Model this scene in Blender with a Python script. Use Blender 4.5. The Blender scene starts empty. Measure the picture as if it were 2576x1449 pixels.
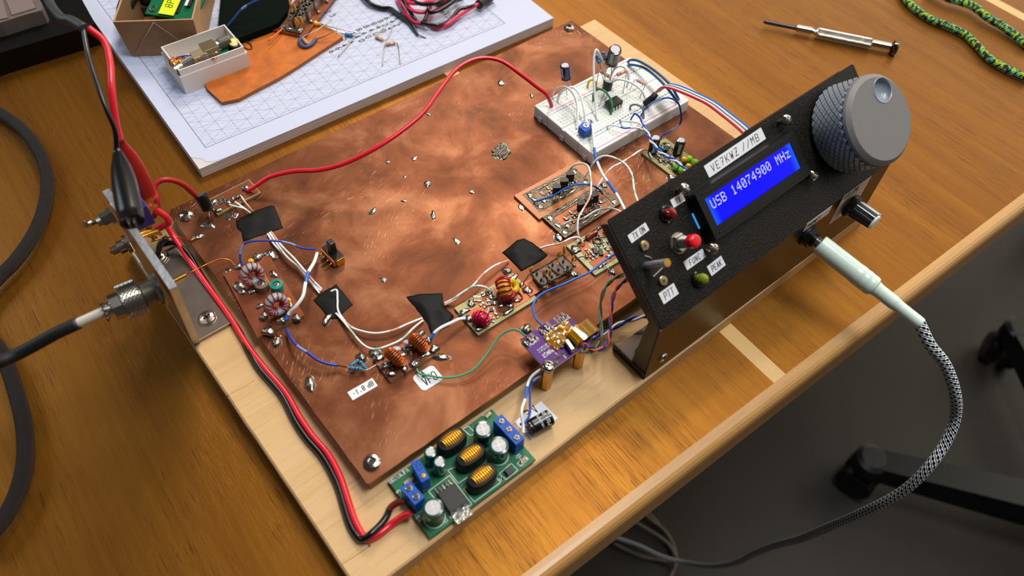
import bpy, bmesh, math, random
import numpy as np
from mathutils import Vector, Matrix

# ---------------------------------------------------------------- camera
# All lengths below are in centimetres; CM turns them into metres.
CM = 0.01
W_PX, H_PX = 2576., 1449.
CX, CY = W_PX / 2, H_PX / 2
VU = np.array([5066.742, -1663.839])      # vanishing point of world +X (long side of the copper board)
VV = np.array([-1462.243, -2039.776])     # vanishing point of world +Y (short side of the copper board)
F_PX = math.sqrt(-((VU[0]-CX)*(VV[0]-CX) + (VU[1]-CY)*(VV[1]-CY)))
def nrm(v):
    v = np.asarray(v, float); return v / np.linalg.norm(v)
_r1 = nrm([VU[0]-CX, VU[1]-CY, F_PX]); _r2 = nrm([VV[0]-CX, VV[1]-CY, F_PX]); _r3 = np.cross(_r1, _r2)
RC = np.stack([_r1, _r2, _r3], 1)
ZB, ZC = 1.05, 1.9                         # top of the wooden base, top of the copper board (desk top is z = 0)
_t = nrm([925-CX, 1219-CY, F_PX]) * 35.75
CAM = -RC.T @ _t + np.array([0, 0, ZC])

sc = bpy.context.scene
cd = bpy.data.cameras.new('camera'); cam = bpy.data.objects.new('camera', cd)
sc.collection.objects.link(cam); sc.camera = cam
cd.sensor_fit = 'HORIZONTAL'; cd.sensor_width = 36.0; cd.lens = F_PX * 36.0 / W_PX
cd.clip_start = 0.005; cd.clip_end = 20
_m = RC.T @ np.diag([1., -1., -1.])
M4 = Matrix([[*_m[0], CAM[0]*CM], [*_m[1], CAM[1]*CM], [*_m[2], CAM[2]*CM], [0, 0, 0, 1]])
cam.matrix_world = M4
cd.dof.use_dof = True; cd.dof.focus_distance = 0.44; cd.dof.aperture_fstop = 8.5; cd.dof.aperture_blades = 0

# ---------------------------------------------------------------- light
wd = bpy.data.worlds.new('world'); sc.world = wd; wd.use_nodes = True
_bg = wd.node_tree.nodes['Background']; _bg.inputs[1].default_value = 1.0
# the unseen room: a bright ceiling and wall towards +x, a dim side towards -x
_nt = wd.node_tree; _tc = _nt.nodes.new('ShaderNodeTexCoord'); _dp = _nt.nodes.new('ShaderNodeVectorMath'); _dp.operation = 'DOT_PRODUCT'; _dp.inputs[1].default_value = (.85, .0, .5)
_cr = _nt.nodes.new('ShaderNodeValToRGB'); _e = _cr.color_ramp.elements; _e[0].position = .25; _e[0].color = (.04, .038, .036, 1); _e[1].position = .92; _e[1].color = (1.5, 1.36, 1.15, 1)
_m = _e.new(.6); _m.color = (.17, .155, .14, 1)
_nt.links.new(_tc.outputs['Generated'], _dp.inputs[0]); _nt.links.new(_dp.outputs['Value'], _cr.inputs[0]); _nt.links.new(_cr.outputs[0], _bg.inputs[0])
def area(name, loc, target, w, h, energy, col):
    l = bpy.data.lights.new(name, 'AREA'); l.shape = 'RECTANGLE'; l.size = w*CM; l.size_y = h*CM
    l.energy = energy; l.color = col
    o = bpy.data.objects.new(name, l); sc.collection.objects.link(o)
    o.location = Vector(loc)*CM
    d = (Vector(target) - Vector(loc)).normalized()
    o.rotation_euler = d.to_track_quat('-Z', 'Y').to_euler()
    return o
area('ceiling_lamp_light', (74, 88, 104), (18, 12, 0), 34, 34, 8.0, (1.0, 0.90, 0.76))
area('desk_lamp_light', (46, 30, 78), (26, 10, 0), 7, 7, 1.1, (1.0, 0.84, 0.62))
area('monitor_light', (-34, 66, 40), (10, 12, 0), 46, 26, 1.1, (0.74, 0.86, 1.0))
area('overhead_light', (42, -16, 140), (26, 0, 0), 50, 30, 12.5, (0.90, 0.95, 1.0))
sc.view_settings.view_transform = 'Standard'; sc.view_settings.look = 'None'
sc.view_settings.gamma = 1.0; sc.view_settings.exposure = 0.0; sc.view_settings.use_curve_mapping = False
sc.cycles.max_bounces = 8; sc.cycles.use_denoising = True

# ---------------------------------------------------------------- geometry helpers (cm)
def P(px, py, z):
    """the point at height z (cm above the desk) seen at pixel (px, py) of the photograph"""
    d = RC.T @ nrm([px-CX, py-CY, F_PX]); return CAM + d * ((z-CAM[2])/d[2])
def PY(px, py, y):
    d = RC.T @ nrm([px-CX, py-CY, F_PX]); return CAM + d * ((y-CAM[1])/d[1])
class Fr:
    """a local frame: origin o, unit axes x, y, z"""
    def __init__(s, o, x=(1,0,0), y=(0,1,0)):
        s.o = np.array(o, float); s.x = nrm(x); y = np.array(y, float); y = y - s.x*(y@s.x); s.y = nrm(y); s.z = np.cross(s.x, s.y)
    def __call__(s, u, v, w=0): return s.o + s.x*u + s.y*v + s.z*w
    def loc(s, px, py, h=0):
        d = RC.T @ nrm([px-CX, py-CY, F_PX]); q = CAM + d*(((s.o + s.z*h - CAM)@s.z)/(d@s.z)) - s.o
        return q@s.x, q@s.y
    def sub(s, u, v, w=0, ang=0):
        a = math.radians(ang); return Fr(s(u, v, w), s.x*math.cos(a)+s.y*math.sin(a), -s.x*math.sin(a)+s.y*math.cos(a))
WF = Fr((0, 0, 0))
def quad_frame(pts, z):
    """frame and size of the rectangle whose corners (bottom-left, bottom-right, top-right, top-left) are seen at these pixels at height z"""
    a, b, c, d = [P(*p, z) for p in pts]
    x = nrm((b-a)+(c-d)); y = (d-a)+(c-b); y = nrm(y - x*(y@x))
    L = (np.linalg.norm(b-a)+np.linalg.norm(c-d))/2; H = (np.linalg.norm(d-a)+np.linalg.norm(c-b))/2
    m = (a+b+c+d)/4
    return Fr(m - x*L/2 - y*H/2, x, y), L, H
def smooth(pts, n=8, closed=False):
    pts = [np.array(p, float) for p in pts]
    if len(pts) < 3 and not closed: return pts
    if closed: ext = [pts[-1]] + pts + [pts[0], pts[1]]
    else: ext = [2*pts[0]-pts[1]] + pts + [2*pts[-1]-pts[-2]]
    out = []
    for i in range(1, len(ext)-2):
        p0, p1, p2, p3 = ext[i-1:i+3]
        for k in range(n):
            t = k/n
            out.append(0.5*((2*p1)+(-p0+p2)*t+(2*p0-5*p1+4*p2-p3)*t*t+(-p0+3*p1-3*p2+p3)*t**3))
    if not closed: out.append(pts[-1])
    return out
class MB:
    """collects shapes and links them as ONE mesh"""
    def __init__(s): s.v = []; s.f = []; s.m = []; s.s = []; s.uv = {}
    def add(s, vs, fs, mi=0, sm=False, uvs=None):
        b = len(s.v); s.v += [tuple(map(float, p)) for p in vs]
        for k, f in enumerate(fs):
            if uvs is not None: s.uv[len(s.f)] = uvs[k]
            s.f.append(tuple(b+i for i in f)); s.m.append(mi); s.s.append(sm)
        return s
    def box(s, fr, a, b, bev=0, mi=0):
        (x0, y0, z0), (x1, y1, z1) = a, b
        x0, x1 = sorted((x0, x1)); y0, y1 = sorted((y0, y1)); z0, z1 = sorted((z0, z1))
        if bev <= 0:
            vs = [fr(x, y, z) for z in (z0, z1) for y in (y0, y1) for x in (x0, x1)]
            return s.add(vs, [(0,2,3,1), (4,5,7,6), (0,1,5,4), (2,6,7,3), (0,4,6,2), (1,3,7,5)], mi)
        bev = min(bev, (x1-x0)*.45, (y1-y0)*.45, (z1-z0)*.45)
        bm = bmesh.new(); bmesh.ops.create_cube(bm, size=1)
        for v in bm.verts: v.co = Vector(((x0+x1)/2+v.co.x*(x1-x0), (y0+y1)/2+v.co.y*(y1-y0), (z0+z1)/2+v.co.z*(z1-z0)))
        bmesh.ops.bevel(bm, geom=bm.edges[:], offset=bev, segments=2, profile=.5, affect='EDGES')
        bm.verts.ensure_lookup_table()
        s.add([fr(*v.co) for v in bm.verts], [tuple(v.index for v in f.verts) for f in bm.faces], mi); bm.free()
        return s
    def prism(s, fr, poly, z0, z1, mi=0, mtop=None):
        n = len(poly); vs = [fr(x, y, z0) for x, y in poly] + [fr(x, y, z1) for x, y in poly]
        s.add(vs, [(i, (i+1) % n, n+(i+1) % n, n+i) for i in range(n)], mi)
        s.add(vs[n:], [tuple(range(n))], mi if mtop is None else mtop); s.add(vs[:n], [tuple(range(n-1, -1, -1))], mi)
        return s
    def lathe(s, o, ax, prof, n=20, mi=0, sm=True, caps=True, ref=None):
        """prof: list of (radius, height along ax)"""
        ax = nrm(ax); r = np.array((1, 0, 0.)) if ref is None else np.array(ref, float)
        if abs(r@ax) > .9: r = np.array((0, 1., 0))
        x = nrm(r - ax*(r@ax)); y = np.cross(ax, x); o = np.array(o, float); vs = []
        for (rr, h) in prof:
            for k in range(n):
                a = 2*math.pi*k/n; vs.append(o + ax*h + (x*math.cos(a)+y*math.sin(a))*rr)
        fs = []; ms = mi if isinstance(mi, (list, tuple)) else [mi]*(len(prof)-1)
        for i in range(len(prof)-1):
            fs = [(i*n+k, i*n+(k+1) % n, (i+1)*n+(k+1) % n, (i+1)*n+k) for k in range(n)]
            L = prof[i+1][1]-prof[i][1]; 
            s.add([vs[j] for j in range(i*n, (i+2)*n)], [tuple(q-i*n for q in f) for f in fs], ms[i], sm,
                  [[(k/n, prof[i][1]), ((k+1)/n, prof[i][1]), ((k+1)/n, prof[i+1][1]), (k/n, prof[i+1][1])] for k in range(n)])
        if caps:
            if prof[0][0] > 1e-6: s.add(vs[:n], [tuple(range(n-1, -1, -1))], ms[0])
            if prof[-1][0] > 1e-6: s.add(vs[-n:], [tuple(range(n))], ms[-1])
        return s
    def cyl(s, a, b, r, n=12, mi=0, r2=None):
        a = np.array(a, float); b = np.array(b, float); L = np.linalg.norm(b-a)
        return s.lathe(a, b-a, [(r, 0), (r if r2 is None else r2, L)], n, mi)
    def ball(s, c, r, n=10, mi=0, sq=1.0, ax=(0, 0, 1)):
        k = max(4, n//2); pr = [(max(1e-5, r*math.sin(math.pi*i/k)), -r*sq*math.cos(math.pi*i/k)) for i in range(k+1)]
        return s.lathe(c, ax, pr, n, mi, caps=False)
    def tube(s, pts, r, n=8, mi=0, sub=8, closed=False, seg=None, caps=True):
        """seg: list of (start fraction, material index) for coloured lengths; r may be a function of the fraction"""
        p = smooth(pts, sub, closed) if sub > 1 else [np.array(q, float) for q in pts]
        N = len(p); tg = []
        for i in range(N):
            a = p[(i-1) % N] if (closed or i > 0) else p[0]; b = p[(i+1) % N] if (closed or i < N-1) else p[-1]
            tg.append(nrm(b-a))
        d = [0.]
        for i in range(1, N): d.append(d[-1]+np.linalg.norm(p[i]-p[i-1]))
        up = np.array((0, 0, 1.)) if abs(tg[0][2]) < .9 else np.array((1., 0, 0)); x = nrm(up - tg[0]*(up@tg[0])); vs = []; frs = []
        for i in range(N):
            x = nrm(x - tg[i]*(x@tg[i])); y = np.cross(tg[i], x); rr = r(d[i]/d[-1]) if callable(r) else r
            for k in range(n):
                a = 2*math.pi*k/n; vs.append(p[i]+(x*math.cos(a)+y*math.sin(a))*rr)
        fs = []; us = []; mm = []
        for i in range(N if closed else N-1):
            j = (i+1) % N; t = d[i]/d[-1]; m = mi
            if seg:
                for (t0, q) in seg:
                    if t >= t0: m = q
            for k in range(n):
                fs.append((i*n+k, i*n+(k+1) % n, j*n+(k+1) % n, j*n+k)); mm.append(m); dj = d[j] if j else d[-1]
                us.append([(k/n, d[i]), ((k+1)/n, d[i]), ((k+1)/n, dj), (k/n, dj)])
        b = len(s.v); s.v += [tuple(map(float, q)) for q in vs]
        for f, m, u in zip(fs, mm, us):
            s.uv[len(s.f)] = u; s.f.append(tuple(b+q for q in f)); s.m.append(m); s.s.append(True)
        if caps and not closed:
            s.f.append(tuple(b+q for q in range(n-1, -1, -1))); s.m.append(mm[0]); s.s.append(False)
            s.f.append(tuple(b+(N-1)*n+q for q in range(n))); s.m.append(mm[-1]); s.s.append(False)
        return s
    def blob(s, c, rx, ry, h, seed=0, n=14, mi=0, fr=WF, rough=.22):
        """an irregular frozen drop of solder sitting on a surface"""
        rd = random.Random(seed); c = np.array(c, float); ph = [rd.uniform(0, 6.28) for _ in range(4)]; vs = []; K = 5
        for i in range(K):
            q = i/(K-1); rr = math.cos(q*math.pi/2)**.75; hh = h*math.sin(q*math.pi/2)
            for k in range(n):
                a = 2*math.pi*k/n; w = 1+rough*(math.sin(2*a+ph[0])+.7*math.sin(3*a+ph[1])+.5*math.sin(5*a+ph[2]))*(1-q*.4)
                jz = h*rough*.9*math.sin(3*a+ph[3]+q*5)*math.sin(q*math.pi)
                vs.append(c + fr.x*(rx*rr*w*math.cos(a)) + fr.y*(ry*rr*w*math.sin(a)) + fr.z*(hh+jz))
        fs = [(i*n+k, i*n+(k+1) % n, (i+1)*n+(k+1) % n, (i+1)*n+k) for i in range(K-1) for k in range(n)]
        return s.add(vs, fs, mi, True)
    def torus(s, c, ax, R, r, n=28, m=10, mi=0, sqz=1.0):
        ax = nrm(ax); t = np.array((1., 0, 0)) if abs(ax[0]) < .9 else np.array((0, 1., 0)); x = nrm(t-ax*(t@ax)); y = np.cross(ax, x)
        c = np.array(c, float); vs = []
        for i in range(n):
            a = 2*math.pi*i/n; d = x*math.cos(a)+y*math.sin(a)
            for k in range(m):
                b = 2*math.pi*k/m; vs.append(c+d*(R+r*math.cos(b))+ax*(r*sqz*math.sin(b)))
        fs = [(i*m+k, ((i+1) % n)*m+k, ((i+1) % n)*m+(k+1) % m, i*m+(k+1) % m) for i in range(n) for k in range(m)]
        return s.add(vs, fs, mi, True)
    def mesh(s, name, mats, origin):
        me = bpy.data.meshes.new(name); o = np.array(origin, float)
        me.from_pydata([tuple((np.array(p)-o)*CM) for p in s.v], [], s.f)
        for m in (mats if isinstance(mats, (list, tuple)) else [mats]): me.materials.append(m)
        me.polygons.foreach_set('material_index', s.m); me.polygons.foreach_set('use_smooth', s.s)
        if s.uv:
            ul = me.uv_layers.new(name='UVMap').data
            for fi, uv in s.uv.items():
                ls = me.polygons[fi].loop_start
                for k, q in enumerate(uv): ul[ls+k].uv = q
        me.update(); return me
    def build(s, name, mats, parent=None, label=None, cat=None, group=None, kind=None, origin=None):
        if parent is not None: o0 = np.array(parent['_o'])
        elif origin is not None: o0 = np.array(origin, float)
        else:
            a = np.array(s.v); o0 = np.array([(a[:, 0].min()+a[:, 0].max())/2, (a[:, 1].min()+a[:, 1].max())/2, a[:, 2].min()])
        ob = bpy.data.objects.new(name, s.mesh(name, mats, o0)); sc.collection.objects.link(ob)
        ob['_o'] = [float(q) for q in o0]
        if parent is not None: ob.parent = parent
        else: ob.location = Vector([float(q)*CM for q in o0])
        tag(ob, label, cat, group, kind); return ob
def tag(o, label=None, cat=None, group=None, kind=None):
    if label: o['label'] = label
    if cat: o['category'] = cat
    if group: o['group'] = group
    if kind: o['kind'] = kind
    return o
def thing(name, label, cat, loc, group=None):
    o = bpy.data.objects.new(name, None); sc.collection.objects.link(o); o.empty_display_size = .01
    o.location = Vector([float(q)*CM for q in loc]); o['_o'] = [float(q) for q in loc]
    return tag(o, label, cat, group)
def dup_part(src, name, parent, offset=(0, 0, 0)):
    """a copy of a part (with its sub-parts), parented to its thing"""
    c = src.copy(); c.name = name; c.parent = parent; c.location = Vector([q*CM for q in offset]); sc.collection.objects.link(c)
    for ch in list(src.children):
        g = ch.copy(); g.parent = c; sc.collection.objects.link(g)
    return c

# ---------------------------------------------------------------- lettering
G = {'A': '00 26 40|12 32', 'B': '00 06 36 45 44 33 03|33 42 41 30 00', 'C': '45 36 16 05 01 10 30 41', 'D': '00 06 26 44 42 20 00',
 'E': '40 00 06 46|03 33', 'F': '00 06 46|03 33', 'G': '45 36 16 05 01 10 30 42 22', 'H': '00 06|40 46|03 43', 'I': '20 26', 'J': '46 41 30 10 01',
 'K': '00 06|46 02|13 40', 'L': '06 00 40', 'M': '00 06 23 46 40', 'N': '00 06 40 46', 'O': '10 01 05 16 36 45 41 30 10',
 'P': '00 06 36 45 44 33 03', 'Q': '10 01 05 16 36 45 41 30 10|22 40', 'R': '00 06 36 45 44 33 03|23 40', 'S': '45 36 16 05 14 33 42 41 30 10 01',
 'T': '20 26|06 46', 'U': '06 01 10 30 41 46', 'V': '06 20 46', 'W': '06 10 24 30 46', 'X': '00 46|06 40', 'Y': '06 23 46|23 20',
 'Z': '06 46 00 40|13 33', '7': '06 46 10|13 33', '/': '00 46', '-': '13 33', '.': '20 21', ',': '21 10', '1': '15 26 20', '2': '05 16 36 45 00 40',
 '3': '05 16 36 45 44 33 42 41 30 10 01|33 23', '4': '30 36 02 42', '5': '46 06 03 33 42 41 30 00', '6': '36 14 01 10 30 41 42 33 13 02', '8': '13 04 05 16 36 45 44 33 13 02 01 10 30 41 42 33',
 '9': '10 32 45 36 16 05 04 13 33 44', '0': '10 01 05 16 36 45 41 30 10', '+': '13 53|24 22', 'd': '46 40 10 01 02 13 43', 'b': '06 00 30 41 42 33 03',
 'u': '03 01 10 30 43|43 40', 'n': '00 03|02 13 33 42 40', 'm': '00 03|02 13 22 20|22 33 42 40', 'p': '0a 03 33 42 41 30 00', 'o': '10 01 02 13 33 42 41 30 10',
 'y': '03 20|43 1a', 'c': '43 13 02 01 10 40', 'z': '03 43 00 40', 'r': '00 03|02 13 33', 'i': '20 23|25 26', 'x': '00 43|03 40', 'k': '00 06|33 01|12 40'}
def strokes(txt, u0, v0, h, slant=0., gap=1.55, wid=.62):
    k = h/6.; out = []; u = u0
    for ch in txt:
        if ch == ' ': u += k*4*wid*1.1; continue
        for pl in G.get(ch, '').split('|'):
            q = []
            for c in pl.split():
                x = int(c[0]); y = {'a': -2}.get(c[1]) if c[1] == 'a' else int(c[1])
                q.append((u+k*(x*wid+slant*y), v0+k*y))
            if q: out.append(q)
        u += k*(4*wid+gap)
    return out, u
def write(mb, fr, txt, u0, v0, h, th=.04, w=.012, slant=0., mi=0, gap=1.55, wid=.62, wrap=None):
    """thin raised ink strokes; wrap = (radius) bends v around a cylinder whose axis is fr.x"""
    ss, u = strokes(txt, u0, v0, h, slant, gap, wid)
    def pt(a, b, c):
        if wrap is None: return fr(a, b, c)
        an = b/wrap; return fr.o + fr.x*a + fr.y*(math.sin(an)*(wrap+c)) + fr.z*(math.cos(an)*(wrap+c)-wrap)
    for q in ss:
        for (a, b) in zip(q[:-1], q[1:]):
            d = np.array(b)-np.array(a); L = np.linalg.norm(d)
            if L < 1e-6: continue
            d /= L; nn = np.array((-d[1], d[0]))*th/2; e = d*th*.35; a2 = np.array(a)-e; b2 = np.array(b)+e
            mb.add([pt(*(a2-nn), w), pt(*(b2-nn), w), pt(*(b2+nn), w), pt(*(a2+nn), w)], [(0, 1, 2, 3)], mi)
    return u
# ---------------------------------------------------------------- materials
def new_mat(name):
    m = bpy.data.materials.new(name); m.use_nodes = True; nt = m.node_tree
    return m, nt, nt.nodes['Principled BSDF']
def N(nt, t, **kw):
    n = nt.nodes.new(t)
    for k, v in kw.items():
        if k.startswith('i_'): n.inputs[k[2:].replace('_', ' ')].default_value = v
        else: setattr(n, k, v)
    return n
def ramp(nt, stops, interp='LINEAR'):
    r = nt.nodes.new('ShaderNodeValToRGB'); r.color_ramp.interpolation = interp; e = r.color_ramp.elements
    while len(e) < len(stops): e.new(.5)
    for k, (p, c) in enumerate(stops): e[k].position = p; e[k].color = (*c, 1) if len(c) == 3 else c
    return r
def hx(r, g, b):
    f = lambda c: (c/255/12.92) if c/255 <= .04045 else ((c/255+.055)/1.055)**2.4
    return (f(r), f(g), f(b))
_cache = {}
def mat(name, col, rough=.5, metal=0., coat=0., bump=0., bscale=60, var=0., emit=0., trans=0., sss=0., alpha=1., spec=None):
    if name in _cache: return _cache[name]
    m, nt, b = new_mat(name); b.inputs['Base Color'].default_value = (*col, 1)
    b.inputs['Roughness'].default_value = rough; b.inputs['Metallic'].default_value = metal
    b.inputs['Coat Weight'].default_value = coat; b.inputs['Coat Roughness'].default_value = .08
    if spec is not None: b.inputs['Specular IOR Level'].default_value = spec
    if trans: b.inputs['Transmission Weight'].default_value = trans
    if sss: b.inputs['Subsurface Weight'].default_value = sss; b.inputs['Subsurface Radius'].default_value = (.006, .005, .004); b.inputs['Subsurface Scale'].default_value = 1
    if emit: b.inputs['Emission Color'].default_value = (*col, 1); b.inputs['Emission Strength'].default_value = emit
    if alpha < 1: b.inputs['Alpha'].default_value = alpha
    if bump or var:
        tc = N(nt, 'ShaderNodeTexCoord'); ns = N(nt, 'ShaderNodeTexNoise', i_Scale=float(bscale), i_Detail=4.0)
        nt.links.new(tc.outputs['Object'], ns.inputs['Vector'])
        if bump:
            bp = N(nt, 'ShaderNodeBump', i_Strength=bump, i_Distance=.001); nt.links.new(ns.outputs[0], bp.inputs['Height']); nt.links.new(bp.outputs[0], b.inputs['Normal'])
        if var:
            r = ramp(nt, [(.3, tuple(c*(1-var) for c in col)), (.7, tuple(min(1, c*(1+var)) for c in col))]); nt.links.new(ns.outputs[0], r.inputs[0]); nt.links.new(r.outputs[0], b.inputs['Base Color'])
    _cache[name] = m; return m
def wood(name, c_dark, c_mid, c_lite, ang, grain=1.0, rough=.35, coat=.25, streak=(0.12, .07, .035), streak_amt=.8, scale=1.0, sheen=0.):
    """grain runs along the object's y axis after turning by ang (degrees)"""
    m, nt, b = new_mat(name); L = nt.links
    tc = N(nt, 'ShaderNodeTexCoord'); mp = N(nt, 'ShaderNodeMapping'); mp.inputs['Rotation'].default_value = (0, 0, math.radians(ang)); L.new(tc.outputs['Object'], mp.inputs['Vector'])
    def noise(sx, sy, det=5, dist=0., rg=.55):
        q = N(nt, 'ShaderNodeMapping'); q.inputs['Scale'].default_value = (sx*scale, sy*scale, sx*scale); L.new(mp.outputs[0], q.inputs['Vector'])
        ns = N(nt, 'ShaderNodeTexNoise', i_Scale=1.0, i_Detail=float(det), i_Roughness=rg, i_Distortion=dist); L.new(q.outputs[0], ns.inputs['Vector']); return ns
    n1 = noise(55, 2.6, 4, .6); n2 = noise(420, 12, 5); n3 = noise(2100, 50, 3); n4 = noise(6, 3, 3)
    r1 = ramp(nt, [(.25, c_dark), (.5, c_mid), (.78, c_lite)])
    mx = N(nt, 'ShaderNodeMix', data_type='FLOAT'); mx.inputs[0].default_value = .42; L.new(n1.outputs[0], mx.inputs[2]); L.new(n2.outputs[0], mx.inputs[3])
    mx2 = N(nt, 'ShaderNodeMix', data_type='FLOAT'); mx2.inputs[0].default_value = .28; L.new(mx.outputs[0], mx2.inputs[2]); L.new(n4.outputs[0], mx2.inputs[3])
    L.new(mx2.outputs[0], r1.inputs[0])
    r3 = ramp(nt, [(.55, (0, 0, 0)), (.64, (1, 1, 1))]); L.new(n3.outputs[0], r3.inputs[0])
    ml = N(nt, 'ShaderNodeMath', operation='MULTIPLY'); L.new(r3.outputs[0], ml.inputs[0])
    r4 = ramp(nt, [(.38, (0, 0, 0)), (.6, (streak_amt,)*3)]); n5 = noise(30, 9, 3); L.new(n5.outputs[0], r4.inputs[0]); L.new(r4.outputs[0], ml.inputs[1])
    cm = N(nt, 'ShaderNodeMix', data_type='RGBA'); L.new(ml.outputs[0], cm.inputs[0]); L.new(r1.outputs[0], cm.inputs[6]); cm.inputs[7].default_value = (*streak, 1)
    L.new(cm.outputs[2], b.inputs['Base Color']); b.inputs['Metallic'].default_value = sheen; b.inputs['Roughness'].default_value = rough; b.inputs['Coat Weight'].default_value = coat; b.inputs['Coat Roughness'].default_value = .22
    sb = N(nt, 'ShaderNodeMath', operation='SUBTRACT'); L.new(mx2.outputs[0], sb.inputs[0]); L.new(ml.outputs[0], sb.inputs[1])
    bp = N(nt, 'ShaderNodeBump', i_Strength=.25*grain, i_Distance=.0006); L.new(sb.outputs[0], bp.inputs['Height']); L.new(bp.outputs[0], b.inputs['Normal'])
    return m
DESK_ANG = 2.3
M = {}
M['desk'] = wood('desk_veneer', hx(108, 60, 14), hx(138, 87, 21), hx(162, 108, 29), DESK_ANG, .7, .42, .05, hx(66, 34, 11), .7, sheen=.8)
M['maple'] = wood('maple_inlay', hx(205, 160, 95), hx(222, 178, 112), hx(232, 192, 128), DESK_ANG, .3, .35, .25, hx(190, 140, 80), .3)
M['lip'] = wood('desk_lipping', hx(176, 126, 66), hx(198, 148, 84), hx(214, 166, 102), DESK_ANG+90, .5, .36, .25, hx(150, 95, 45), .4)
M['pine'] = wood('base_pine', hx(188, 146, 96), hx(208, 168, 116), hx(220, 184, 134), 90, .35, .6, 0, hx(160, 120, 70), .35, .6)
M['riser'] = wood('riser_wood', hx(118, 92, 50), hx(140, 112, 64), hx(160, 130, 78), 90, .5, .65, 0, hx(90, 66, 34), .6)

# worn, brushed copper
m, nt, b = new_mat('worn_copper'); L = nt.links
tc = N(nt, 'ShaderNodeTexCoord')
nA = N(nt, 'ShaderNodeTexNoise', i_Scale=26.0, i_Detail=6.0, i_Roughness=.62, i_Distortion=.5); L.new(tc.outputs['Object'], nA.inputs['Vector'])
nB = N(nt, 'ShaderNodeTexNoise', i_Scale=9.0, i_Detail=3.0); L.new(tc.outputs['Object'], nB.inputs['Vector'])
wv = N(nt, 'ShaderNodeTexNoise', i_Scale=7.0, i_Detail=1.0); L.new(tc.outputs['Object'], wv.inputs['Vector'])
def brush(ang, seedx, dens):
    va = N(nt, 'ShaderNodeVectorMath', operation='MULTIPLY_ADD'); L.new(wv.outputs[1], va.inputs[0]); va.inputs[1].default_value = (.07, .07, 0); L.new(tc.outputs['Object'], va.inputs[2])
    mp = N(nt, 'ShaderNodeMapping'); mp.inputs['Rotation'].default_value = (0, 0, math.radians(ang)); mp.inputs['Location'].default_value = (seedx, 0, 0); L.new(va.outputs[0], mp.inputs['Vector'])
    m2 = N(nt, 'ShaderNodeMapping'); m2.inputs['Scale'].default_value = (130, 1500, 1); L.new(mp.outputs[0], m2.inputs['Vector'])
    ns = N(nt, 'ShaderNodeTexNoise', i_Scale=1.0, i_Detail=2.0); L.new(m2.outputs[0], ns.inputs['Vector'])
    r = ramp(nt, [(dens, (0, 0, 0)), (dens+.08, (1, 1, 1))]); L.new(ns.outputs[0], r.inputs[0]); return r
b1 = brush(-38, 0, .62); b2 = brush(-5, 3.1, .64); b3 = brush(60, 7.3, .68)
pA = ramp(nt, [(.47, (0, 0, 0)), (.62, (1, 1, 1))]); L.new(nB.outputs[0], pA.inputs[0])
mxa = N(nt, 'ShaderNodeMix', data_type='RGBA'); L.new(pA.outputs[0], mxa.inputs[0]); L.new(b1.outputs[0], mxa.inputs[6]); L.new(b2.outputs[0], mxa.inputs[7])
add = N(nt, 'ShaderNodeMath', operation='MAXIMUM'); L.new(mxa.outputs[2], add.inputs[0])
b3s = N(nt, 'ShaderNodeMath', operation='MULTIPLY'); L.new(b3.outputs[0], b3s.inputs[0]); b3s.inputs[1].default_value = .5; L.new(b3s.outputs[0], add.inputs[1])
nC = N(nt, 'ShaderNodeTexNoise', i_Scale=16.0, i_Detail=3.0, i_Roughness=.6); L.new(tc.outputs['Object'], nC.inputs['Vector'])
pC = ramp(nt, [(.5, (.02, .02, .02)), (.68, (1, 1, 1))]); L.new(nC.outputs[0], pC.inputs[0])
sc_ = N(nt, 'ShaderNodeMath', operation='MULTIPLY'); L.new(add.outputs[0], sc_.inputs[0]); L.new(pC.outputs[0], sc_.inputs[1])
rc = ramp(nt, [(.28, hx(72, 39, 23)), (.5, hx(112, 64, 39)), (.72, hx(150, 101, 72))]); L.new(nA.outputs[0], rc.inputs[0])
cm = N(nt, 'ShaderNodeMix', data_type='RGBA'); L.new(sc_.outputs[0], cm.inputs[0]); L.new(rc.outputs[0], cm.inputs[6]); cm.inputs[7].default_value = (*hx(226, 172, 138), 1)
L.new(cm.outputs[2], b.inputs['Base Color']); b.inputs['Metallic'].default_value = .8
rr = N(nt, 'ShaderNodeMapRange'); rr.inputs[1].default_value = .3; rr.inputs[2].default_value = .7; rr.inputs[3].default_value = .56; rr.inputs[4].default_value = .36; L.new(nC.outputs[0], rr.inputs[0])
L.new(rr.outputs[0], b.inputs['Roughness'])
hh = N(nt, 'ShaderNodeMath', operation='MULTIPLY_ADD'); L.new(sc_.outputs[0], hh.inputs[0]); hh.inputs[1].default_value = -.25; L.new(nC.outputs[0], hh.inputs[2])
bp = N(nt, 'ShaderNodeBump', i_Strength=.5, i_Distance=.0009); L.new(hh.outputs[0], bp.inputs['Height']); L.new(bp.outputs[0], b.inputs['Normal'])
M['copper'] = m
M['copper2'] = mat('board_copper', hx(138, 78, 52), .42, .75, var=.18, bscale=120)
M['copper_raw'] = mat('copper_wire', hx(205, 120, 62), .3, 1.0)

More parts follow.
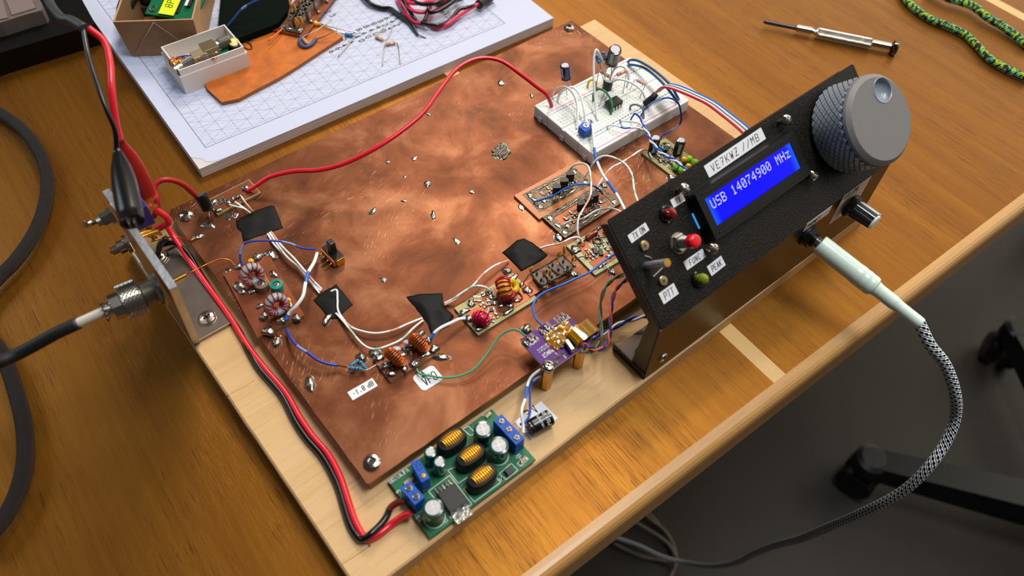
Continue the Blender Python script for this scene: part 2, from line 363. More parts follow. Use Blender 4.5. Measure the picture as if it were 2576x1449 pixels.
# steel and other plain stuffs
M['steel'] = mat('nickel_steel', hx(205, 200, 190), .16, 1.0)
M['steel_b'] = mat('satin_steel', hx(170, 165, 155), .38, 1.0, bump=.1, bscale=300)
M['alu'] = mat('bracket_aluminium', hx(150, 140, 132), .34, 1.0, bump=.15, bscale=90, var=.12)
M['alu_top'] = mat('sawn_aluminium', hx(178, 180, 186), .5, .9, bump=.4, bscale=400)
M['solder'] = mat('solder', hx(158, 153, 145), .24, 1.0, bump=.35, bscale=500, var=.12)
M['flux'] = mat('burnt_flux', hx(92, 56, 28), .25, 0, coat=.5)
M['tin'] = mat('tinned_copper', hx(104, 94, 80), .38, .95, bump=.7, bscale=600, var=.35)
M['brass'] = mat('brass', hx(205, 160, 78), .3, 1.0)
M['gold'] = mat('gold_plate', hx(210, 160, 70), .25, 1.0)
M['blk'] = mat('black_plastic', hx(16, 16, 17), .42)
M['blk_g'] = mat('gloss_black', hx(13, 13, 14), .26)
M['blk_r'] = mat('black_rubber', hx(20, 20, 22), .55, bump=.2, bscale=200)
M['tape'] = mat('electrical_tape', hx(13, 13, 14), .62, bump=.3, bscale=45, spec=.22)
M['white'] = mat('white_insulation', hx(242, 241, 238), .4)
M['white_o'] = mat('white_orange_insulation', hx(230, 170, 145), .4)
M['white_g'] = mat('white_green_insulation', hx(165, 205, 180), .4)
M['blue'] = mat('blue_insulation', hx(30, 62, 170), .35)
M['blue_b'] = mat('bright_blue_insulation', hx(25, 105, 205), .35)
M['blue_l'] = mat('pale_blue_insulation', hx(120, 150, 215), .35)
M['teal_b'] = mat('steel_blue_insulation', hx(22, 92, 140), .4)
M['red'] = mat('red_insulation', hx(226, 26, 46), .3, coat=.2)
M['red_d'] = mat('dark_red_insulation', hx(165, 22, 16), .45)
M['pink'] = mat('pink_red_insulation', hx(222, 40, 84), .3)
M['orange'] = mat('orange_insulation', hx(238, 100, 40), .4)
M['green'] = mat('green_insulation', hx(20, 130, 66), .35)
M['green_l'] = mat('mint_green_insulation', hx(64, 165, 128), .4)
M['brown'] = mat('brown_insulation', hx(112, 74, 56), .45)
M['yellow'] = mat('yellow_insulation', hx(245, 205, 20), .35)
M['grey'] = mat('grey_insulation', hx(110, 114, 120), .4)
M['paper'] = mat('paper_label', hx(236, 236, 240), .7)
M['ink'] = mat('black_ink', hx(26, 24, 24), .7)
M['silk'] = mat('white_silkscreen', hx(232, 236, 230), .6)
M['pcb_g'] = mat('green_board', hx(8, 104, 62), .42, spec=.35)
M['pcb_p'] = mat('purple_board', hx(84, 26, 122), .5, spec=.3)
M['fr4'] = mat('bare_fibreglass', hx(166, 158, 100), .45, var=.1, bscale=80)
M['fr4o'] = mat('bare_phenolic_board', hx(196, 112, 52), .4, var=.1, bscale=60)
M['blueblk'] = mat('blue_terminal', hx(6, 86, 190), .45, spec=.3)
M['cap_tan'] = mat('ceramic_capacitor', hx(206, 140, 44), .3, coat=.4)
M['cap_yel'] = mat('yellow_capacitor', hx(235, 170, 20), .25, coat=.5)
M['res_tan'] = mat('resistor_tan', hx(226, 190, 142), .4)
M['res_blue'] = mat('resistor_blue', hx(28, 150, 200), .35)
M['res_green'] = mat('inductor_green', hx(135, 220, 20), .25, coat=.4)
M['band_br'] = mat('brown_band', hx(150, 60, 40), .4)
M['band_or'] = mat('orange_band', hx(230, 130, 50), .4)
M['band_k'] = mat('dark_band', hx(40, 34, 34), .4)
M['smd_k'] = mat('small_chip', hx(24, 22, 22), .4)
M['smd_t'] = mat('chip_capacitor', hx(176, 150, 112), .4)
M['bb'] = mat('breadboard_plastic', hx(226, 228, 224), .42, sss=.25)
M['bb_hole'] = mat('socket_hole', hx(188, 196, 196), .6)
M['bb_groove'] = mat('groove_shade', hx(214, 214, 200), .5)
M['lblue'] = mat('printed_blue', hx(50, 140, 200), .5)
M['lpink'] = mat('printed_magenta', hx(220, 60, 150), .5)
M['lgrey'] = mat('printed_grey', hx(90, 92, 92), .6)
M['torus_g'] = mat('grey_blue_core', hx(142, 166, 172), .4)
M['enam_r'] = mat('red_enamel_wire', hx(176, 32, 30), .2, .4, coat=.4)
M['enam_m'] = mat('crimson_enamel_wire', hx(190, 20, 62), .18, .4, coat=.5)
M['enam_o'] = mat('orange_enamel_wire', hx(205, 98, 28), .22, .6)
M['core_y'] = mat('yellow_core', hx(216, 176, 10), .35)
M['coil_gold'] = mat('bright_coil', hx(255, 190, 66), .2, .75)
M['cap_grn'] = mat('dark_green_sleeve', hx(8, 66, 62), .16, coat=.5)
M['cap_navy'] = mat('navy_sleeve', hx(24, 26, 84), .2, coat=.5)
M['cap_brn'] = mat('brown_black_sleeve', hx(34, 22, 22), .2, coat=.5)
M['cap_top'] = mat('can_top', hx(186, 184, 186), .55, .2)
M['trim_teal'] = mat('teal_trimmer', hx(6, 142, 122), .3)
M['trim_gr'] = mat('brown_grey_trimmer', hx(120, 92, 88), .35)
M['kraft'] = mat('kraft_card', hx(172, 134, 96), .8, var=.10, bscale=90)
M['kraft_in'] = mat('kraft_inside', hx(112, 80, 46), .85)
M['card_w'] = mat('white_card', hx(222, 214, 206), .7)
M['note_y'] = mat('yellow_label', hx(226, 240, 20), .6)
M['leather'] = mat('tan_leather', hx(188, 100, 30), .4, bump=.3, bscale=120, var=.2)
M['leather_e'] = mat('leather_edge', hx(150, 92, 48), .8, bump=.6, bscale=300)
M['dgreen'] = mat('dark_green_cover', hx(8, 17, 12), .85, spec=.05)
M['cryst'] = mat('crystal_base', hx(74, 64, 56), .42, .1, var=.15, bscale=100)
M['mint'] = mat('mint_white_plastic', hx(228, 246, 234), .3, sss=.08)
M['gun'] = mat('dark_metal', hx(60, 52, 50), .28, .8)
M['redplast'] = mat('red_button_plastic', hx(230, 14, 34), .28, coat=.3)
m = mat('red_lens', hx(130, 10, 8), .08, coat=1.0); M['led_r'] = m
M['led_g'] = mat('green_lens', hx(128, 140, 22), .1, coat=1.0)
M['grey_print'] = mat('grey_printed_plastic', hx(122, 119, 118), .5, .0, bump=.15, bscale=2200)
M['grey_grip'] = mat('blue_grey_grip', hx(150, 158, 168), .34, .1)
M['screen_f'] = mat('screen_frame', hx(15, 13, 14), .42, spec=.3)
M['pcap'] = mat('purple_cap', hx(40, 30, 90), .4)
M['clearblob'] = mat('frosted_bead', hx(196, 186, 200), .25, coat=.5)
M['dark_mat'] = mat('device_grey', hx(96, 84, 78), .6, var=.1, bscale=300)

# speckled powder coat
m, nt, b = new_mat('speckled_powder_coat'); L = nt.links
tc = N(nt, 'ShaderNodeTexCoord'); n1 = N(nt, 'ShaderNodeTexNoise', i_Scale=1300.0, i_Detail=2.0); L.new(tc.outputs['Object'], n1.inputs['Vector'])
r = ramp(nt, [(.5, hx(9, 8, 7)), (.68, hx(44, 35, 21))]); L.new(n1.outputs[0], r.inputs[0]); L.new(r.outputs[0], b.inputs['Base Color'])
b.inputs['Roughness'].default_value = .5; b.inputs['Specular IOR Level'].default_value = .28
bp = N(nt, 'ShaderNodeBump', i_Strength=.6, i_Distance=.0004); L.new(n1.outputs[0], bp.inputs['Height']); L.new(bp.outputs[0], b.inputs['Normal'])
M['powder'] = m
M['wallpaint'] = mat('dark_brown_enamel', hx(27, 20, 14), .38, bump=.15, bscale=260, var=.15)

def uvmat(name, fn, rough=.7):
    m, nt, b = new_mat(name); tc = N(nt, 'ShaderNodeTexCoord'); sp = N(nt, 'ShaderNodeSeparateXYZ'); nt.links.new(tc.outputs['UV'], sp.inputs[0])
    fn(nt, sp, b); b.inputs['Roughness'].default_value = rough; return m
def mth(nt, op, a, c=None, d=None):
    n = N(nt, 'ShaderNodeMath', operation=op)
    for k, q in enumerate((a, c, d)):
        if q is None: continue
        if isinstance(q, (int, float)): n.inputs[k].default_value = q
        else: nt.links.new(q, n.inputs[k])
    return n.outputs[0]
def braid(nt, sp, b):
    """houndstooth braid: two crossing sets of slanted strands, one of them black"""
    u = mth(nt, 'MULTIPLY', sp.outputs[0], 5.0); v = mth(nt, 'MULTIPLY', sp.outputs[1], 2.6)
    a = mth(nt, 'FRACT', mth(nt, 'ADD', u, v)); c = mth(nt, 'FRACT', mth(nt, 'SUBTRACT', v, u))
    s1 = mth(nt, 'LESS_THAN', a, .55); s2 = mth(nt, 'LESS_THAN', c, .55)
    k = mth(nt, 'MULTIPLY', s1, s2)
    h1 = mth(nt, 'LESS_THAN', mth(nt, 'FRACT', mth(nt, 'MULTIPLY', v, 2.0)), .16); k = mth(nt, 'MAXIMUM', k, mth(nt, 'MULTIPLY', h1, s1))
    mx = N(nt, 'ShaderNodeMix', data_type='RGBA'); nt.links.new(k, mx.inputs[0]); mx.inputs[6].default_value = (*hx(236, 244, 250), 1); mx.inputs[7].default_value = (*hx(14, 18, 22), 1)
    nt.links.new(mx.outputs[2], b.inputs['Base Color'])
    rib = mth(nt, 'SINE', mth(nt, 'MULTIPLY', mth(nt, 'ADD', u, v), 12.566)); bp = N(nt, 'ShaderNodeBump', i_Strength=.6, i_Distance=.0006); nt.links.new(rib, bp.inputs['Height']); nt.links.new(bp.outputs[0], b.inputs['Normal'])
M['braid'] = uvmat('houndstooth_braid', braid)
def braid2(nt, sp, b):
    u = mth(nt, 'MULTIPLY', sp.outputs[0], 4.0); v = mth(nt, 'MULTIPLY', sp.outputs[1], 2.2)
    k = mth(nt, 'LESS_THAN', mth(nt, 'FRACT', mth(nt, 'ADD', u, v)), .5)
    mx = N(nt, 'ShaderNodeMix', data_type='RGBA'); nt.links.new(k, mx.inputs[0]); mx.inputs[6].default_value = (*hx(150, 140, 122), 1); mx.inputs[7].default_value = (*hx(58, 50, 42), 1)
    nt.links.new(mx.outputs[2], b.inputs['Base Color'])
M['braid2'] = uvmat('grey_brown_braid', braid2)
def para(nt, sp, b):
    u = mth(nt, 'MULTIPLY', sp.outputs[0], 6.0); v = mth(nt, 'MULTIPLY', sp.outputs[1], 5.0)
    cb = N(nt, 'ShaderNodeCombineXYZ'); nt.links.new(mth(nt, 'FLOOR', mth(nt, 'ADD', u, v)), cb.inputs[0]); nt.links.new(mth(nt, 'FLOOR', mth(nt, 'SUBTRACT', v, u)), cb.inputs[1])
    wn = N(nt, 'ShaderNodeTexWhiteNoise'); nt.links.new(cb.outputs[0], wn.inputs['Vector'])
    r = ramp(nt, [(0, hx(18, 36, 52)), (.32, hx(176, 220, 30)), (.66, hx(40, 176, 170)), (.86, hx(20, 30, 40))], 'CONSTANT'); nt.links.new(wn.outputs[0], r.inputs[0]); nt.links.new(r.outputs[0], b.inputs['Base Color'])
    rib = mth(nt, 'SINE', mth(nt, 'MULTIPLY', mth(nt, 'ADD', u, v), 6.283)); bp = N(nt, 'ShaderNodeBump', i_Strength=.7, i_Distance=.0006); nt.links.new(rib, bp.inputs['Height']); nt.links.new(bp.outputs[0], b.inputs['Normal'])
M['para'] = uvmat('speckled_cord', para)
def mesh_sleeve(nt, sp, b):
    u = mth(nt, 'MULTIPLY', sp.outputs[0], 20.0); v = mth(nt, 'MULTIPLY', sp.outputs[1], 9.0)
    k = mth(nt, 'MULTIPLY', mth(nt, 'SINE', mth(nt, 'MULTIPLY', mth(nt, 'ADD', u, v), 6.283)), mth(nt, 'SINE', mth(nt, 'MULTIPLY', mth(nt, 'SUBTRACT', u, v), 6.283)))
    b.inputs['Base Color'].default_value = (*hx(30, 23, 21), 1)
    bp = N(nt, 'ShaderNodeBump', i_Strength=.8, i_Distance=.0006); nt.links.new(k, bp.inputs['Height']); nt.links.new(bp.outputs[0], b.inputs['Normal'])
M['sleeve'] = uvmat('woven_black_sleeve', mesh_sleeve, .6)

# isometric pad sheet: grid in object space, drawing frame included
def pad_mat(x0, y0, x1, y1):
    m, nt, b = new_mat('grid_paper'); L = nt.links; tc = N(nt, 'ShaderNodeTexCoord'); sp = N(nt, 'ShaderNodeSeparateXYZ'); L.new(tc.outputs['Object'], sp.inputs[0])
    X = mth(nt, 'MULTIPLY', sp.outputs[0], 100.); Y = mth(nt, 'MULTIPLY', sp.outputs[1], 100.); p = .86
    def fam(a, c, w, off=0):
        d = mth(nt, 'ADD', mth(nt, 'MULTIPLY', X, a/p), mth(nt, 'MULTIPLY_ADD', Y, c/p, off+50)); f = mth(nt, 'ABSOLUTE', mth(nt, 'SUBTRACT', mth(nt, 'FRACT', d), .5)); return mth(nt, 'GREATER_THAN', f, .5-w)
    ln = fam(1, 0, .014)
    for a, c in ((math.cos(math.pi/3), math.sin(math.pi/3)), (math.cos(math.pi/3), -math.sin(math.pi/3)), (.5, 1.5), (0, 1)): 
        ln = mth(nt, 'MAXIMUM', ln, fam(a, c, .012))
    ins = mth(nt, 'MULTIPLY', mth(nt, 'MULTIPLY', mth(nt, 'GREATER_THAN', X, x0), mth(nt, 'LESS_THAN', X, x1)), mth(nt, 'MULTIPLY', mth(nt, 'GREATER_THAN', Y, y0), mth(nt, 'LESS_THAN', Y, y1)))
    g = mth(nt, 'MULTIPLY', mth(nt, 'MULTIPLY', ln, ins), .6)
    w = .045
    ins2 = mth(nt, 'MULTIPLY', mth(nt, 'MULTIPLY', mth(nt, 'GREATER_THAN', X, x0-w), mth(nt, 'LESS_THAN', X, x1+w)), mth(nt, 'MULTIPLY', mth(nt, 'GREATER_THAN', Y, y0-w), mth(nt, 'LESS_THAN', Y, y1+w)))
    fr = mth(nt, 'SUBTRACT', ins2, ins); k = mth(nt, 'MAXIMUM', g, mth(nt, 'MULTIPLY', fr, .8))
    mx = N(nt, 'ShaderNodeMix', data_type='RGBA'); L.new(k, mx.inputs[0]); mx.inputs[6].default_value = (*hx(194, 199, 222), 1); mx.inputs[7].default_value = (*hx(40, 42, 52), 1)
    L.new(mx.outputs[2], b.inputs['Base Color']); b.inputs['Roughness'].default_value = .65; return m
m, nt, b = new_mat('page_edges'); L = nt.links; tc = N(nt, 'ShaderNodeTexCoord'); mp = N(nt, 'ShaderNodeMapping'); mp.inputs['Scale'].default_value = (12, 12, 9000); L.new(tc.outputs['Object'], mp.inputs[0])
ns = N(nt, 'ShaderNodeTexNoise', i_Scale=1.0, i_Detail=2.0); L.new(mp.outputs[0], ns.inputs['Vector']); r = ramp(nt, [(.36, hx(150, 138, 140)), (.55, hx(214, 206, 206))]); L.new(ns.outputs[0], r.inputs[0]); L.new(r.outputs[0], b.inputs['Base Color'])
b.inputs['Roughness'].default_value = .8; M['pages'] = m
m, nt, b = new_mat('amber_tape'); b.inputs['Base Color'].default_value = (*hx(250, 176, 12), 1); b.inputs['Roughness'].default_value = .06; b.inputs['Transmission Weight'].default_value = .8; b.inputs['IOR'].default_value = 1.25; b.inputs['Coat Weight'].default_value = .6
M['kapton'] = m
def emis(name, col, st):
    m, nt, b = new_mat(name); b.inputs['Base Color'].default_value = (*[c*.3 for c in col], 1); b.inputs['Emission Color'].default_value = (*col, 1); b.inputs['Emission Strength'].default_value = st; b.inputs['Roughness'].default_value = .2; return m
# backlit screen: brighter towards the backlight corners of the display
m, nt, b = new_mat('backlit_blue_screen'); L = nt.links; tc = N(nt, 'ShaderNodeTexCoord'); sp = N(nt, 'ShaderNodeSeparateXYZ'); L.new(tc.outputs['UV'], sp.inputs[0])
u, v = sp.outputs[0], sp.outputs[1]
c1 = mth(nt, 'MULTIPLY', mth(nt, 'POWER', mth(nt, 'ABSOLUTE', mth(nt, 'SUBTRACT', u, .5)), 3.0), 8.0)
k = mth(nt, 'MULTIPLY', c1, .55)
r = ramp(nt, [(0, hx(0, 0, 255)), (.34, hx(0, 10, 255)), (.52, hx(10, 90, 255))]); L.new(k, r.inputs[0]); L.new(r.outputs[0], b.inputs['Emission Color']); b.inputs['Base Color'].default_value = (0, 0, 0, 1); b.inputs['Specular IOR Level'].default_value = .15
b.inputs['Emission Strength'].default_value = 1.0; b.inputs['Roughness'].default_value = .12; M['lcd'] = m
M['lcd_px'] = emis('screen_characters', hx(200, 205, 255), .95)
M['lcd_leak'] = emis('blue_light_leak', hx(60, 170, 240), .8)
m, nt, b = new_mat('floor_covering'); L = nt.links; tc = N(nt, 'ShaderNodeTexCoord'); ns = N(nt, 'ShaderNodeTexNoise', i_Scale=3.0, i_Detail=6.0); L.new(tc.outputs['Object'], ns.inputs['Vector'])
r = ramp(nt, [(.35, hx(44, 38, 30)), (.7, hx(66, 58, 47))]); L.new(ns.outputs[0], r.inputs[0]); L.new(r.outputs[0], b.inputs['Base Color']); b.inputs['Roughness'].default_value = .55; M['floor'] = m
# ---------------------------------------------------------------- room and desk
FLZ = -73.0
mb = MB(); mb.box(WF, (-150, -200, FLZ-4), (300, 260, FLZ)); mb.build('floor', M['floor'], kind='structure')
DF = Fr((0, -6.73, 0), (math.cos(math.radians(-DESK_ANG)), math.sin(math.radians(-DESK_ANG)), 0), (math.sin(math.radians(DESK_ANG)), math.cos(math.radians(DESK_ANG)), 0))
desk = thing('desk', 'large veneered wooden desk with pale inlay strips and rounded front edge', 'desk', (0, 0, FLZ))
desk['_o'] = [0., 0., 0.]; desk.location = (0, 0, 0)
strips = [20.15, 61.1]; sw = .92; xs = [-70]; 
for q in strips: xs += [q-sw/2, q+sw/2]
xs.append(150)
mb = MB()
for a, b_ in zip(xs[0::2], xs[1::2]): mb.box(DF, (a, 0, -2.4), (b_, 95, 0))
mb.build('desktop', M['desk'], desk)
for q in strips:
    mb = MB(); mb.box(DF, (q-sw/2, 0, -2.4), (q+sw/2, 95, .004)); mb.build('inlay_strip', M['maple'], desk, label='pale maple inlay strip let into the desktop')
prof = [(0, 0), (-.26, 0), (-.46, -.04), (-.62, -.14), (-.74, -.29), (-.81, -.5), (-.83, -.8), (-.82, -2.6), (-.76, -2.78), (0, -2.8)]
mb = MB(); a0, a1 = -70, 150; vs = [DF(a0, y, z) for y, z in prof] + [DF(a1, y, z) for y, z in prof]; n = len(prof)
for i in range(n): j = (i+1) % n; mb.add([vs[i], vs[j], vs[n+j], vs[n+i]], [(0, 3, 2, 1)], 0, 0 < i < 7)
mb.build('edge_strip', M['lip'], desk, label='lighter rounded hardwood edge strip')
mb = MB()
for (x, y) in ((-62, 6), (142, 6), (-62, 88), (142, 88)): mb.box(DF, (x-3, y-3, FLZ), (x+3, y+3, -2.4), .3)
for k, (x, y) in enumerate(((-62, 6), (142, 6), (-62, 88), (142, 88))):
    mb = MB(); mb.box(DF, (x-3, y-3, FLZ), (x+3, y+3, -2.4), .3); mb.build('leg', M['lip'], desk)

# ---------------------------------------------------------------- wooden base, riser and copper board
BX0, BX1, BY0, BY1 = -2.74, 32.75, -3.62, 20.45
rd = random.Random(4)
def wobbly_rect(x0, y0, x1, y1, amp, step, r=.06):
    pts = []
    def edge(ax, ay, bx, by):
        L = math.hypot(bx-ax, by-ay); k = max(2, int(L/step)); nx, ny = -(by-ay)/L, (bx-ax)/L
        for i in range(k):
            t = i/(k-1); t = (r + t*(L-2*r))/L; w = rd.uniform(-amp, amp); pts.append((ax+(bx-ax)*t+nx*w, ay+(by-ay)*t+ny*w))
    edge(x0, y0, x1, y0); edge(x1, y0, x1, y1); edge(x1, y1, x0, y1); edge(x0, y1, x0, y0); return pts
mb = MB()
ol = wobbly_rect(BX0, BY0, BX1, BY1, .012, .8)
n = len(ol)
def inset(poly, d):
    cx = (BX0+BX1)/2; cy = (BY0+BY1)/2; out = []
    for (x, y) in poly: out.append((x-math.copysign(d if abs(x-cx) > (BX1-BX0)/2-1 else 0, x-cx), y-math.copysign(d if abs(y-cy) > (BY1-BY0)/2-1 else 0, y-cy)))
    return out
oi = inset(ol, .09); lay = [[(*p, 0) for p in ol], [(*p, ZB-.08) for p in ol], [(*p, ZB) for p in oi]]
for a, b_ in zip(lay[:-1], lay[1:]): mb.add(a+b_, [(i, (i+1) % n, n+(i+1) % n, n+i) for i in range(n)])
mb.add(lay[-1], [tuple(range(n))]); mb.add(lay[0], [tuple(range(n-1, -1, -1))])
base = mb.build('base_board', M['pine'], None, 'pale unfinished wooden base board lying on the desk under the copper board', 'board', origin=(15, 8, 0))
# splits in the wood
mb = MB()
for pts, w in (([P(861, 1419, ZB), P(880, 1407, ZB), P(905, 1391, ZB), P(928, 1374, ZB)], .035), ([P(570, 997, ZB), P(590, 985, ZB), P(612, 975, ZB), P(640, 957, ZB)], .03)):
    mb.tube([p+np.array((0, 0, -.012)) for p in pts], w*.6, 5, 0, 3)
mb.ball(P(929, 1373, ZB)-np.array((0, 0, .02)), .07, 8)
mb.build('split', mat('split_wood', hx(120, 74, 30), .9), base)

CXW, CYW = 30.3, 20.42
mb = MB()
rp = wobbly_rect(.06, .05, CXW-.05, CYW-.05, .03, .9)
mb.prism(WF, rp, ZB, ZC-.16)
mb.build('riser_board', M['riser'], None, 'brown wooden board sandwiched between the copper board and the pale base', 'board', origin=(15, 10, ZB))
cu = thing('copper_board', 'large brushed copper-clad board carrying all the small circuits', 'circuit board', (CXW/2, CYW/2, ZC-.16))
rd = random.Random(9); rc_ = wobbly_rect(0, 0, CXW, CYW, .018, .7, .1)
mb = MB(); mb.prism(WF, rc_, ZC-.155, ZC, 1, 0)
mb.build('copper_sheet', [M['copper'], mat('copper_board_edge', hx(176, 112, 72), .5, .4)], cu)
mb = MB(); mb.prism(WF, [(x*.9995+.008, y*.9995+.008) for x, y in rc_], ZC-.16, ZC-.12); mb.build('board_core', M['fr4'], cu)
# left-over solder on the bare copper: (px, py, rx, ry, h)
sold = [(1261, 209, .30, .24, .12), (1338, 241, .22, .15, .1), (1077, 287, .22, .12, .07), (975, 408, .14, .14, .06), (1043, 399, .2, .16, .07),
        (1075, 463, .30, .20, .1), (1187, 483, .22, .14, .06), (1016, 505, .16, .13, .05), (938, 532, .28, .18, .08), (1090, 541, .32, .16, .1), (1149, 607, .26, .17, .05),
        (964, 704, .18, .17, .05), (1018, 445, .1, .1, .03), (780, 966, .38, .24, .14), (522, 567, .36, .26, .1), (497, 596, .34, .22, .12), (823, 805, .36, .2, .22),
        (1313, 521, .3, .22, .05), (1299, 490, .08, .08, .03), (579, 685, .32, .25, .14), (696, 859, .36, .22, .18), (681, 642, .36, .34, .24), (1109, 899, .42, .18, .15),
        (1406, 598, .3, .3, .16), (1275, 683, .26, .22, .18), (1540, 685, .2, .22, .16), (1443, 690, .28, .18, .14), (1690, 449, .3, .24, .2), (943, 888, .3, .26, .24), (909, 903, .28, .24, .3),
        (1340, 728, .26, .2, .2), (1325, 829, .3, .26, .2), (1518, 464, .3, .2, .12), (1640, 640, .1, .1, .03), (1455, 604, .14, .12, .08), (582, 543, .34, .3, .03), (1698, 447, .12, .12, .03)]
for i, (x, y, rx, ry, h) in enumerate(sold):
    f = WF.sub(*P(x, y, ZC)[:2], 0, (i*47) % 180)
    if h > .12:
        MB().blob(P(x, y, ZC)-np.array((0, 0, .004)), rx*1.25, ry*1.25, .02, i+50, 14, 0, f, .12).build('flux_stain', M['flux'], cu)
    MB().blob(P(x, y, ZC), rx, ry, h*.85, i, 18, 0, f, .17).build('solder_blob', M['solder'], cu)
# the big scraped patch of solder
mb = MB(); rd = random.Random(3); f = Fr(P(1262, 381, ZC), P(1300, 360, ZC)-P(1262, 381, ZC), (0, 1, 0)); d = P(1283, 355, ZC)-P(1243, 400, ZC); f = Fr(P(1262, 381, ZC), d, (-d[1], d[0], 0))
mb.blob(f(0, 0, 0), .78, .52, .03, 2, 20, 0, f, .12)
for i in range(26):
    v = rd.uniform(-.5, .5); u = rd.uniform(-.35, .25); L = rd.uniform(.3, .95)*(1-abs(v)*.7); pts = [f(u-L/2+L*k/4, v+rd.uniform(-.05, .05), .03+rd.uniform(0, .04)) for k in range(5)]
    mb.tube(pts, rd.uniform(.03, .055), 6, 0, 3)
mb.build('solder_scrape', mat('dull_solder', hx(118, 112, 102), .38, 1.0, bump=.4, bscale=500, var=.25), cu, label='ragged patch of scraped grey solder')
# machine screws holding the board down
def screw(px, py, z, r, name, label, group, drive='square', h=.22, ang=20, washer=0, parent=None):
    c = P(px, py, z+h*.6) if parent is None else np.array((px, py, z)); c = np.array((c[0], c[1], z)); f = Fr(c, (math.cos(ang), math.sin(ang), 0), (-math.sin(ang), math.cos(ang), 0))
    mb = MB()
    if washer: mb.lathe(c, (0, 0, 1), [(washer, 0), (washer, .05), (r*.9, .06)], 24)
    w = .06 if washer else 0
    mb.lathe(c, (0, 0, 1), [(r, w), (r*1.0, w+h*.25), (r*.93, w+h*.55), (r*.74, w+h*.85), (r*.46, w+h), (r*.44, w+h*.55)], 24, caps=False)
    mb.box(f, (-r*.46, -r*.46, w), (r*.46, r*.46, w+h*.55))
    t = thing(name, label, 'screw', c, group) if parent is None else parent
    mb.build('screw_head', M['steel'], t)
    mb = MB()
    if drive == 'square':
        mb.box(f, (-r*.33, -r*.33, w+h*.5), (r*.33, r*.33, w+h*.56))
    else:
        mb.box(f, (-r*.42, -r*.1, w+h*.5), (r*.42, r*.1, w+h*.7)); mb.box(f, (-r*.1, -r*.42, w+h*.5), (r*.1, r*.42, w+h*.7))
    mb.build('recess', mat('screw_recess', hx(70, 66, 62), .4, .9), t)
    return t
screw(1432, 68, ZC, .38, 'screw', 'pan-head screw in the far corner of the copper board beside the paper pad', 'screws holding the copper board')
screw(467, 540, ZC, .40, 'screw', 'pan-head screw in the copper board corner near the red clip', 'screws holding the copper board')
screw(936, 1161, ZC, .42, 'screw', 'pan-head screw in the copper board corner next to the green converter', 'screws holding the copper board')
# ---------------------------------------------------------------- small parts used on the boards
def resistor(mb, a, b_, L=.62, r=.115, body=0, bands=(1, 2, 3, 1), lead=4, rl=.028, drop=None):
    """axial resistor body between two points, leads running out to the points"""
    a = np.array(a, float); b_ = np.array(b_, float); d = nrm(b_-a); c = (a+b_)/2; s = c-d*L/2
    pr = [(r*.3, 0), (r*.85, .03), (r, .08), (r, .17), (r*.86, .2), (r*.86, L-.2), (r, L-.17), (r, L-.08), (r*.85, L-.03), (r*.3, L)]
    mb.lathe(s, d, pr, 12, body)
    for k, bi in enumerate(bands):
        t = [.1, .22, .32, L-.14][k] if L > .45 else [.08, .15, .22, L-.1][k]; rr = r*1.03 if (t < .17 or t > L-.17) else r*.9
        mb.lathe(s+d*t, d, [(rr, 0), (rr, .05)], 12, bi, caps=False)
    mb.cyl(a, s+d*.02, rl, 6, lead); mb.cyl(c+d*(L/2-.02), b_, rl, 6, lead)
RM_TAN = [M['res_tan'], M['band_br'], M['band_k'], M['band_or'], M['steel_b']]
RM_BLU = [M['res_blue'], M['band_k'], M['band_br'], M['band_k'], M['steel_b']]
def ecap(t, base, ax, r, h, sleeve, top=M['cap_top'], name='capacitor', stripe=None, cross=True, ref=None, txt=None, label=None):
    """electrolytic can: sleeve, bare aluminium top with a pressed cross"""
    base = np.array(base, float); ax = nrm(ax)
    mb = MB(); mb.lathe(base, ax, [(r*.9, 0), (r, .04), (r, h*.1), (r*.95, h*.14), (r, h*.18), (r, h-.08), (r*.95, h-.015), (r*.72, h)], 24)
    s = mb.build(name, sleeve, t, label=label)
    mb = MB(); mb.lathe(base, ax, [(r*.73, h-.01), (r*.71, h+.012), (r*.02, h+.016)], 24, caps=False); f = Fr(base+ax*(h+.016), nrm(np.cross(ax, (.3, .9, .1))), np.cross(ax, nrm(np.cross(ax, (.3, .9, .1)))))
    mb.build('can_top', top, s)
    if cross:
        mb = MB()
        for q in ((.6*r, .01), (.01, .6*r)): mb.box(f, (-q[0], -q[1], -.005), (q[0], q[1], .006))
        mb.build('vent_cross', mat('pressed_line', hx(236, 236, 238), .3, .4), s)
    if stripe is not None:
        x = nrm(np.cross(ax, (0, 0, 1)) if abs(ax[2]) < .9 else np.array((1., 0, 0))) if ref is None else nrm(np.array(ref)-ax*(np.array(ref)@ax)); y = np.cross(ax, x); mb = MB()
        for a0 in (stripe,):
            vs = []; 
            for k in range(5):
                a = a0+math.radians(-16+8*k)
                for hh in (h*.2, h-.1): vs.append(base+ax*hh+(x*math.cos(a)+y*math.sin(a))*(r+.006))
            mb.add(vs, [(2*k, 2*k+2, 2*k+3, 2*k+1) for k in range(4)], 0, True)
        mb.build('marking_stripe', txt or mat('sleeve_print', hx(180, 196, 190), .5), s)
    return s
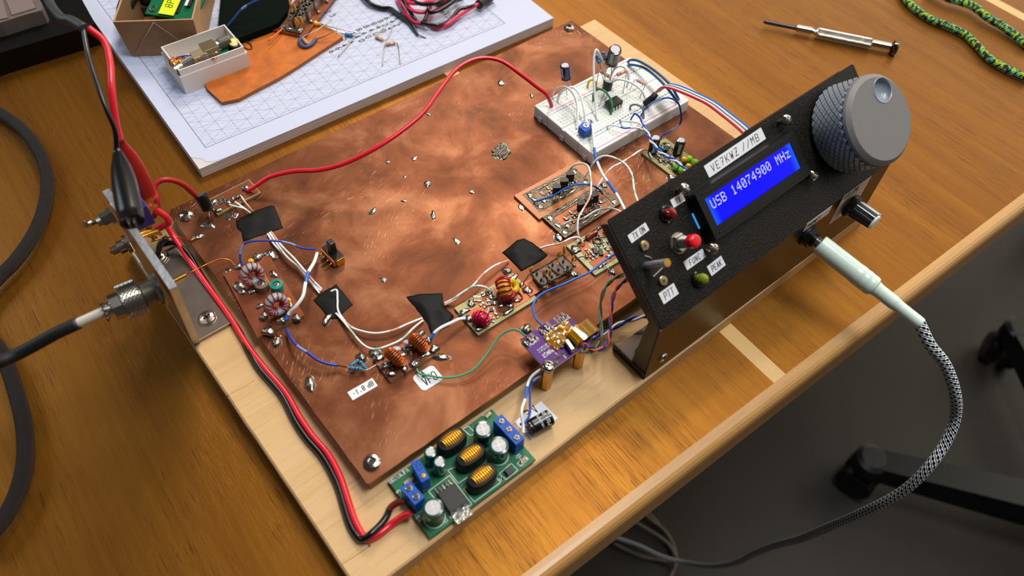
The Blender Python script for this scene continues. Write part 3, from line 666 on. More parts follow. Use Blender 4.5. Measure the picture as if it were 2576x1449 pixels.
def disc_cap(mb, c, tip_up, w=.3, h=.5, th=.16, mi=0, ang=0, leads=None, lm=1):
    """dipped ceramic capacitor: lens with a drawn-out tail"""
    c = np.array(c, float); up = nrm(tip_up); f = Fr(c, (math.cos(ang), math.sin(ang), 0.), up); pts = []
    vs = []; n = 12; K = 9
    for i in range(K+1):
        q = i/K; yy = -h/2+h*q; hw = w/2*math.sin(math.pi*min(1, .12+q*.88))**.6*(.45+.55*q if q < .6 else 1)*(1 if q < .97 else .4)
        hw = w/2*(max(.12, math.sin(math.pi*(q*.93+.03))**.8)*(.35+.65*min(1, q*1.6)))
        for k in range(n):
            a = 2*math.pi*k/n; vs.append(f(hw*math.cos(a), yy, th/2*(hw/(w/2))*math.sin(a)))
    mb.add(vs, [(i*n+k, i*n+(k+1) % n, (i+1)*n+(k+1) % n, (i+1)*n+k) for i in range(K) for k in range(n)] + [tuple(range(n-1, -1, -1)), tuple(K*n+k for k in range(n))], mi, True)
    for l in (leads or []): mb.tube([f(0, -h/2+.03, 0), *l], .025, 6, lm, 4)
def toroid(t, c, ax, R, r, turns, core, wire, wr=.035, arc=(0, 360), n_legs=None, name='toroid', sqz=1.3):
    """core and winding; arc is the wound part in degrees"""
    mb = MB(); mb.torus(c, ax, R, r, 32, 12, 0, sqz); tr = mb.build(name, core, t)
    ax = nrm(ax); tt = np.array((1., 0, 0)) if abs(ax[0]) < .9 else np.array((0, 1., 0)); x = nrm(tt-ax*(tt@ax)); y = np.cross(ax, x); pts = []
    K = turns*10
    for i in range(K+1):
        q = i/K; a = math.radians(arc[0]+(arc[1]-arc[0])*q); b_ = 2*math.pi*turns*q; d = x*math.cos(a)+y*math.sin(a)
        pts.append(np.array(c)+d*(R+(r+wr)*math.cos(b_))+ax*((r*sqz+wr)*math.sin(b_)))
    MB().tube(pts, wr, 6, 0, 1).build('winding', wire, tr)
    return tr
def smds(t, f, items, h=.07):
    """items: (u, v, w, l, angle, colour)"""
    for (u, v, w, l, a, col) in items:
        g = f.sub(u, v, 0, a); mb = MB()
        mb.box(g, (-l/2, -w/2, 0), (-l/2+l*.24, w/2, h), .008, 1); mb.box(g, (l/2-l*.24, -w/2, 0), (l/2, w/2, h), .008, 1)
        mb.box(g, (-l/2+l*.22, -w/2*.96, 0), (l/2-l*.22, w/2*.96, h*1.02), .008, 0)
        mb.build('chip_resistor' if col == 'k' else 'chip_capacitor', [M['smd_k'] if col == 'k' else M['smd_t'], M['solder']], t)
def blobs(t, f, items, h=.09, m=None, name='solder_joint'):
    for i, q in enumerate(items):
        u, v, rx, ry = q[:4]; MB().blob(f(u, v, 0), rx, ry, q[4] if len(q) > 4 else h, int(u*91+v*37) % 997, 12, 0, f, .2).build(name, m or M['solder'], t)
def pads(t, f, items, m, name='copper_pad', h=.012):
    for it in items:
        MB().prism(f, it, 0, h).build(name, m, t)
def board(name, label, q, z0, mat_core, mat_top, cat='circuit board', th=.15, border=0., group=None):
    f, L, H = quad_frame(q, z0+th); f = Fr(f.o-np.array((0, 0, th)), f.x, f.y)
    t = thing(name, label, cat, f(L/2, H/2, 0), group)
    MB().box(f, (0, 0, 0), (L, H, th-.01), .012).build('board_core', mat_core, t)
    if mat_top: MB().box(f, (border, border, th-.012), (L-border, H-border, th)).build('copper_face', mat_top, t)
    return t, Fr(f.o+np.array((0, 0, th)), f.x, f.y), L, H
def lp(f, px, py, h=0): return f.loc(px, py, h)

# ---------------------------------------------------------------- band filter with grey-blue toroids
t, f, L_, H_ = board('filter_board', 'small copper board with two grey-blue toroids and two round trimmers', [(657, 836), (781, 790), (661, 642), (552, 698)], ZC, M['fr4'], M['copper2'])
for (x0, y0, x1, y1) in ((.15, H_-1.1, .75, H_-.9), (L_-.75, .8, L_-.68, H_-.1)):
    MB().box(f, (x0, y0, 0), (x1, y1, .004)).build('isolation_cut', M['fr4o'], t)
blobs(t, f, [(*lp(f, x, y), rx, ry, h) for x, y, rx, ry, h in [(604, 724, .34, .42, .16), (636, 733, .22, .22, .14), (655, 770, .2, .16, .12), (665, 797, .26, .26, .2), (675, 834, .34, .28, .2), (708, 808, .3, .24, .22),
       (745, 800, .26, .24, .16), (650, 648, .34, .22, .22), (688, 690, .18, .3, .1), (727, 760, .2, .34, .1), (601, 671, .22, .22, .16)]])
toroid(t, P(634, 690, ZC+.85), (P(634, 690, ZC)-P(610, 660, ZC)) * np.array((1, 1, 0)) + np.array((0, 0, .4)), .42, .2, 12, M['torus_g'], M['enam_r'], .034, (-60, 250))
toroid(t, P(695, 766, ZC+.85), (P(695, 766, ZC)-P(671, 736, ZC)) * np.array((1, 1, 0)) + np.array((0, 0, .4)), .42, .2, 13, M['torus_g'], M['enam_r'], .034, (-60, 260))
for (px, py, m_, r_, lab) in ((657, 712, 'trim_gr', .36, 'brown-grey round trimmer'), (695, 714, 'trim_teal', .34, 'teal round trimmer')):
    c = P(px, py, ZC+.6); c[2] = ZC+.15
    mb = MB(); mb.lathe(c, (0, 0, 1), [(r_, 0), (r_, .38), (r_*.97, .44), (r_*.55, .45), (r_*.5, .3), (.01, .3)], 24, 0, caps=False)
    tb = mb.build('trimmer', M[m_], t, label=lab); mb = MB(); mb.lathe(c, (0, 0, 1), [(r_*.45, .3), (r_*.42, .4), (.01, .41)], 16, 0, caps=False); g = Fr(c+np.array((0, 0, .41)), (.8, .6, 0), (-.6, .8, 0))
    mb.build('adjusting_screw', M['steel_b'], tb); MB().box(g, (-r_*.3, -.03, -.01), (r_*.3, .03, .006)).build('screw_slot', mat('screw_recess', hx(70, 66, 62), .4, .9), tb)
for (px, py, z, w_) in ((713, 765, ZC+.6, .42), (723, 757, ZC+.6, .36), (631, 657, ZC+.6, .3)):
    mb = MB(); mb.ball(P(px, py, z), w_*.55, 14, 0, .8); mb.tube([P(px, py, z), P(px-4, py+18, ZC+.25)], .07, 8, 0, 2); mb.build('ceramic_capacitor', M['cap_yel'], t)
MB().tube([P(690, 842, ZC+.3), P(694, 850, ZC+.35), P(697, 856, ZC+.2)], .035, 6).build('bridge_wire', M['copper_raw'], t)

# ---------------------------------------------------------------- low-pass board with orange toroids
t, f, L_, H_ = board('filter_board', 'narrow copper board with two toroids wound in orange wire behind the VFO tag', [(983, 960), (1104, 886), (1066, 833), (939, 906)], ZC, M['fr4'], M['copper2'])
blobs(t, f, [(*lp(f, x, y), rx, ry, h) for x, y, rx, ry, h in [(952, 901, .28, .24, .14), (971, 920, .34, .24, .16), (983, 941, .26, .22, .18), (1018, 929, .18, .22, .2), (1042, 913, .32, .24, .14), (1072, 893, .34, .16, .12), (1092, 880, .32, .26, .2),
       (1058, 841, .22, .2, .18), (1077, 857, .24, .2, .16), (1030, 876, .34, .22, .14), (1010, 895, .3, .16, .12)]])
for (px, py) in ((992, 898), (1052, 862)):
    ax = np.array((math.cos(math.radians(68)), math.sin(math.radians(68)), .25)); tr = toroid(t, P(px, py, ZC+.72), (.98, .2, .25), .34, .14, 22, M['core_y'] if 0 else M['smd_k'], M['enam_o'], .035, (-75, 255), sqz=1.5)
for (px, py) in ((1025, 862), (998, 878)):
    MB().ball(P(px, py, ZC+.55), .24, 12, 0, .6, (.5, .5, .6)).build('bead_capacitor', M['clearblob'], t)
smds(t, f, [(*lp(f, 1014, 893), .13, .3, 30, 'k'), (*lp(f, 1034, 888), .13, .26, 80, 't'), (*lp(f, 1010, 878), .12, .24, 10, 'k')])
t = thing('attenuator_resistors', 'three blue resistors soldered together on the copper between wire and filter board', 'resistors', P(890, 925, ZC))
for (a, b_, L2) in (((873, 925, .35), (912, 928, .3), .62), ((880, 922, .35), (902, 905, .3), .5), ((905, 908, .4), (922, 930, .3), .5)):
    mb = MB(); resistor(mb, P(a[0], a[1], ZC+a[2]), P(b_[0], b_[1], ZC+b_[2]), L2, .105); mb.build('resistor', RM_BLU, t)
MB().tube([P(848, 919, ZC+.25), P(860, 921, ZC+.3), P(876, 925, ZC+.35)], .04, 6).build('lead', M['copper_raw'], t)
MB().tube([P(910, 928, ZC+.3), P(922, 931, ZC+.25), P(948, 917, ZC+.22)], .035, 6).build('lead', M['steel_b'], t)

# ---------------------------------------------------------------- amplifier board with yellow toroid
t, f, L_, H_ = board('amplifier_board', 'greenish fibreglass board with one yellow and one crimson wound toroid', [(1203, 842), (1353, 751), (1290, 686), (1142, 775)], ZC, M['fr4'], None, th=.16)
pads(t, f, [[(.25, .25), (L_-.25, .2), (L_-.3, 1.25), (2.9, 1.1), (2.8, .75), (2.1, .8), (2., 1.3), (.3, 1.5)], [(.5, 1.6), (1.9, 1.45), (2.1, H_-.35), (.9, H_-.3)], [(2.3, 1.3), (L_-1.1, 1.35), (L_-1.1, H_-.2), (2.4, H_-.2)], [(L_-.95, 1.4), (L_-.15, 1.4), (L_-.15, H_-.25), (L_-.95, H_-.2)]], M['copper2'])
c = P(1271, 727, ZC+.75); tor = toroid(t, c, (.85, -.42, .3), .44, .16, 14, M['core_y'], M['enam_m'], .05, (0, 330), sqz=2.0)
c = P(1289, 720, ZC+.45); mb = MB(); mb.torus(c, (.35, -.5, .8), .27, .17, 28, 12, 0, 1.0); mb.build('toroid', M['core_y'], t, label='bare yellow toroid core')
toroid(t, P(1210, 802, ZC+.5), (.8, .55, .2), .26, .15, 12, M['enam_m'], M['enam_m'], .05, (0, 345), sqz=1.7)
mb = MB(); disc_cap(mb, P(1254, 741, ZC+.7), (.1, .1, 1), .36, .62, .18, 0, .2, [[P(1257, 762, ZC+.2)]]); mb.build('ceramic_capacitor', [M['cap_tan'], M['steel_b']], t)
it = []
for (x, y, w, l, a, col) in [(1196, 752, .2, .34, 60, 't'), (1206, 753, .22, .34, 60, 't'), (1214, 742, .12, .24, 70, 'k'), (1223, 742, .12, .24, -20, 'k'), (1212, 766, .14, .26, 10, 't'), (1222, 771, .13, .28, 10, 'k'), (1231, 752, .13, .28, -10, 'k'),
      (1230, 762, .16, .3, 70, 'k'), (1238, 764, .2, .34, -30, 'k'), (1236, 780, .2, .36, -30, 'k'), (1250, 795, .12, .28, 70, 'k'), (1233, 800, .13, .28, 40, 't'), (1241, 806, .12, .26, 50, 'k'), (1228, 784, .12, .26, 20, 't'), (1245, 786, .12, .26, 60, 't'), (1233, 742, .12, .26, 60, 'k')]:
    it.append((*lp(f, x, y), w, l, a, col))
smds(t, f, it, .08)
blobs(t, f, [(*lp(f, x, y), rx, ry, h) for x, y, rx, ry, h in [(1185, 764, .24, .22, .12), (1167, 785, .3, .2, .12), (1182, 802, .3, .24, .14), (1204, 829, .22, .16, .12), (1230, 735, .24, .18, .14), (1245, 752, .16, .14, .1), (1262, 768, .24, .14, .1),
       (1283, 770, .2, .16, .12), (1300, 757, .18, .16, .1), (1327, 731, .3, .26, .14), (1312, 716, .18, .18, .12), (1293, 698, .36, .14, .1), (1276, 786, .32, .16, .1), (1229, 811, .22, .14, .1), (1290, 748, .14, .14, .1), (1262, 750, .12, .12, .1), (1212, 790, .14, .12, .1)]])
for pts in ([(1302, 716), (1301, 730), (1313, 745), (1312, 752), (1300, 757)], [(1226, 730), (1234, 738), (1244, 748)]):
    MB().tube([P(x, y, ZC+.2) for x, y in pts], .05, 6, 0, 3).build('trace', M['tin'], t)

# ---------------------------------------------------------------- crystal filter
def crystal(t, c, ang, h=.36, up=True):
    f = Fr(c, (math.cos(ang), math.sin(ang), 0), (-math.sin(ang), math.cos(ang), 0)); poly = []
    for k in range(16):
        a = 2*math.pi*k/16; poly.append((math.copysign(.31, math.cos(a))+.19*math.cos(a), .2*math.sin(a)))
    mb = MB(); mb.prism(f, poly, 0, h, 0); b_ = mb.build('crystal_can', M['steel_b'], t)
    mb = MB(); mb.prism(f, [(x*1.06, y*1.1) for x, y in poly], h-.04, h+.02, 0)
    mb.build('crystal_base', M['cryst'], b_)
    mb = MB()
    for s in (-.24, .24): mb.lathe(f(s, 0, h+.02), (0, 0, 1), [(.06, 0), (.055, .01), (.01, .012)], 10, 0, caps=False)
    mb.build('glass_seal', M['blk'], b_)
    mb = MB()
    for s in (-.24, .24): mb.tube([f(s, 0, h), f(s*1.05, .02, h+.12), f(s*.8, .05, h+.2)], .03, 6, 0, 3); mb.blob(f(s*.9, .03, h+.08), .07, .07, .1, 3, 8)
    mb.build('pin', M['solder'], b_)
t = thing('crystal_filter', 'row of dark crystals wired with tan capacitors beside the amplifier board', 'electronic module', P(1390, 680, ZC))
q = [(1362, 722), (1446, 672), (1416, 641), (1336, 688)]; f, L_, H_ = quad_frame(q, ZC+.55)
g = Fr(np.array((f.o[0], f.o[1], ZC)), f.x, f.y)
MB().box(g, (-.75, .02, 0), (.35, H_-.05, .22), .01).build('copper_strip', M['copper2'], t)
MB().box(g, (.0, 0, 0), (L_, H_, .1), .01).build('board', M['fr4o'], t)
mb = MB()
for a, b_ in (((0, 0), (L_, 0)), ((L_, 0), (L_, H_)), ((L_, H_), (0, H_)), ((0, H_), (0, 0))):
    mb.tube([g(a[0], a[1], .56), g(b_[0], b_[1], .56)], .04, 6, 0, 1)
mb.build('ground_wire', M['tin'], t)
nx = max(4, int((L_-.1)/.47)); ga = math.atan2(f.x[1], f.x[0])
for i in range(nx):
    u = .28+(L_-.56)*i/(nx-1); crystal(t, g(u, H_/2+.08*(-1)**i, .1), ga+math.radians(90+7*((i % 3)-1)), .4)
print('XTAL', L_, H_, nx)
for (px, py, z, w, h_, a, tail) in ((1336, 679, 1.0, .34, .55, .3, (1328, 692)), (1406, 640, 1.2, .34, .62, .3, (1399, 655)), (1419, 630, 1.35, .4, .8, 1.0, (1420, 653)), (1441, 652, 1.1, .32, .62, .5, (1435, 664)), (1368, 690, 1.1, .26, .8, 1.2, (1369, 712)), (1383, 688, 1.1, .28, .72, .9, (1379, 716))):
    mb = MB(); disc_cap(mb, P(px, py, ZC+z), (.06, .03, 1), w, h_, .17, 0, a, [[P(*tail, ZC+.5)]]); mb.build('ceramic_capacitor', [M['cap_tan'], M['steel_b']], t)
MB().tube([P(1316, 711, ZC+.25), P(1324, 701, ZC+.5), P(1331, 690, ZC+.75)], .035, 6).build('lead', M['steel_b'], t)
MB().tube([P(1446, 656, ZC+.9), P(1454, 650, ZC+.7), P(1463, 646, ZC+.45), P(1474, 647, ZC+.3)], .03, 6).build('lead', M['band_k'], t)
for (x, y) in ((1444, 669), (1422, 682), (1370, 724)): MB().blob(P(x, y, ZC+.5), .12, .1, .12, x, 10).build('solder_joint', M['solder'], t)

# ---------------------------------------------------------------- mixer board half hidden by the panel
t, f, L_, H_ = board('mixer_board', 'pale green edged board crowded with tiny chips beside the black panel', [(1497, 692), (1608, 628), (1535, 556), (1425, 618)], ZC, mat('pale_fibreglass', hx(176, 178, 130), .45), None, th=.15)
pads(t, f, [[(.28, .25), (L_-.3, .25), (L_-.3, .9), (.28, .9)], [(.3, 1.), (1.0, 1.), (1.05, H_-.3), (.5, H_-.3)], [(1.3, H_-.7), (L_-.4, H_-.7), (L_-.4, H_-.25), (1.0, H_-.25)]], M['copper2'])
it = []; rd = random.Random(11)
for (x, y) in [(1484, 633), (1492, 628), (1501, 616), (1508, 622), (1515, 610), (1497, 646), (1478, 640), (1520, 618), (1524, 626), (1530, 612), (1512, 600), (1505, 594), (1520, 596), (1532, 633), (1538, 625), (1488, 650), (1476, 632), (1540, 640)]:
    it.append((*lp(f, x, y), .12, .26, rd.choice((0, 90, 80)), rd.choice('kt')))
smds(t, f, it, .07)
for (x, y) in ((1497, 633), (1511, 637)):
    g = f.sub(*lp(f, x, y), 0, 60); MB().box(g, (-.2, -.12, 0), (.2, .12, .13), .015).build('integrated_circuit', M['smd_k'], t)
blobs(t, f, [(*lp(f, x, y), rx, ry, h) for x, y, rx, ry, h in [(1448, 628, .34, .26, .12), (1468, 606, .36, .12, .14), (1476, 648, .12, .1, .12), (1515, 666, .3, .18, .06), (1492, 592, .14, .12, .14), (1506, 576, .2, .14, .14), (1526, 590, .2, .2, .12), (1490, 640, .1, .16, .1), (1532, 645, .26, .16, .1)]])
mb = MB(); mb.lathe(P(1474, 600, ZC+.3), P(1500, 583, ZC+.3)-P(1474, 600, ZC+.3), [(.01, 0), (.13, .04), (.16, .15), (.13, .3), (.14, .6), (.17, .75), (.1, .85), (.01, .87)], 14); mb.build('inductor', mat('dark_red_inductor', hx(128, 50, 20), .25, coat=.4), t)
for (x, y) in ((1474, 646), (1495, 591), (1470, 612)): MB().ball(P(x, y, ZC+.25), .05, 8).build('wire_end', M['red'], t)
MB().tube([P(1514, 664, ZC+.25), P(1524, 670, ZC+.3), P(1536, 682, ZC+.2)], .03, 6).build('bridge_wire', M['steel_b'], t)
MB().torus(P(1503, 606, ZC+.22), (0, 0, 1), .22, .06, 20, 8).build('ring_trace', M['tin'], t)

# ---------------------------------------------------------------- the two transistor amplifiers
def to92(t, px, py, z, ang, h=.6):
    c = P(px, py, z); f = Fr(c, (math.cos(ang), math.sin(ang), 0), (-math.sin(ang), math.cos(ang), 0)); poly = [(.24*math.cos(math.radians(a)), .24*math.sin(math.radians(a))) for a in range(-35, 216, 25)]
    mb = MB(); mb.prism(f, poly, -h/2, h/2); b_ = mb.build('transistor', mat('moulded_black', hx(9, 9, 10), .36, spec=.35), t)
    mb = MB()
    for s in (-.1, 0, .1): mb.tube([f(s, 0, -h/2), f(s*1.4, 0, -h/2-.15), f(s*2.2, -.05, -h/2-.32)], .025, 6, 0, 2)
    mb.build('transistor_leads', M['steel_b'], b_)
spec = [('amplifier_board', 'tinned circuit on a wider bare orange board, three black transistors, beside the breadboard', [(1358, 534), (1487, 463), (1450, 420), (1315, 488)], [(1400, 478), (1419, 462), (1434, 445)], .0),
        ('amplifier_board', 'all-tinned grey circuit board with three black transistors overlapping the orange board', [(1420, 598), (1563, 512), (1505, 462), (1366, 548)], [(1462, 519), (1480, 508), (1495, 498)], .0)]
for k, (nm, lab, q, tr3, _) in enumerate(spec):
    z0 = ZC+.16
    if k == 0:
        fo, Lo, Ho = quad_frame([(1353, 553), (1519, 458), (1458, 401), (1296, 490)], ZC+.16); fo = Fr(fo.o-np.array((0, 0, .16)), fo.x, fo.y)
        t = thing(nm, lab, 'circuit board', fo(Lo/2, Ho/2, 0)); MB().box(fo, (0, 0, 0), (Lo, Ho, .16), .012).build('board_core', M['fr4o'], t)
        f, L_, H_ = quad_frame(q, ZC+.17); g = Fr(np.array((f.o[0], f.o[1], ZC+.16)), f.x, f.y)
    else:
        t, g, L_, H_ = board(nm, lab, q, ZC+.01, M['copper2'], None, th=.16)
    fr_ = [(0, 0), (L_, 0), (L_, .42), (.55, .42), (.55, H_-.42), (L_, H_-.42), (L_, H_), (0, H_)]
    MB().prism(g, [(0, 0), (L_, 0), (L_, .4), (0, .4)], 0, .02).build('ground_trace', M['tin'], t)
    MB().prism(g, [(0, .4), (.5, .4), (.5, H_), (0, H_)], 0, .02).build('ground_trace', M['tin'], t)
    MB().prism(g, [(.5, H_-.38), (L_, H_-.38), (L_, H_), (.5, H_)], 0, .02).build('ground_trace', M['tin'], t)
    MB().prism(g, [(L_-.35, .4), (L_, .4), (L_, H_-.38), (L_-.35, H_-.38)], 0, .02).build('ground_trace', M['tin'], t)
    if k == 1: pass
    else: MB().box(g, (.5, .4, 0), (L_-.35, H_-.38, .008)).build('board_face', mat('brown_board_face', hx(150, 98, 54), .45), t)
    ins = [(.62, .5, 1.0, .85), (1.1, .5, 1.3, 1.0), (1.5, .48, 2.3, .62), (2.5, .48, 3.2, .75), (1.1, 1.15, 1.9, 1.3), (2.2, .95, 2.9, 1.1), (L_-.95, .6, L_-.45, 1.0)]
    for (a, b2, c, d) in ins: MB().box(g, (a, b2, 0), (min(c, L_-.1), min(d, H_-.1), .018)).build('trace', M['tin'], t)
    rd = random.Random(20+k); it = []
    for (u, v, a, col) in [(1.15, .62, 90, 'k'), (1.4, .85, 90, 'k'), (1.62, .9, 90, 'k'), (1.85, .6, 90, 'k'), (2.15, .55, 60, 'k'), (2.5, .62, 20, 't'), (2.75, .75, 30, 'k'), (3.0, .8, 60, 'k'), (2.3, .42, 10, 't'), (1.5, 1.2, 90, 't'), (.95, 1.05, 90, 't'), (3.15, .55, 70, 'k')]:
        it.append((min(u, L_-.3), min(v, H_-.3), .12, .24, a, col))
    smds(t, g, it, .07)
    bl = [(.25, .3, .2, .18), (.28, .9, .18, .24), (.3, H_-.3, .24, .2), (L_-.3, H_-.3, .26, .2), (L_-.25, .3, .24, .2), (L_-.7, H_-.55, .22, .16), (.7, .55, .22, .16), (1.7, .22, .3, .1), (2.6, .2, .34, .1), (1.4, H_-.2, .5, .06), (2.4, H_-.2, .4, .06), (1.0, .95, .1, .1), (2.1, .9, .1, .1), (L_-.9, .8, .16, .18)]
    blobs(t, g, bl, .07)
    for (x, y) in tr3: to92(t, x, y, ZC+.85, -.55+.25*k)
# ---------------------------------------------------------------- audio amplifier
t, f, L_, H_ = board('audio_board', 'fibreglass board with two upright black capacitors and bright green inductors', [(1705, 452), (1768, 412), (1671, 347), (1613, 384)], ZC, M['fr4'], None, th=.16)
pads(t, f, [[(.3, .25), (L_-.3, .25), (L_-.3, 1.1), (.3, 1.1)], [(.3, 1.3), (L_-.3, 1.3), (L_-.3, H_-.25), (.3, H_-.25)]], M['tin'])
rd = random.Random(31); it = []
for i in range(16): it.append((rd.uniform(.4, L_-.4), rd.uniform(.4, H_-.4), .13, .28, rd.choice((0, 90, 30)), rd.choice('kktt')))
smds(t, f, it, .08)
blobs(t, f, [(rd.uniform(.3, L_-.3), rd.uniform(.3, H_-.3), rd.uniform(.12, .24), rd.uniform(.1, .2), .1) for i in range(18)])
for (px, py, z, r_, h_) in ((1641, 383, ZC+.16, .3, 1.15), (1704, 386, ZC+.16, .3, 1.05)):
    c = P(px, py, z); s = ecap(t, c, (.05, .02, 1), r_, h_, M['cap_brn'], stripe=3.9, cross=False)
for (a, b_) in (((1726, 397), (1754, 414)), ((1697, 415), (1722, 432))):
    A, B = P(*a, ZC+.5), P(*b_, ZC+.5); d = nrm(B-A); Lx = np.linalg.norm(B-A); mb = MB()
    mb.lathe(A, d, [(.01, 0), (.16, .03), (.24, .12), (.25, .25), (.2, .33), (.2, Lx-.33), (.25, Lx-.25), (.24, Lx-.1), (.14, Lx-.02), (.01, Lx)], 16)
    for q in (.28, .45, .62): mb.lathe(A+d*(Lx*q), d, [(.222, 0), (.222, .05)], 16, 1, caps=False)
    mb.tube([A, A-d*.15-np.array((0, 0, .3))], .03, 6, 2, 1); mb.tube([B, B+d*.15-np.array((0, 0, .3))], .03, 6, 2, 1)
    mb.build('inductor', [M['res_green'], M['band_k'], M['steel_b']], t)
for (px, py) in ((1721, 401), (1732, 418)):
    mb = MB(); mb.ball(P(px, py, ZC+.6), .19, 12, 0, .9); mb.tube([P(px, py, ZC+.55), P(px-2, py+8, ZC+.25)], .03, 6, 1, 2); mb.build('tantalum_capacitor', [mat('orange_bead', hx(226, 150, 20), .2, coat=.5), M['steel_b']], t)
mb = MB(); resistor(mb, P(1656, 368, ZC+.4), P(1672, 378, ZC+.4), .4, .09); mb.build('resistor', RM_BLU, t)
MB().box(f.sub(*lp(f, 1675, 379), .05, 20), (-.2, -.12, 0), (.2, .12, .2), .02).build('integrated_circuit', M['smd_k'], t)
MB().tube([P(1634, 384, ZC+.35), P(1637, 392, ZC+.3), P(1641, 398, ZC+.25)], .05, 6).build('wire_end', M['white'], t)
# ---------------------------------------------------------------- power island
t, f, L_, H_ = board('power_board', 'small copper board strip with black capacitor and red wire soldered on it', [(541, 541), (657, 483), (625, 451), (523, 503)], ZC, M['fr4'], M['copper2'], th=.16, border=.05)
for (x, y, w) in ((554, 507, .34),): MB().box(f, (lp(f, x, y)[0]-w, lp(f, x, y)[1]-w*.7, 0), (lp(f, x, y)[0]+w, lp(f, x, y)[1]+w*.7, .02)).build('solder_pad', M['solder'], t)
blobs(t, f, [(*lp(f, x, y), rx, ry, h) for x, y, rx, ry, h in [(620, 476, .2, .24, .2), (576, 511, .16, .2, .16), (586, 503, .18, .16, .18), (601, 497, .24, .1, .16), (550, 530, .3, .14, .14), (537, 510, .26, .2, .14)]])
A, B = P(506, 494, ZC+1.25), P(524, 526, ZC+.5); s = ecap(t, B, A-B, .33, np.linalg.norm(A-B)+.1, M['blk_g'], mat('cap_black_top', hx(70, 74, 74), .4), cross=False, stripe=2.6, label='small black electrolytic capacitor leaning over')
MB().tube([B, P(527, 545, ZC+.3), P(528, 555, ZC+.1)], .03, 6, 0, 3).build('lead', M['steel_b'], t)

# ---------------------------------------------------------------- slide switch
t = thing('slide_switch', 'tiny brass-coloured slide switch with tall black slider standing on the copper', 'switch', P(835, 640, ZC))
o = P(845, 664, ZC+.05); o[2] = ZC+.05; e = P(866, 632, ZC) - P(838, 605, ZC); f = Fr((*P(812, 612, ZC)[:2], ZC+.05), P(853, 664, ZC)-P(812, 612, ZC), (1, 1, 0)); Ls = 1.25
gf = Fr((*P(838, 641, ZC+.3)[:2], ZC+.02), (.06, -1, 0), (1, .06, 0))
MB().box(gf, (-.62, -.26, .08), (.62, .3, .5), .03).build('housing', M['gold'], t)
MB().box(gf, (-.62, -.26, .5), (.62, .3, .56), .01).build('frame', M['gun'], t)
mb = MB(); mb.box(gf, (-.2, -.14, .5), (.2, .2, 1.35), .05); mb.build('slider', M['blk'], t)
MB().box(gf, (-.6, -.36, .1), (.6, -.26, .48), .01).build('terminal_board', M['fr4o'], t)
for s in (-.45, -.15, .15, .45):
    MB().tube([gf(s, -.3, .3), gf(s, -.55, .3), gf(s, -.7, .22)], .04, 6, 0, 2).build('terminal', M['gold'], t)
MB().blob(gf(-.15, -.5, .28), .1, .12, .12, 3).build('solder_joint', M['solder'], t)
MB().box(gf, (.62, -.2, .02), (.66, .28, .5), .005).build('end_tab', M['gold'], t)
# ---------------------------------------------------------------- solderless breadboard
zt = ZC+.85
bf, BL, BH = quad_frame([(1489, 389), (1737, 250.6), (1586, 143.8), (1347.3, 265.5)], zt)
BL, BH = 8.3, 5.45
bb = thing('breadboard', 'white solderless breadboard sitting on the far end of the copper board', 'breadboard', bf(BL/2, BH/2, -.85))
mb = MB()
mb.box(bf, (0, 0, -.85), (BL, 1.28, 0), .04); mb.box(bf, (0, 1.30, -.85), (BL, 2.62, 0), .04)
mb.box(bf, (0, 2.6, -.85), (BL, 2.86, -.07)); mb.box(bf, (0, 2.84, -.85), (BL, 4.15, 0), .04); mb.box(bf, (0, 4.17, -.85), (BL, BH, 0), .04)
for v in (.6, 2.7, 4.8): mb.box(bf, (-.08, v-.17, -.85), (.02, v+.17, -.5), .02)
mb.build('body', M['bb'], bb)
MB().box(bf, (.9, -.012, -.78), (1.25, .05, -.45), .01).box(bf, (7.0, -.012, -.78), (7.35, .05, -.45), .01).build('side_slot', M['bb_hole'], bb)
mb = MB(); pitch = .254; c0 = (BL-29*pitch)/2+.12
HOLE = lambda c, r: (c0+c*pitch, r)
rows = [1.55+pitch*k for k in range(5)]; rows = [1.5+pitch*k*.93 for k in range(5)]; rows2 = [3.02+pitch*k*.93 for k in range(5)]
for c in range(30):
    for v in rows+rows2: mb.add([bf(c0+c*pitch+a*.05, v+b_*.05, .002) for a, b_ in ((-1, -1), (1, -1), (1, 1), (-1, 1))], [(0, 1, 2, 3)])
for c in range(30):
    if c % 6 == 5: continue
    for v in (.5, .76, 4.7, 4.96): mb.add([bf(c0+c*pitch+a*.05, v+b_*.05, .002) for a, b_ in ((-1, -1), (1, -1), (1, 1), (-1, 1))], [(0, 1, 2, 3)])
mb.build('sockets', M['bb_hole'], bb, kind='stuff')
for v, m_ in ((.22, 'lpink'), (1.06, 'lblue'), (4.38, 'lpink'), (5.24, 'lblue')):
    MB().box(bf, (.5, v-.022, 0), (BL-.45, v+.022, .004)).build('printed_line', M[m_], bb)
mb = MB(); rf = bf
for c, ch in enumerate('abcde'): write(mb, bf.sub(0, 0, 0, 90), ch if ch in G else 'a', 0, 0, .001) if 0 else None
lf = lambda u, v: Fr(bf(u, v, 0), -bf.y, bf.x)
for v, ch in zip(rows, 'ABCDE'): write(mb, lf(c0-.32, v+.05), ch, 0, 0, .12, .018, .004)
for v, ch in zip(rows2, 'FGHIJ'): write(mb, lf(c0-.32, v+.05), ch, 0, 0, .12, .018, .004)
for c in range(30):
    s_ = str(c+1)
    write(mb, lf(c0+c*pitch-.05, 1.34), s_, 0, 0, .11, .018, .004, gap=.8); write(mb, lf(c0+c*pitch-.05, 4.22), s_, 0, 0, .11, .018, .004, gap=.8)
mb.build('printed_numbers', M['lgrey'], bb)
mb = MB()
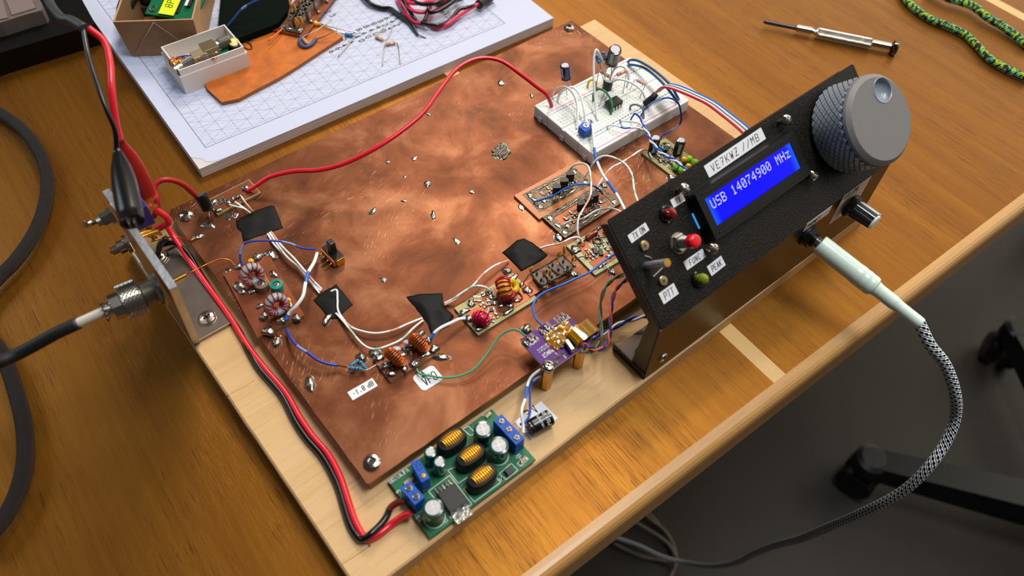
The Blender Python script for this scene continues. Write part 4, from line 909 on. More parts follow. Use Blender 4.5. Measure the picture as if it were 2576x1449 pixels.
for (u, v, ch) in ((.22, .22, '+'), (.22, 1.0, '-'), (.22, 4.38, '+'), (.22, 5.2, '-'), (BL-.28, .22, '+'), (BL-.28, 4.4, '+')):
    write(mb, bf.sub(u, v-.06, 0, 0), ch, -.05, 0, .16, .03, .004, mi=1 if ch == '-' else 0)
mb.build('printed_signs', [M['lpink'], M['lblue']], bb)
zt2 = zt+.01
def wire(name, label, pts, r, mats, seg=None, cat='wire', group=None, sub=8, bare=None, n=8):
    mb = MB(); mb.tube(pts, r, n, 0, sub, seg=seg); o = mb.build(name, mats, None, label, cat, group); return o
def B_(px, py, h=0): return P(px, py, zt+h)
# chip
t = thing('integrated_circuit', 'black eight-pin chip plugged across the breadboard groove', 'chip', B_(1545, 262))
cf = Fr(P(1545, 254, zt+.42), bf.x, bf.y); 
MB().box(cf, (-.48, -.32, -.3), (.48, .32, .02), .03).build('chip_body', M['blk'], t)
for k in range(4):
    for s in (-1, 1):
        u = -.36+.24*k; MB().box(cf, (u-.06, s*.32, -.16), (u+.06, s*.4, -.1)).box(cf, (u-.06, s*.36, -.3), (u+.06, s*.4, -.12)).box(cf, (u-.025, s*.365, -.44), (u+.025, s*.395, -.28)).build('pin', M['steel'], t)
# trimmer
t = thing('trimmer_potentiometer', 'blue square trimmer potentiometer with white slotted dial plugged in the breadboard', 'trimmer', B_(1476, 335))
tf = Fr(P(1475, 318, zt+.55), nrm(bf.x*.55-bf.y*.84), bf.x)
tf = Fr(P(1474, 319, zt+.6), bf.x, bf.y)
MB().prism(tf, [(-.32, -.28), (.3, -.28), (.3, .3), (.1, .42), (-.32, .3)], -.5, .0).build('housing', M['blueblk'], t)
mb = MB(); mb.lathe(tf(.06, .06, 0), tf.z, [(.19, 0), (.19, .05), (.01, .055)], 20, 0, False); d_ = mb.build('dial', M['paper'], t)
MB().box(tf.sub(.06, .06, 0, 60), (-.15, -.025, .04), (.15, .025, .06)).box(tf.sub(.06, .06, 0, -30), (-.15, -.025, .04), (.15, .025, .06)).build('slot', M['lgrey'], d_)
for u, v in ((-.25, -.2), (.2, -.2), (0, .3)): MB().cyl(tf(u, v, -.5), tf(u, v, -.68), .03, 6).build('pin', M['steel_b'], t)
# capacitors on the breadboard
def bcap(name, label, top, bot, r_, sleeve, legs, stripe, **kw):
    A = np.array(bot); B = np.array(top); t = thing(name, label, 'capacitor', legs[0][-1])
    s = ecap(t, A, B-A, r_, np.linalg.norm(B-A), sleeve, stripe=stripe, cross=False, **kw)
    for l in legs: MB().tube([np.array(q) for q in l], .028, 6, 0, 4).build('lead', M['steel_b'], t)
    return t, s
bcap('electrolytic_capacitor', 'tall navy blue capacitor standing on long legs at the breadboard edge', B_(1421, 164, 2.5), B_(1425, 198, 1.5), .31, M['cap_navy'], [[B_(1422, 202, 1.45), B_(1424, 218, .8), B_(1426, 238)], [B_(1428, 201, 1.45), B_(1436, 214, .8), B_(1439, 230)]], 3.2)
bcap('electrolytic_capacitor', 'large brown-black capacitor on long legs, highest part of the breadboard', B_(1548, 124, 3.0), B_(1539, 158, 1.7), .4, M['cap_brn'], [[B_(1534, 162, 1.65), B_(1524, 180, .9), B_(1518, 205)], [B_(1540, 163, 1.65), B_(1537, 185, .9), B_(1534, 212)]], 3.6)
bcap('electrolytic_capacitor', 'small grey-black capacitor standing above the black chip', B_(1531, 204, 1.25), B_(1526, 226, .7), .31, mat('grey_black_sleeve', hx(52, 60, 70), .25, coat=.4), [[B_(1523, 229, .65), B_(1516, 245, .2), B_(1506, 268)], [B_(1529, 230, .65), B_(1526, 243, .2), B_(1522, 252)]], 3.3)
# resistors on the breadboard
def bres(label, a, b_, la, lb, RM, L=.6, group=None, via_a=None, via_b=None):
    t = thing('resistor', label, 'resistor', lb, group); mb = MB(); resistor(mb, a, b_, L, .12); mb.build('resistor_body', RM, t)
    MB().tube([a]+(via_a or [])+[la], .026, 6, 0, 4).build('lead', M['steel_b'], t); MB().tube([b_]+(via_b or [])+[lb], .026, 6, 0, 4).build('lead', M['steel_b'], t)
RM_PINK = [mat('resistor_pink', hx(232, 205, 190), .4), mat('pink_band', hx(205, 80, 90), .4), M['band_br'], mat('pink_band', hx(205, 80, 90), .4), M['steel_b']]
bres('upright blue resistor left of the large capacitor, under the tall white loop', B_(1499, 139, 2.3), B_(1509, 160, 2.0), B_(1497, 185, .6), B_(1517, 200, .6), RM_BLU, .62, None, [B_(1498, 139, 2.3)])
bres('upright blue resistor close against the large brown-black capacitor', B_(1518, 133, 2.3), B_(1523, 150, 2.0), B_(1518, 131, 2.35), B_(1523, 195, .3), RM_BLU, .58)
bres('tan banded resistor lying between the white loop and the grey-black capacitor', B_(1508, 177, 1.4), B_(1536, 195, 1.2), B_(1499, 223, .1), B_(1538, 220, .3), RM_TAN, .75, None, [B_(1504, 190, .9)])
bres('tan resistor with orange band inside the short white arch', B_(1549, 190, 1.2), B_(1577, 177, 1.3), B_(1532, 215, .4), B_(1567, 235, 0), RM_TAN, .72, None, [B_(1546, 192, 1.1)], [B_(1575, 190, .9)])
bres('pinkish resistor standing alone at the far right of the breadboard', B_(1600, 200, .75), B_(1623, 212, .7), B_(1584, 226, 0), B_(1609, 247, 0), RM_PINK, .6, None, [B_(1596, 203, .7)], [B_(1622, 216, .55)])
# jumpers on the breadboard
wire('jumper_wire', 'white jumper arching from the board edge down to the blue trimmer, outermost of two', [B_(1388, 240), B_(1397, 226, .7), B_(1418, 218, 1.2), B_(1440, 232, 1.2), B_(1452, 262, .8), B_(1453, 295, .4), B_(1450, 325)], .075, M['white'])
wire('jumper_wire', 'white jumper arching over to end behind the blue trimmer, nearer the chip', [B_(1402, 257), B_(1408, 236, .5), B_(1428, 222, .9), B_(1444, 221, 1.0), B_(1461, 243, 1.0), B_(1470, 280, .6), B_(1471, 305, .2)], .075, M['white'])
wire('jumper_wire', 'very tall white jumper loop rising above the blue resistors', [B_(1503, 304), B_(1498, 260, .6), B_(1494, 200, 1.6), B_(1494, 150, 2.4), B_(1499, 126, 2.8), B_(1507, 135, 2.6), B_(1517, 165, 1.6), B_(1522, 195, .4)], .075, M['white'])
wire('jumper_wire', 'short white arch over a tan resistor behind the chip', [B_(1534, 200, .3), B_(1545, 175, 1.2), B_(1562, 166, 1.5), B_(1578, 178, 1.2), B_(1581, 200, .6), B_(1577, 218)], .075, M['white'])
wire('jumper_wire', 'white jumper running from the small grey-black capacitor to the shrink-wrapped plug', [B_(1538, 204, .8), B_(1560, 200, 1.0), B_(1590, 209, 1.0), B_(1614, 228, .7), B_(1623, 248, .2)], .07, M['white'])
wire('jumper_wire', 'small yellow jumper beside the tall white loop', [B_(1478, 220), B_(1480, 208, .35), B_(1488, 201, .5), B_(1498, 207, .4), B_(1500, 219)], .07, M['yellow'])
wire('jumper_wire', 'green jumper arching down over the edge of the black chip', [B_(1492, 254), B_(1493, 236, .6), B_(1504, 224, 1.0), B_(1522, 230, 1.0), B_(1536, 250, .7), B_(1540, 270, .4), B_(1536, 288)], .07, M['green'])
wire('jumper_wire', 'small grey jumper near the pink resistor', [B_(1585, 276), B_(1587, 266, .3), B_(1600, 263, .45), B_(1614, 270, .4), B_(1619, 284, .2), B_(1619, 298)], .06, M['grey'])
wire('jumper_wire', 'steel-blue jumper spanning the board end, upper of the two', [B_(1580, 155), B_(1588, 151, .4), B_(1610, 155, .8), B_(1650, 180, 1.2), B_(1685, 212, 1.2), B_(1702, 240, .6), B_(1708, 250)], .085, M['teal_b'])
wire('jumper_wire', 'steel-blue jumper spanning the board end, lower of the two', [B_(1580, 165), B_(1590, 163, .3), B_(1620, 171, .7), B_(1655, 197, 1.1), B_(1685, 230, .8), B_(1705, 258)], .085, M['teal_b'])
# thick twisted jumper from the trimmer down over the front of the board
wire('signal_wire', 'thick white wire with blue stripes leaving the trimmer, crossing the circuits to the panel', [B_(1484, 303, .5), B_(1490, 312, .7), B_(1493, 345, .6), B_(1496, 380, .4), P(1500, 400, ZC+1.3), P(1517, 440, ZC+2.0), P(1550, 487, ZC+2.6), P(1568, 520, ZC+3), P(1580, 545, ZC+3)], .085,
     [M['white'], M['blue_b']], [(0, 1), (.06, 0), (.24, 1), (.38, 0), (.62, 1), (.78, 0)])
wire('signal_wire', 'thin pale wire hooked beside the blue trimmer dial', [B_(1480, 300, .6), B_(1484, 308, .7), B_(1488, 325, .4), B_(1487, 343)], .05, M['white_o'])
wire('hookup_wire', 'blue wire looping from the breadboard down to the audio board', [B_(1613, 290), B_(1625, 272, .8), B_(1650, 254, 1.4), B_(1680, 246, 1.6), B_(1705, 258, 1.4), B_(1713, 285, .8), P(1711, 310, ZC+.8), P(1690, 328, ZC+.7), P(1668, 340, ZC+.5), P(1661, 352, ZC+.3)], .055, [M['blue'], M['blue_l']], [(0, 0), (.16, 1), (.3, 0), (.75, 1), (.84, 0)])
# twisted pairs towards the audio board
def twisted(name, labels, pts, r, matsA, matsB, segA=None, segB=None, turns=6, off=None, phase=0, cat='wire'):
    c = smooth([np.array(q) for q in pts], 10); N_ = len(c); off = r*1.05 if off is None else off
    for s, (lab, ms, sg) in enumerate(((labels[0], matsA, segA), (labels[1], matsB, segB))):
        q = []
        for i in range(N_):
            tg = nrm(c[min(i+1, N_-1)]-c[max(i-1, 0)]); x = nrm(np.cross(tg, (0, 0, 1.))); y = np.cross(x, tg); a = phase+math.pi*s+2*math.pi*turns*i/(N_-1)
            q.append(c[i]+(x*math.cos(a)+y*math.sin(a))*off)
        MB().tube(q, r, 8, 0, 1, seg=sg).build(name, ms, None, lab, cat)
tw = [B_(1617, 310, .3), P(1630, 338, ZC+1.4), P(1645, 365, ZC+1.6), P(1668, 388, ZC+1.7), P(1698, 405, ZC+1.8), P(1728, 430, ZC+2.2)]
twisted('twisted_wire', ('blue strand of the pair twisted across the audio board', 'white strand of the pair twisted across the audio board'), tw, .06, [M['blue_b'], M['blue']], [M['white'], M['blue_l']], [(0, 0), (.3, 1), (.4, 0), (.7, 1), (.8, 0)], None, 4.5)
wire('hookup_wire', 'blue wire end curling off the breadboard rail into the twisted pair', [B_(1585, 305, 0), B_(1592, 292, .5), B_(1598, 286, .7), B_(1610, 297, .5), B_(1616, 312, .3)], .055, M['blue'])
wire('hookup_wire', 'white and blue wire leaving row ten of the breadboard, upper of the two strands', [B_(1560, 303), B_(1570, 305, .4), B_(1592, 306, .5), B_(1608, 310, .4), B_(1618, 318, .3)], .055, [M['blue_b'], M['white']], [(0, 0), (.1, 1)])
wire('hookup_wire', 'white wire with a blue band crossing the breadboard rail, lower of the two strands', [B_(1527, 322), B_(1533, 316, .3), B_(1548, 316, .4), B_(1570, 322, .45), B_(1595, 321, .4), B_(1612, 324, .3), B_(1624, 334, .2)], .055, [M['white'], M['blue_b']], [(0, 0), (.38, 1), (.6, 0)])
# three-way cable with shrink sleeve
t = thing('ribbon_cable', 'red, white, grey and blue ribbon cable with a black shrink sleeve plugged in the breadboard', 'cable', B_(1632, 262))
MB().tube([B_(1624, 262, .25), B_(1632, 255, .5), B_(1641, 247, .8), B_(1650, 236, 1.0)], lambda q: .24 if q < .45 else .24-.1*(q-.45), 10, 0, 5).build('shrink_sleeve', M['blk_r'], t)
MB().tube([B_(1624, 263, .25), B_(1620, 268, .05)], .05, 6, 0, 1).build('plug_pin', M['steel_b'], t)
path = [(1652, 232, 1.9), (1668, 219, 2.6), (1688, 220, 3.0), (1712, 228, 3.3), (1745, 242, 3.7), (1785, 262, 4.4), (1825, 292, 5.2), (1862, 322, 6.2), (1885, 345, 6.6)]
base_pts = [P(x, y, ZC+z-.4) for x, y, z in path]
for k, (m_, lab) in enumerate((('red', 'red core of the ribbon'), ('white', 'white core of the ribbon'), ('grey', 'grey core of the ribbon'), ('white', 'second white core of the ribbon'), ('blue_b', 'blue core of the ribbon'))):
    pts = []
    for i, p in enumerate(base_pts):
        tg = nrm(base_pts[min(i+1, len(base_pts)-1)]-base_pts[max(i-1, 0)]); side = nrm(np.cross((0, 0, 1.), tg)); sp_ = .13 if i > 0 else .07
        pts.append(p+side*(k-1)*sp_)
    MB().tube(pts, .074 if m_ in ('red', 'blue_b') else .06, 8).build('cable_core', M[m_], t, label=lab)

# ---------------------------------------------------------------- purple clock board
zs = 2.75
t = thing('clock_board', 'purple circuit board on brass standoffs between copper board and black panel', 'circuit board', P(1410, 850, ZC))
f, L_, H_ = quad_frame([(1380, 932), (1493, 858), (1417, 781), (1306, 858)], zs+.16); g = Fr(f.o, f.x, f.y)
def rrect(x0, y0, x1, y1, r, k=5):
    out = []
    for (cx_, cy_, a0) in ((x1-r, y0+r, -90), (x1-r, y1-r, 0), (x0+r, y1-r, 90), (x0+r, y0+r, 180)):
        for i in range(k+1): a = math.radians(a0+90*i/k); out.append((cx_+r*math.cos(a), cy_+r*math.sin(a)))
    return out
MB().prism(g, rrect(0, 0, L_, H_, .24), -.16, 0, 0, 1).build('board', [mat('board_edge_white', hx(214, 210, 200), .5), M['pcb_p']], t)
for (px, py) in ((1316, 860), (1327, 853), (1341, 846), (1357, 832), (1370, 824), (1381, 817), (1400, 806), (1409, 800), (1419, 793)):
    u, v = lp(g, px, py); MB().box(g, (u-.08, v-.24, 0), (u+.08, v+.2, .012)).build('edge_pad', M['tin'], t)
for (px, py) in ((1322, 866), (1331, 855), (1361, 835), (1373, 826)):
    u, v = lp(g, px, py); MB().blob(g(u, v, 0), .1, .26, .12, px, 10, 0, g).build('solder_joint', M['solder'], t)
mb = MB()
def txt(s_, px, py, h_, **kw): u, v = lp(g, px, py); write(mb, g, s_, u, v, h_, **kw)
txt('CLK0', 1331, 872, .26, th=.05); txt('CLK1', 1373, 843, .24, th=.05); txt('CLK2', 1412, 814, .24, th=.05)
txt('Si5351', 1357, 888, .2, th=.035); txt('25MHz', 1369, 900, .2, th=.035); txt('0', 1401, 914, .16, th=.03); txt('1', 1400, 893, .16, th=.03); txt('2', 1422, 901, .16, th=.03); txt('SDA', 1438, 888, .18, th=.03); txt('Vin', 1459, 872, .16, th=.03)
mb.build('silkscreen', M['silk'], t)
for (px, py) in ((1396, 914), (1398, 904), (1407, 897), (1417, 889)):
    c = P(px, py, zs+.16); MB().torus(c+np.array((0, 0, .0)), (0, 0, 1), .09, .03, 16, 6).ball(c, .06, 8).build('plated_hole', M['tin'], t)
for (px, py, w_, l_) in ((1399, 846, .5, .46), (1416, 866, .34, .5)):
    u, v = lp(g, px, py); MB().box(g.sub(u, v, 0, 6), (-l_/2, -w_/2, 0), (l_/2, w_/2, .1), .015).build('integrated_circuit', M['smd_k'], t)
rd = random.Random(8)
for i in range(14):
    u, v = lp(g, rd.uniform(1385, 1450), rd.uniform(822, 850)); MB().box(g.sub(u, v, 0, rd.choice((0, 90))), (-.12, -.07, 0), (.12, .07, .07), .01).build('chip_capacitor', M['smd_t'], t)
# socket header under amber tape
hf = Fr(P(1465, 838, zs+.5), g.x, g.y); 
MB().box(hf, (-.72, -.34, -.34), (.72, .36, 0), .02).build('socket_strip', M['blk'], t)
for k in range(4):
    u = -.54+.36*k; MB().cyl(hf(u, -.34, .07), hf(u, .36, .07), .11, 10).build('solder_bead', M['solder'], t)
mb = MB(); K = 8; prof = [(-1.35, -.02), (-.9, -.12), (-.78, .06), (-.6, .22), (-.3, .20), (0, .23), (.3, .20), (.62, .22), (.78, .1), (.8, -.3)]
mb.add([hf(u-.0, v, w) for v in (-.44, .42) for u, w in [(-.78, -.28)]+[(a, b_) for a, b_ in prof[3:]]], [(i, i+1, 8+i+1, 8+i) for i in range(7)], 0, True)
mb.build('amber_tape', M['kapton'], t)
u0, v0 = lp(g, 1398, 868); ta = MB(); tp = [(lp(g, *q)) for q in ((1365, 850), (1425, 808), (1455, 838), (1400, 884))]
NG = 12; tp = [np.array(q) for q in tp]; vs = []
for i in range(NG+1):
    for j in range(NG+1):
        a, b2 = i/NG, j/NG; q = (tp[0]*(1-a)+tp[1]*a)*(1-b2)+(tp[3]*(1-a)+tp[2]*a)*b2; vs.append(g(q[0], q[1], .13+.05*math.sin(a*9+b2*4)*math.cos(b2*7-a*3)+.04*math.sin(a*21)*b2))
ta.add(vs, [(i*(NG+1)+j, (i+1)*(NG+1)+j, (i+1)*(NG+1)+j+1, i*(NG+1)+j+1) for i in range(NG) for j in range(NG)], 0, True)
ta.build('amber_tape', M['kapton'], t)
MB().box(g.sub(*lp(g, 1431, 876), .0, 80), (-.35, -.1, .12), (.3, .12, .4), .03).build('tape_fold', mat('grey_film', hx(86, 84, 92), .2, coat=.6), t)
for (px, py, zb, hx_) in ((1380, 920, ZB, 1), (1463, 865, ZB, 1)):
    c = P(px, py, zs+.3); 
    mb = MB(); mb.lathe((c[0], c[1], zb), (0, 0, 1), [(.27, 0), (.27, zs-zb)], 6, 0, False); mb.build('standoff', M['brass'], t)
c = P(1380, 917, zs+.35); screw(c[0], c[1], zs+.16, .33, 'x', 'x', None, 'cross', .2, 10, 0, parent=t)
MB().lathe((P(1463, 862, zs+.3)[0], P(1463, 862, zs+.3)[1], zs+.16), (0, 0, 1), [(.2, 0), (.2, .1), (.12, .16), (.01, .17)], 16, 0).build('screw_head', M['steel'], t)
for (px, py) in ((1325, 833), (1333, 838)): pass

# ---------------------------------------------------------------- green converter
zd = 1.38
t = thing('voltage_converter', 'green power converter board with three copper coils and blue terminals on the base', 'circuit board', P(1160, 1190, ZB))
f, L_, H_ = quad_frame([(1083, 1355), (1345, 1157), (1240, 1028), (975, 1208)], zd); g = f
MB().box(g, (0, 0, -.15), (L_, H_, 0), .012).build('board', M['pcb_g'], t)
MB().box(g, (0, 0, -.15), (.03, H_, -.02)).build('board_edge', mat('board_edge_white', hx(214, 210, 200), .5), t)
for (u, v) in ((.3, .3), (L_-.3, .3), (.3, H_-.3), (L_-.3, H_-.3)): MB().cyl(g(u, v, -.33), g(u, v, -.15), .12, 10).build('foot', M['steel_b'], t)
def gp(px, py, h=0): return lp(g, px, py, h)
def can(px, py, h_, r_, sl='cap_grn', stripe=3.0, lab=None):
    u, v = gp(px, py, h_); return ecap(t, g(u, v, 0), g.z, r_, h_, M[sl], stripe=stripe, txt=mat('sleeve_olive_print', hx(150, 160, 90), .5), label=lab)
can(1089, 1277, 1.15, .47); can(1215, 1080, 1.1, .44); can(1255, 1120, 1.1, .46); can(1082, 1137, 1.1, .28, lab='small dark green capacitor'); can(1105, 1162, 1.1, .28, lab='small dark green capacitor')
# coils in black potting, winding showing on top
for (px, py) in ((1136, 1102), (1184, 1141), (1212, 1194)):
    u, v = gp(px, py, .85); q = g.sub(u, v, 0, 0)
    # stadium-shaped black body lying along u, thin in v
    poly = lambda a, b_: [(a*math.copysign(abs(math.cos(math.radians(d)))**.8, math.cos(math.radians(d))), b_*math.copysign(abs(math.sin(math.radians(d)))**.8, math.sin(math.radians(d)))) for d in range(0, 360, 15)]
    mb = MB(); lays = [(.66, .42, 0), (.74, .47, .15), (.74, .47, .6), (.68, .41, .8), (.54, .29, .86)]; n = 24; vs = []
    for a, b_, h_ in lays: vs += [q(x, y, h_) for x, y in poly(a, b_)]
    mb.add(vs, [(i*n+k, i*n+(k+1) % n, (i+1)*n+(k+1) % n, (i+1)*n+k) for i in range(4) for k in range(n)]+[tuple(4*n+k for k in range(n))], 0, False)
    body = mb.build('coil', mat('matt_black_coating', hx(17, 17, 18), .6, bump=.4, bscale=150), t, label='black coated coil with bright copper winding on top')
    mb = MB()
    for k in range(9):
        uu = -.44+.11*k; hw = .30*math.sqrt(max(.1, 1-(uu/.6)**2)); pts = [q(uu+.03, -hw, .82), q(uu+.01, -hw*.5, .92), q(uu, 0, .95), q(uu-.01, hw*.5, .92), q(uu-.03, hw, .82)]
        mb.tube(pts, .05, 8, 0, 4)
    mb.build('winding', M['coil_gold'], body)
# terminals
def terminal(quad, n_, h_, lab):
    tf, TL, TH = quad_frame(quad, zd+h_); tf = Fr(tf.o-np.array((0, 0, h_)), tf.x, tf.y)
    mb = MB(); mb.prism(tf, [(0, 0), (TL, 0), (TL, TH), (0, TH)], 0, h_); b_ = mb.build('terminal_block', M['blueblk'], t, label=lab)
    for k in range(n_):
        u = TL*(k+.5)/n_; c = tf(u, TH*.5, h_)
        MB().lathe(c-tf.z*.004, tf.z, [(.2, .006), (.19, .008), (.19, -.0), (.01, 0)], 20, 0, False, caps=False).build('screw_well', mat('deep_blue_recess', hx(8, 40, 90), .5), b_)
        mb = MB(); mb.lathe(c-tf.z*.01, tf.z, [(.15, 0), (.15, .03), (.12, .045), (.01, .045)], 18, 0); s_ = mb.build('terminal_screw', M['steel'], b_)
        sf = tf.sub(u, TH*.5, h_, 35+40*k); MB().box(sf, (-.12, -.02, .02), (.12, .02, .042)).box(sf, (-.02, -.12, .02), (.02, .12, .042)).build('screw_cross', mat('screw_recess', hx(70, 66, 62), .4, .9), s_)
        if k: MB().box(tf, (TL*k/n_-.012, .03, h_-.003), (TL*k/n_+.012, TH-.03, h_+.004)).build('divider', mat('deep_blue_recess', hx(8, 40, 90), .5), b_)
    return tf, TL, TH
terminal([(1006, 1226), (1044, 1270), (1068, 1251), (1033, 1211)], 2, 1.0, 'two-way blue screw terminal')
terminal([(1240, 1057), (1301, 1121), (1317, 1101), (1263, 1042)], 3, 1.0, 'three-way blue screw terminal')
# multi-turn trimmer
tf, TL, TH = quad_frame([(1062, 1214), (1082, 1201), (1053, 1154), (1031, 1163)], zd+1.0); tf = Fr(tf.o-np.array((0, 0, 1.0)), tf.x, tf.y)
MB().box(tf, (0, 0, 0), (TL, TH, 1.0), .02).build('trimmer', M['blueblk'], t, label='blue multi-turn trimmer with brass screw')
mb = MB(); mb.lathe(tf(TL/2, .22, 1.0), tf.z, [(.11, 0), (.11, .06), (.01, .065)], 14); mb.build('adjusting_screw', M['brass'], t)
mb = MB(); write(mb, Fr(tf(TL*.28, TH-.1, 1.0), -tf.y, tf.x), '503 W', 0, 0, .24, .03, .005); mb.build('trimmer_print', mat('dark_blue_print', hx(10, 30, 70), .5), t)
# big regulator
rf, RL, RH = quad_frame([(1139, 1301), (1184, 1268), (1142, 1216), (1100, 1240)], zd+.42); rf = Fr(rf.o-np.array((0, 0, .42)), rf.x, rf.y)
MB().box(rf, (0, .2, .05), (RL, RH, .42), .03).build('regulator', M['smd_k'], t, label='square black regulator chip with metal tab')
MB().box(rf, (.02, -.12, .0), (RL-.02, .2, .1), .01).box(rf, (.02, -.3, -.0), (RL-.02, -.1, .06), .02).build('regulator_tab', M['solder'], t)
for k in range(5):
    u = RL*(k+.5)/5; MB().box(rf, (u-.045, RH, .14), (u+.045, RH+.18, .2)).box(rf, (u-.045, RH+.16, .0), (u+.045, RH+.4, .06), .01).build('regulator_pin', M['solder'], t)
for (px, py, w_, l_, hh) in ((1069, 1235, .14, .26, .12), (1280, 1188, .34, .34, .2)):
    u, v = gp(px, py); q = g.sub(u, v, 0, 0); MB().box(q, (-l_/2, -w_/2, 0), (l_/2, w_/2, hh), .01).build('diode' if w_ > .3 else 'chip_resistor', M['smd_k'], t)
for (px, py) in ((1317, 1158), (1035, 1208), (1024, 1214), (1228, 1046)):
    u, v = gp(px, py); smds(t, g, [(u, v, .17, .34, 5, 't')], .1)
for (px, py, rx) in ((1312, 1162, .1), (1267, 1202, .1)): u, v = gp(px, py); MB().blob(g(u, v, 0), rx, .08, .06, px, 8).build('solder_joint', M['solder'], t)
mb = MB()
def gtx(s_, px, py, h_, ang=0, **kw): u, v = gp(px, py); write(mb, g.sub(u, v, 0, ang), s_, 0, 0, h_, **kw)
gtx('DD39AJPA', 984, 1217, .22, th=.035, gap=1.0); gtx('C8', 1216, 1047, .15, th=.025); gtx('C6', 1314, 1174, .15, th=.025); gtx('D1', 1261, 1211, .15, th=.025); gtx('C1', 1121, 1316, .15, th=.025); gtx('U+', 1297, 1150, .24, -90, th=.04); gtx('Ui', 1046, 1304, .22, -90, th=.035); gtx('G', 996, 1238, .2, -90, th=.035); gtx('L5', 1043, 1218, .14, th=.025)
def outl(pp, w_=.03):
    for a, b_ in zip(pp, pp[1:]+pp[:1]):
        A = np.array(gp(*a)); B = np.array(gp(*b_)); d = (B-A)/np.linalg.norm(B-A); nn = np.array((-d[1], d[0]))*w_/2
        mb.add([g(*(A-nn), .008), g(*(B-nn), .008), g(*(B+nn), .008), g(*(A+nn), .008)], [(0, 1, 2, 3)])
outl([(1078, 1236), (1131, 1196), (1187, 1268), (1136, 1305)]); outl([(1166, 1230), (1193, 1263), (1259, 1214), (1228, 1175)]); outl([(1126, 1183), (1153, 1216), (1192, 1190), (1170, 1165)])
outl([(1256, 1192), (1272, 1207), (1303, 1183), (1286, 1166)]); outl([(1301, 1166), (1309, 1173), (1329, 1155), (1321, 1148)]); outl([(1164, 1080), (1184, 1096), (1196, 1089), (1178, 1072)])
u, v = gp(1089, 1318); c = gp(1089, 1277, 1.15)
for (cc, r_) in ((c, .47), (gp(1255, 1120, 1.1), .46)):
    for k in range(24):
        a = 2*math.pi*k/24; b2 = 2*math.pi*(k+1)/24; mb.add([g(cc[0]+rr*math.cos(q), cc[1]+rr*math.sin(q), .008) for rr, q in ((r_, a), (r_+.03, a), (r_+.03, b2), (r_, b2))], [(0, 1, 2, 3)])
mb.build('silkscreen', M['silk'], t)
# 5V tag and lying capacitor
t = thing('paper_tag', 'white paper tag marked 5V glued on the base under the black capacitor', 'label', P(1360, 1060, ZB))
tf, TL, TH = quad_frame([(1334, 1107), (1403, 1053), (1361, 1008), (1297, 1060)], ZB+.03)
MB().box(Fr(tf.o-np.array((0, 0, .03)), tf.x, tf.y), (0, 0, 0), (TL, TH, .03)).build('tag', M['paper'], t)
mb = MB(); u, v = lp(tf, 1326, 1043); write(mb, tf, '5', u, v, .42, .05, .004); u, v = lp(tf, 1345, 1036); write(mb, tf.sub(u, v, 0, 0), 'V', 0, -.1, .42, .05, .004); mb.build('lettering', M['ink'], t)
A, B = P(1330, 1079, ZB+.45), P(1385, 1049, ZB+.45); t = thing('electrolytic_capacitor', 'black lying capacitor printed in white on the 5V paper tag', 'capacitor', P(1358, 1066, ZB+.03))
ecap(t, A, B-A, .40, np.linalg.norm(B-A), M['blk_g'], mat('cap_black_top', hx(70, 74, 74), .4), cross=False)
ax = nrm(B-A); mb = MB(); vf = Fr(A+np.array((0, 0, .405)), -ax*-1, np.cross((0, 0, 1.), ax)); mb2 = MB()
vf = Fr(A+ax*1.0+np.array((0, 0, .40)), ax, np.cross((0, 0, 1.), ax))
def wraptext(s_, u0, v0, h_):
    ss, _ = strokes(s_, 0, 0, h_)
    for q in ss:
        for (a, b_) in zip(q[:-1], q[1:]):
            def pt(x, y): an = (v0-x)/.41; return A+ax*(u0+y)+vf.y*(math.sin(an)*.412)+np.array((0, 0, 1.))*(math.cos(an)*.412)
            a_ = np.array(a); bb_ = np.array(b_); d = bb_-a_; L0 = np.linalg.norm(d); 
            if L0 < 1e-6: continue
            d /= L0; nn = np.array((-d[1], d[0]))*.014; mb.add([pt(*(a_-nn)), pt(*(bb_-nn)), pt(*(bb_+nn)), pt(*(a_+nn))], [(0, 1, 2, 3)])
wraptext('Rubycon', .55, .32, .17); wraptext('10V 470uF', .85, .34, .16); wraptext('105 C', 1.1, .2, .12)
mb.build('printing', mat('white_print', hx(205, 208, 210), .5), t)
for q in ([A, P(1322, 1075, ZB+.4), P(1313, 1067, ZB+.6)], [A+np.array((0, -.1, 0)), P(1321, 1087, ZB+.4), P(1313, 1082, ZB+.5)]): MB().tube(q, .03, 6, 0, 4).build('lead', M['steel_b'], t)
# ---------------------------------------------------------------- black control panel box
pBL = np.array((13.91, -3.52, 5.4)); pBR = np.array((31.70, -3.63, 5.85)); pTL = np.array((13.8, .71, 8.99)); pTR = np.array((31.72, .68, 9.73))
pf = Fr(pBL, pBR-pBL, (pTL-pBL)+(pTR-pBR)); PL = 17.8; PH = 5.68
panel = thing('control_panel', 'black sloping radio control panel box with blue display and large grey knob', 'control panel', (22.8, -3.0, ZB))
mb = MB(); th_ = .12
mb.prism(pf, [(.12, 0), (PL, 0), (PL, PH-.1), (PL-.1, PH), (.22, PH), (.12, PH-.1)], -th_, 0, 0)
ch = mb.build('sloping_face', M['powder'], panel)
mb = MB()
lipo = [pf(0.12, 0, 0), pf(.12, PH-.06, 0), pf(.04, PH-.1, -.1), pf(.04, 0, -.1)]
mb.box(pf, (0, 0, -.6), (.12, PH-.12, -.03), .03)
mb.build('side_lip', M['wallpaint'], panel)
mb = MB(); mb.box(pf, (PL-.12, .02, -.6), (PL, PH-.3, -.12), .02); mb.box(pf, (9.6, PH-.12, -.5), (PL-.7, PH-.02, -.1), .02); mb.build('top_flange', M['wallpaint'], panel)
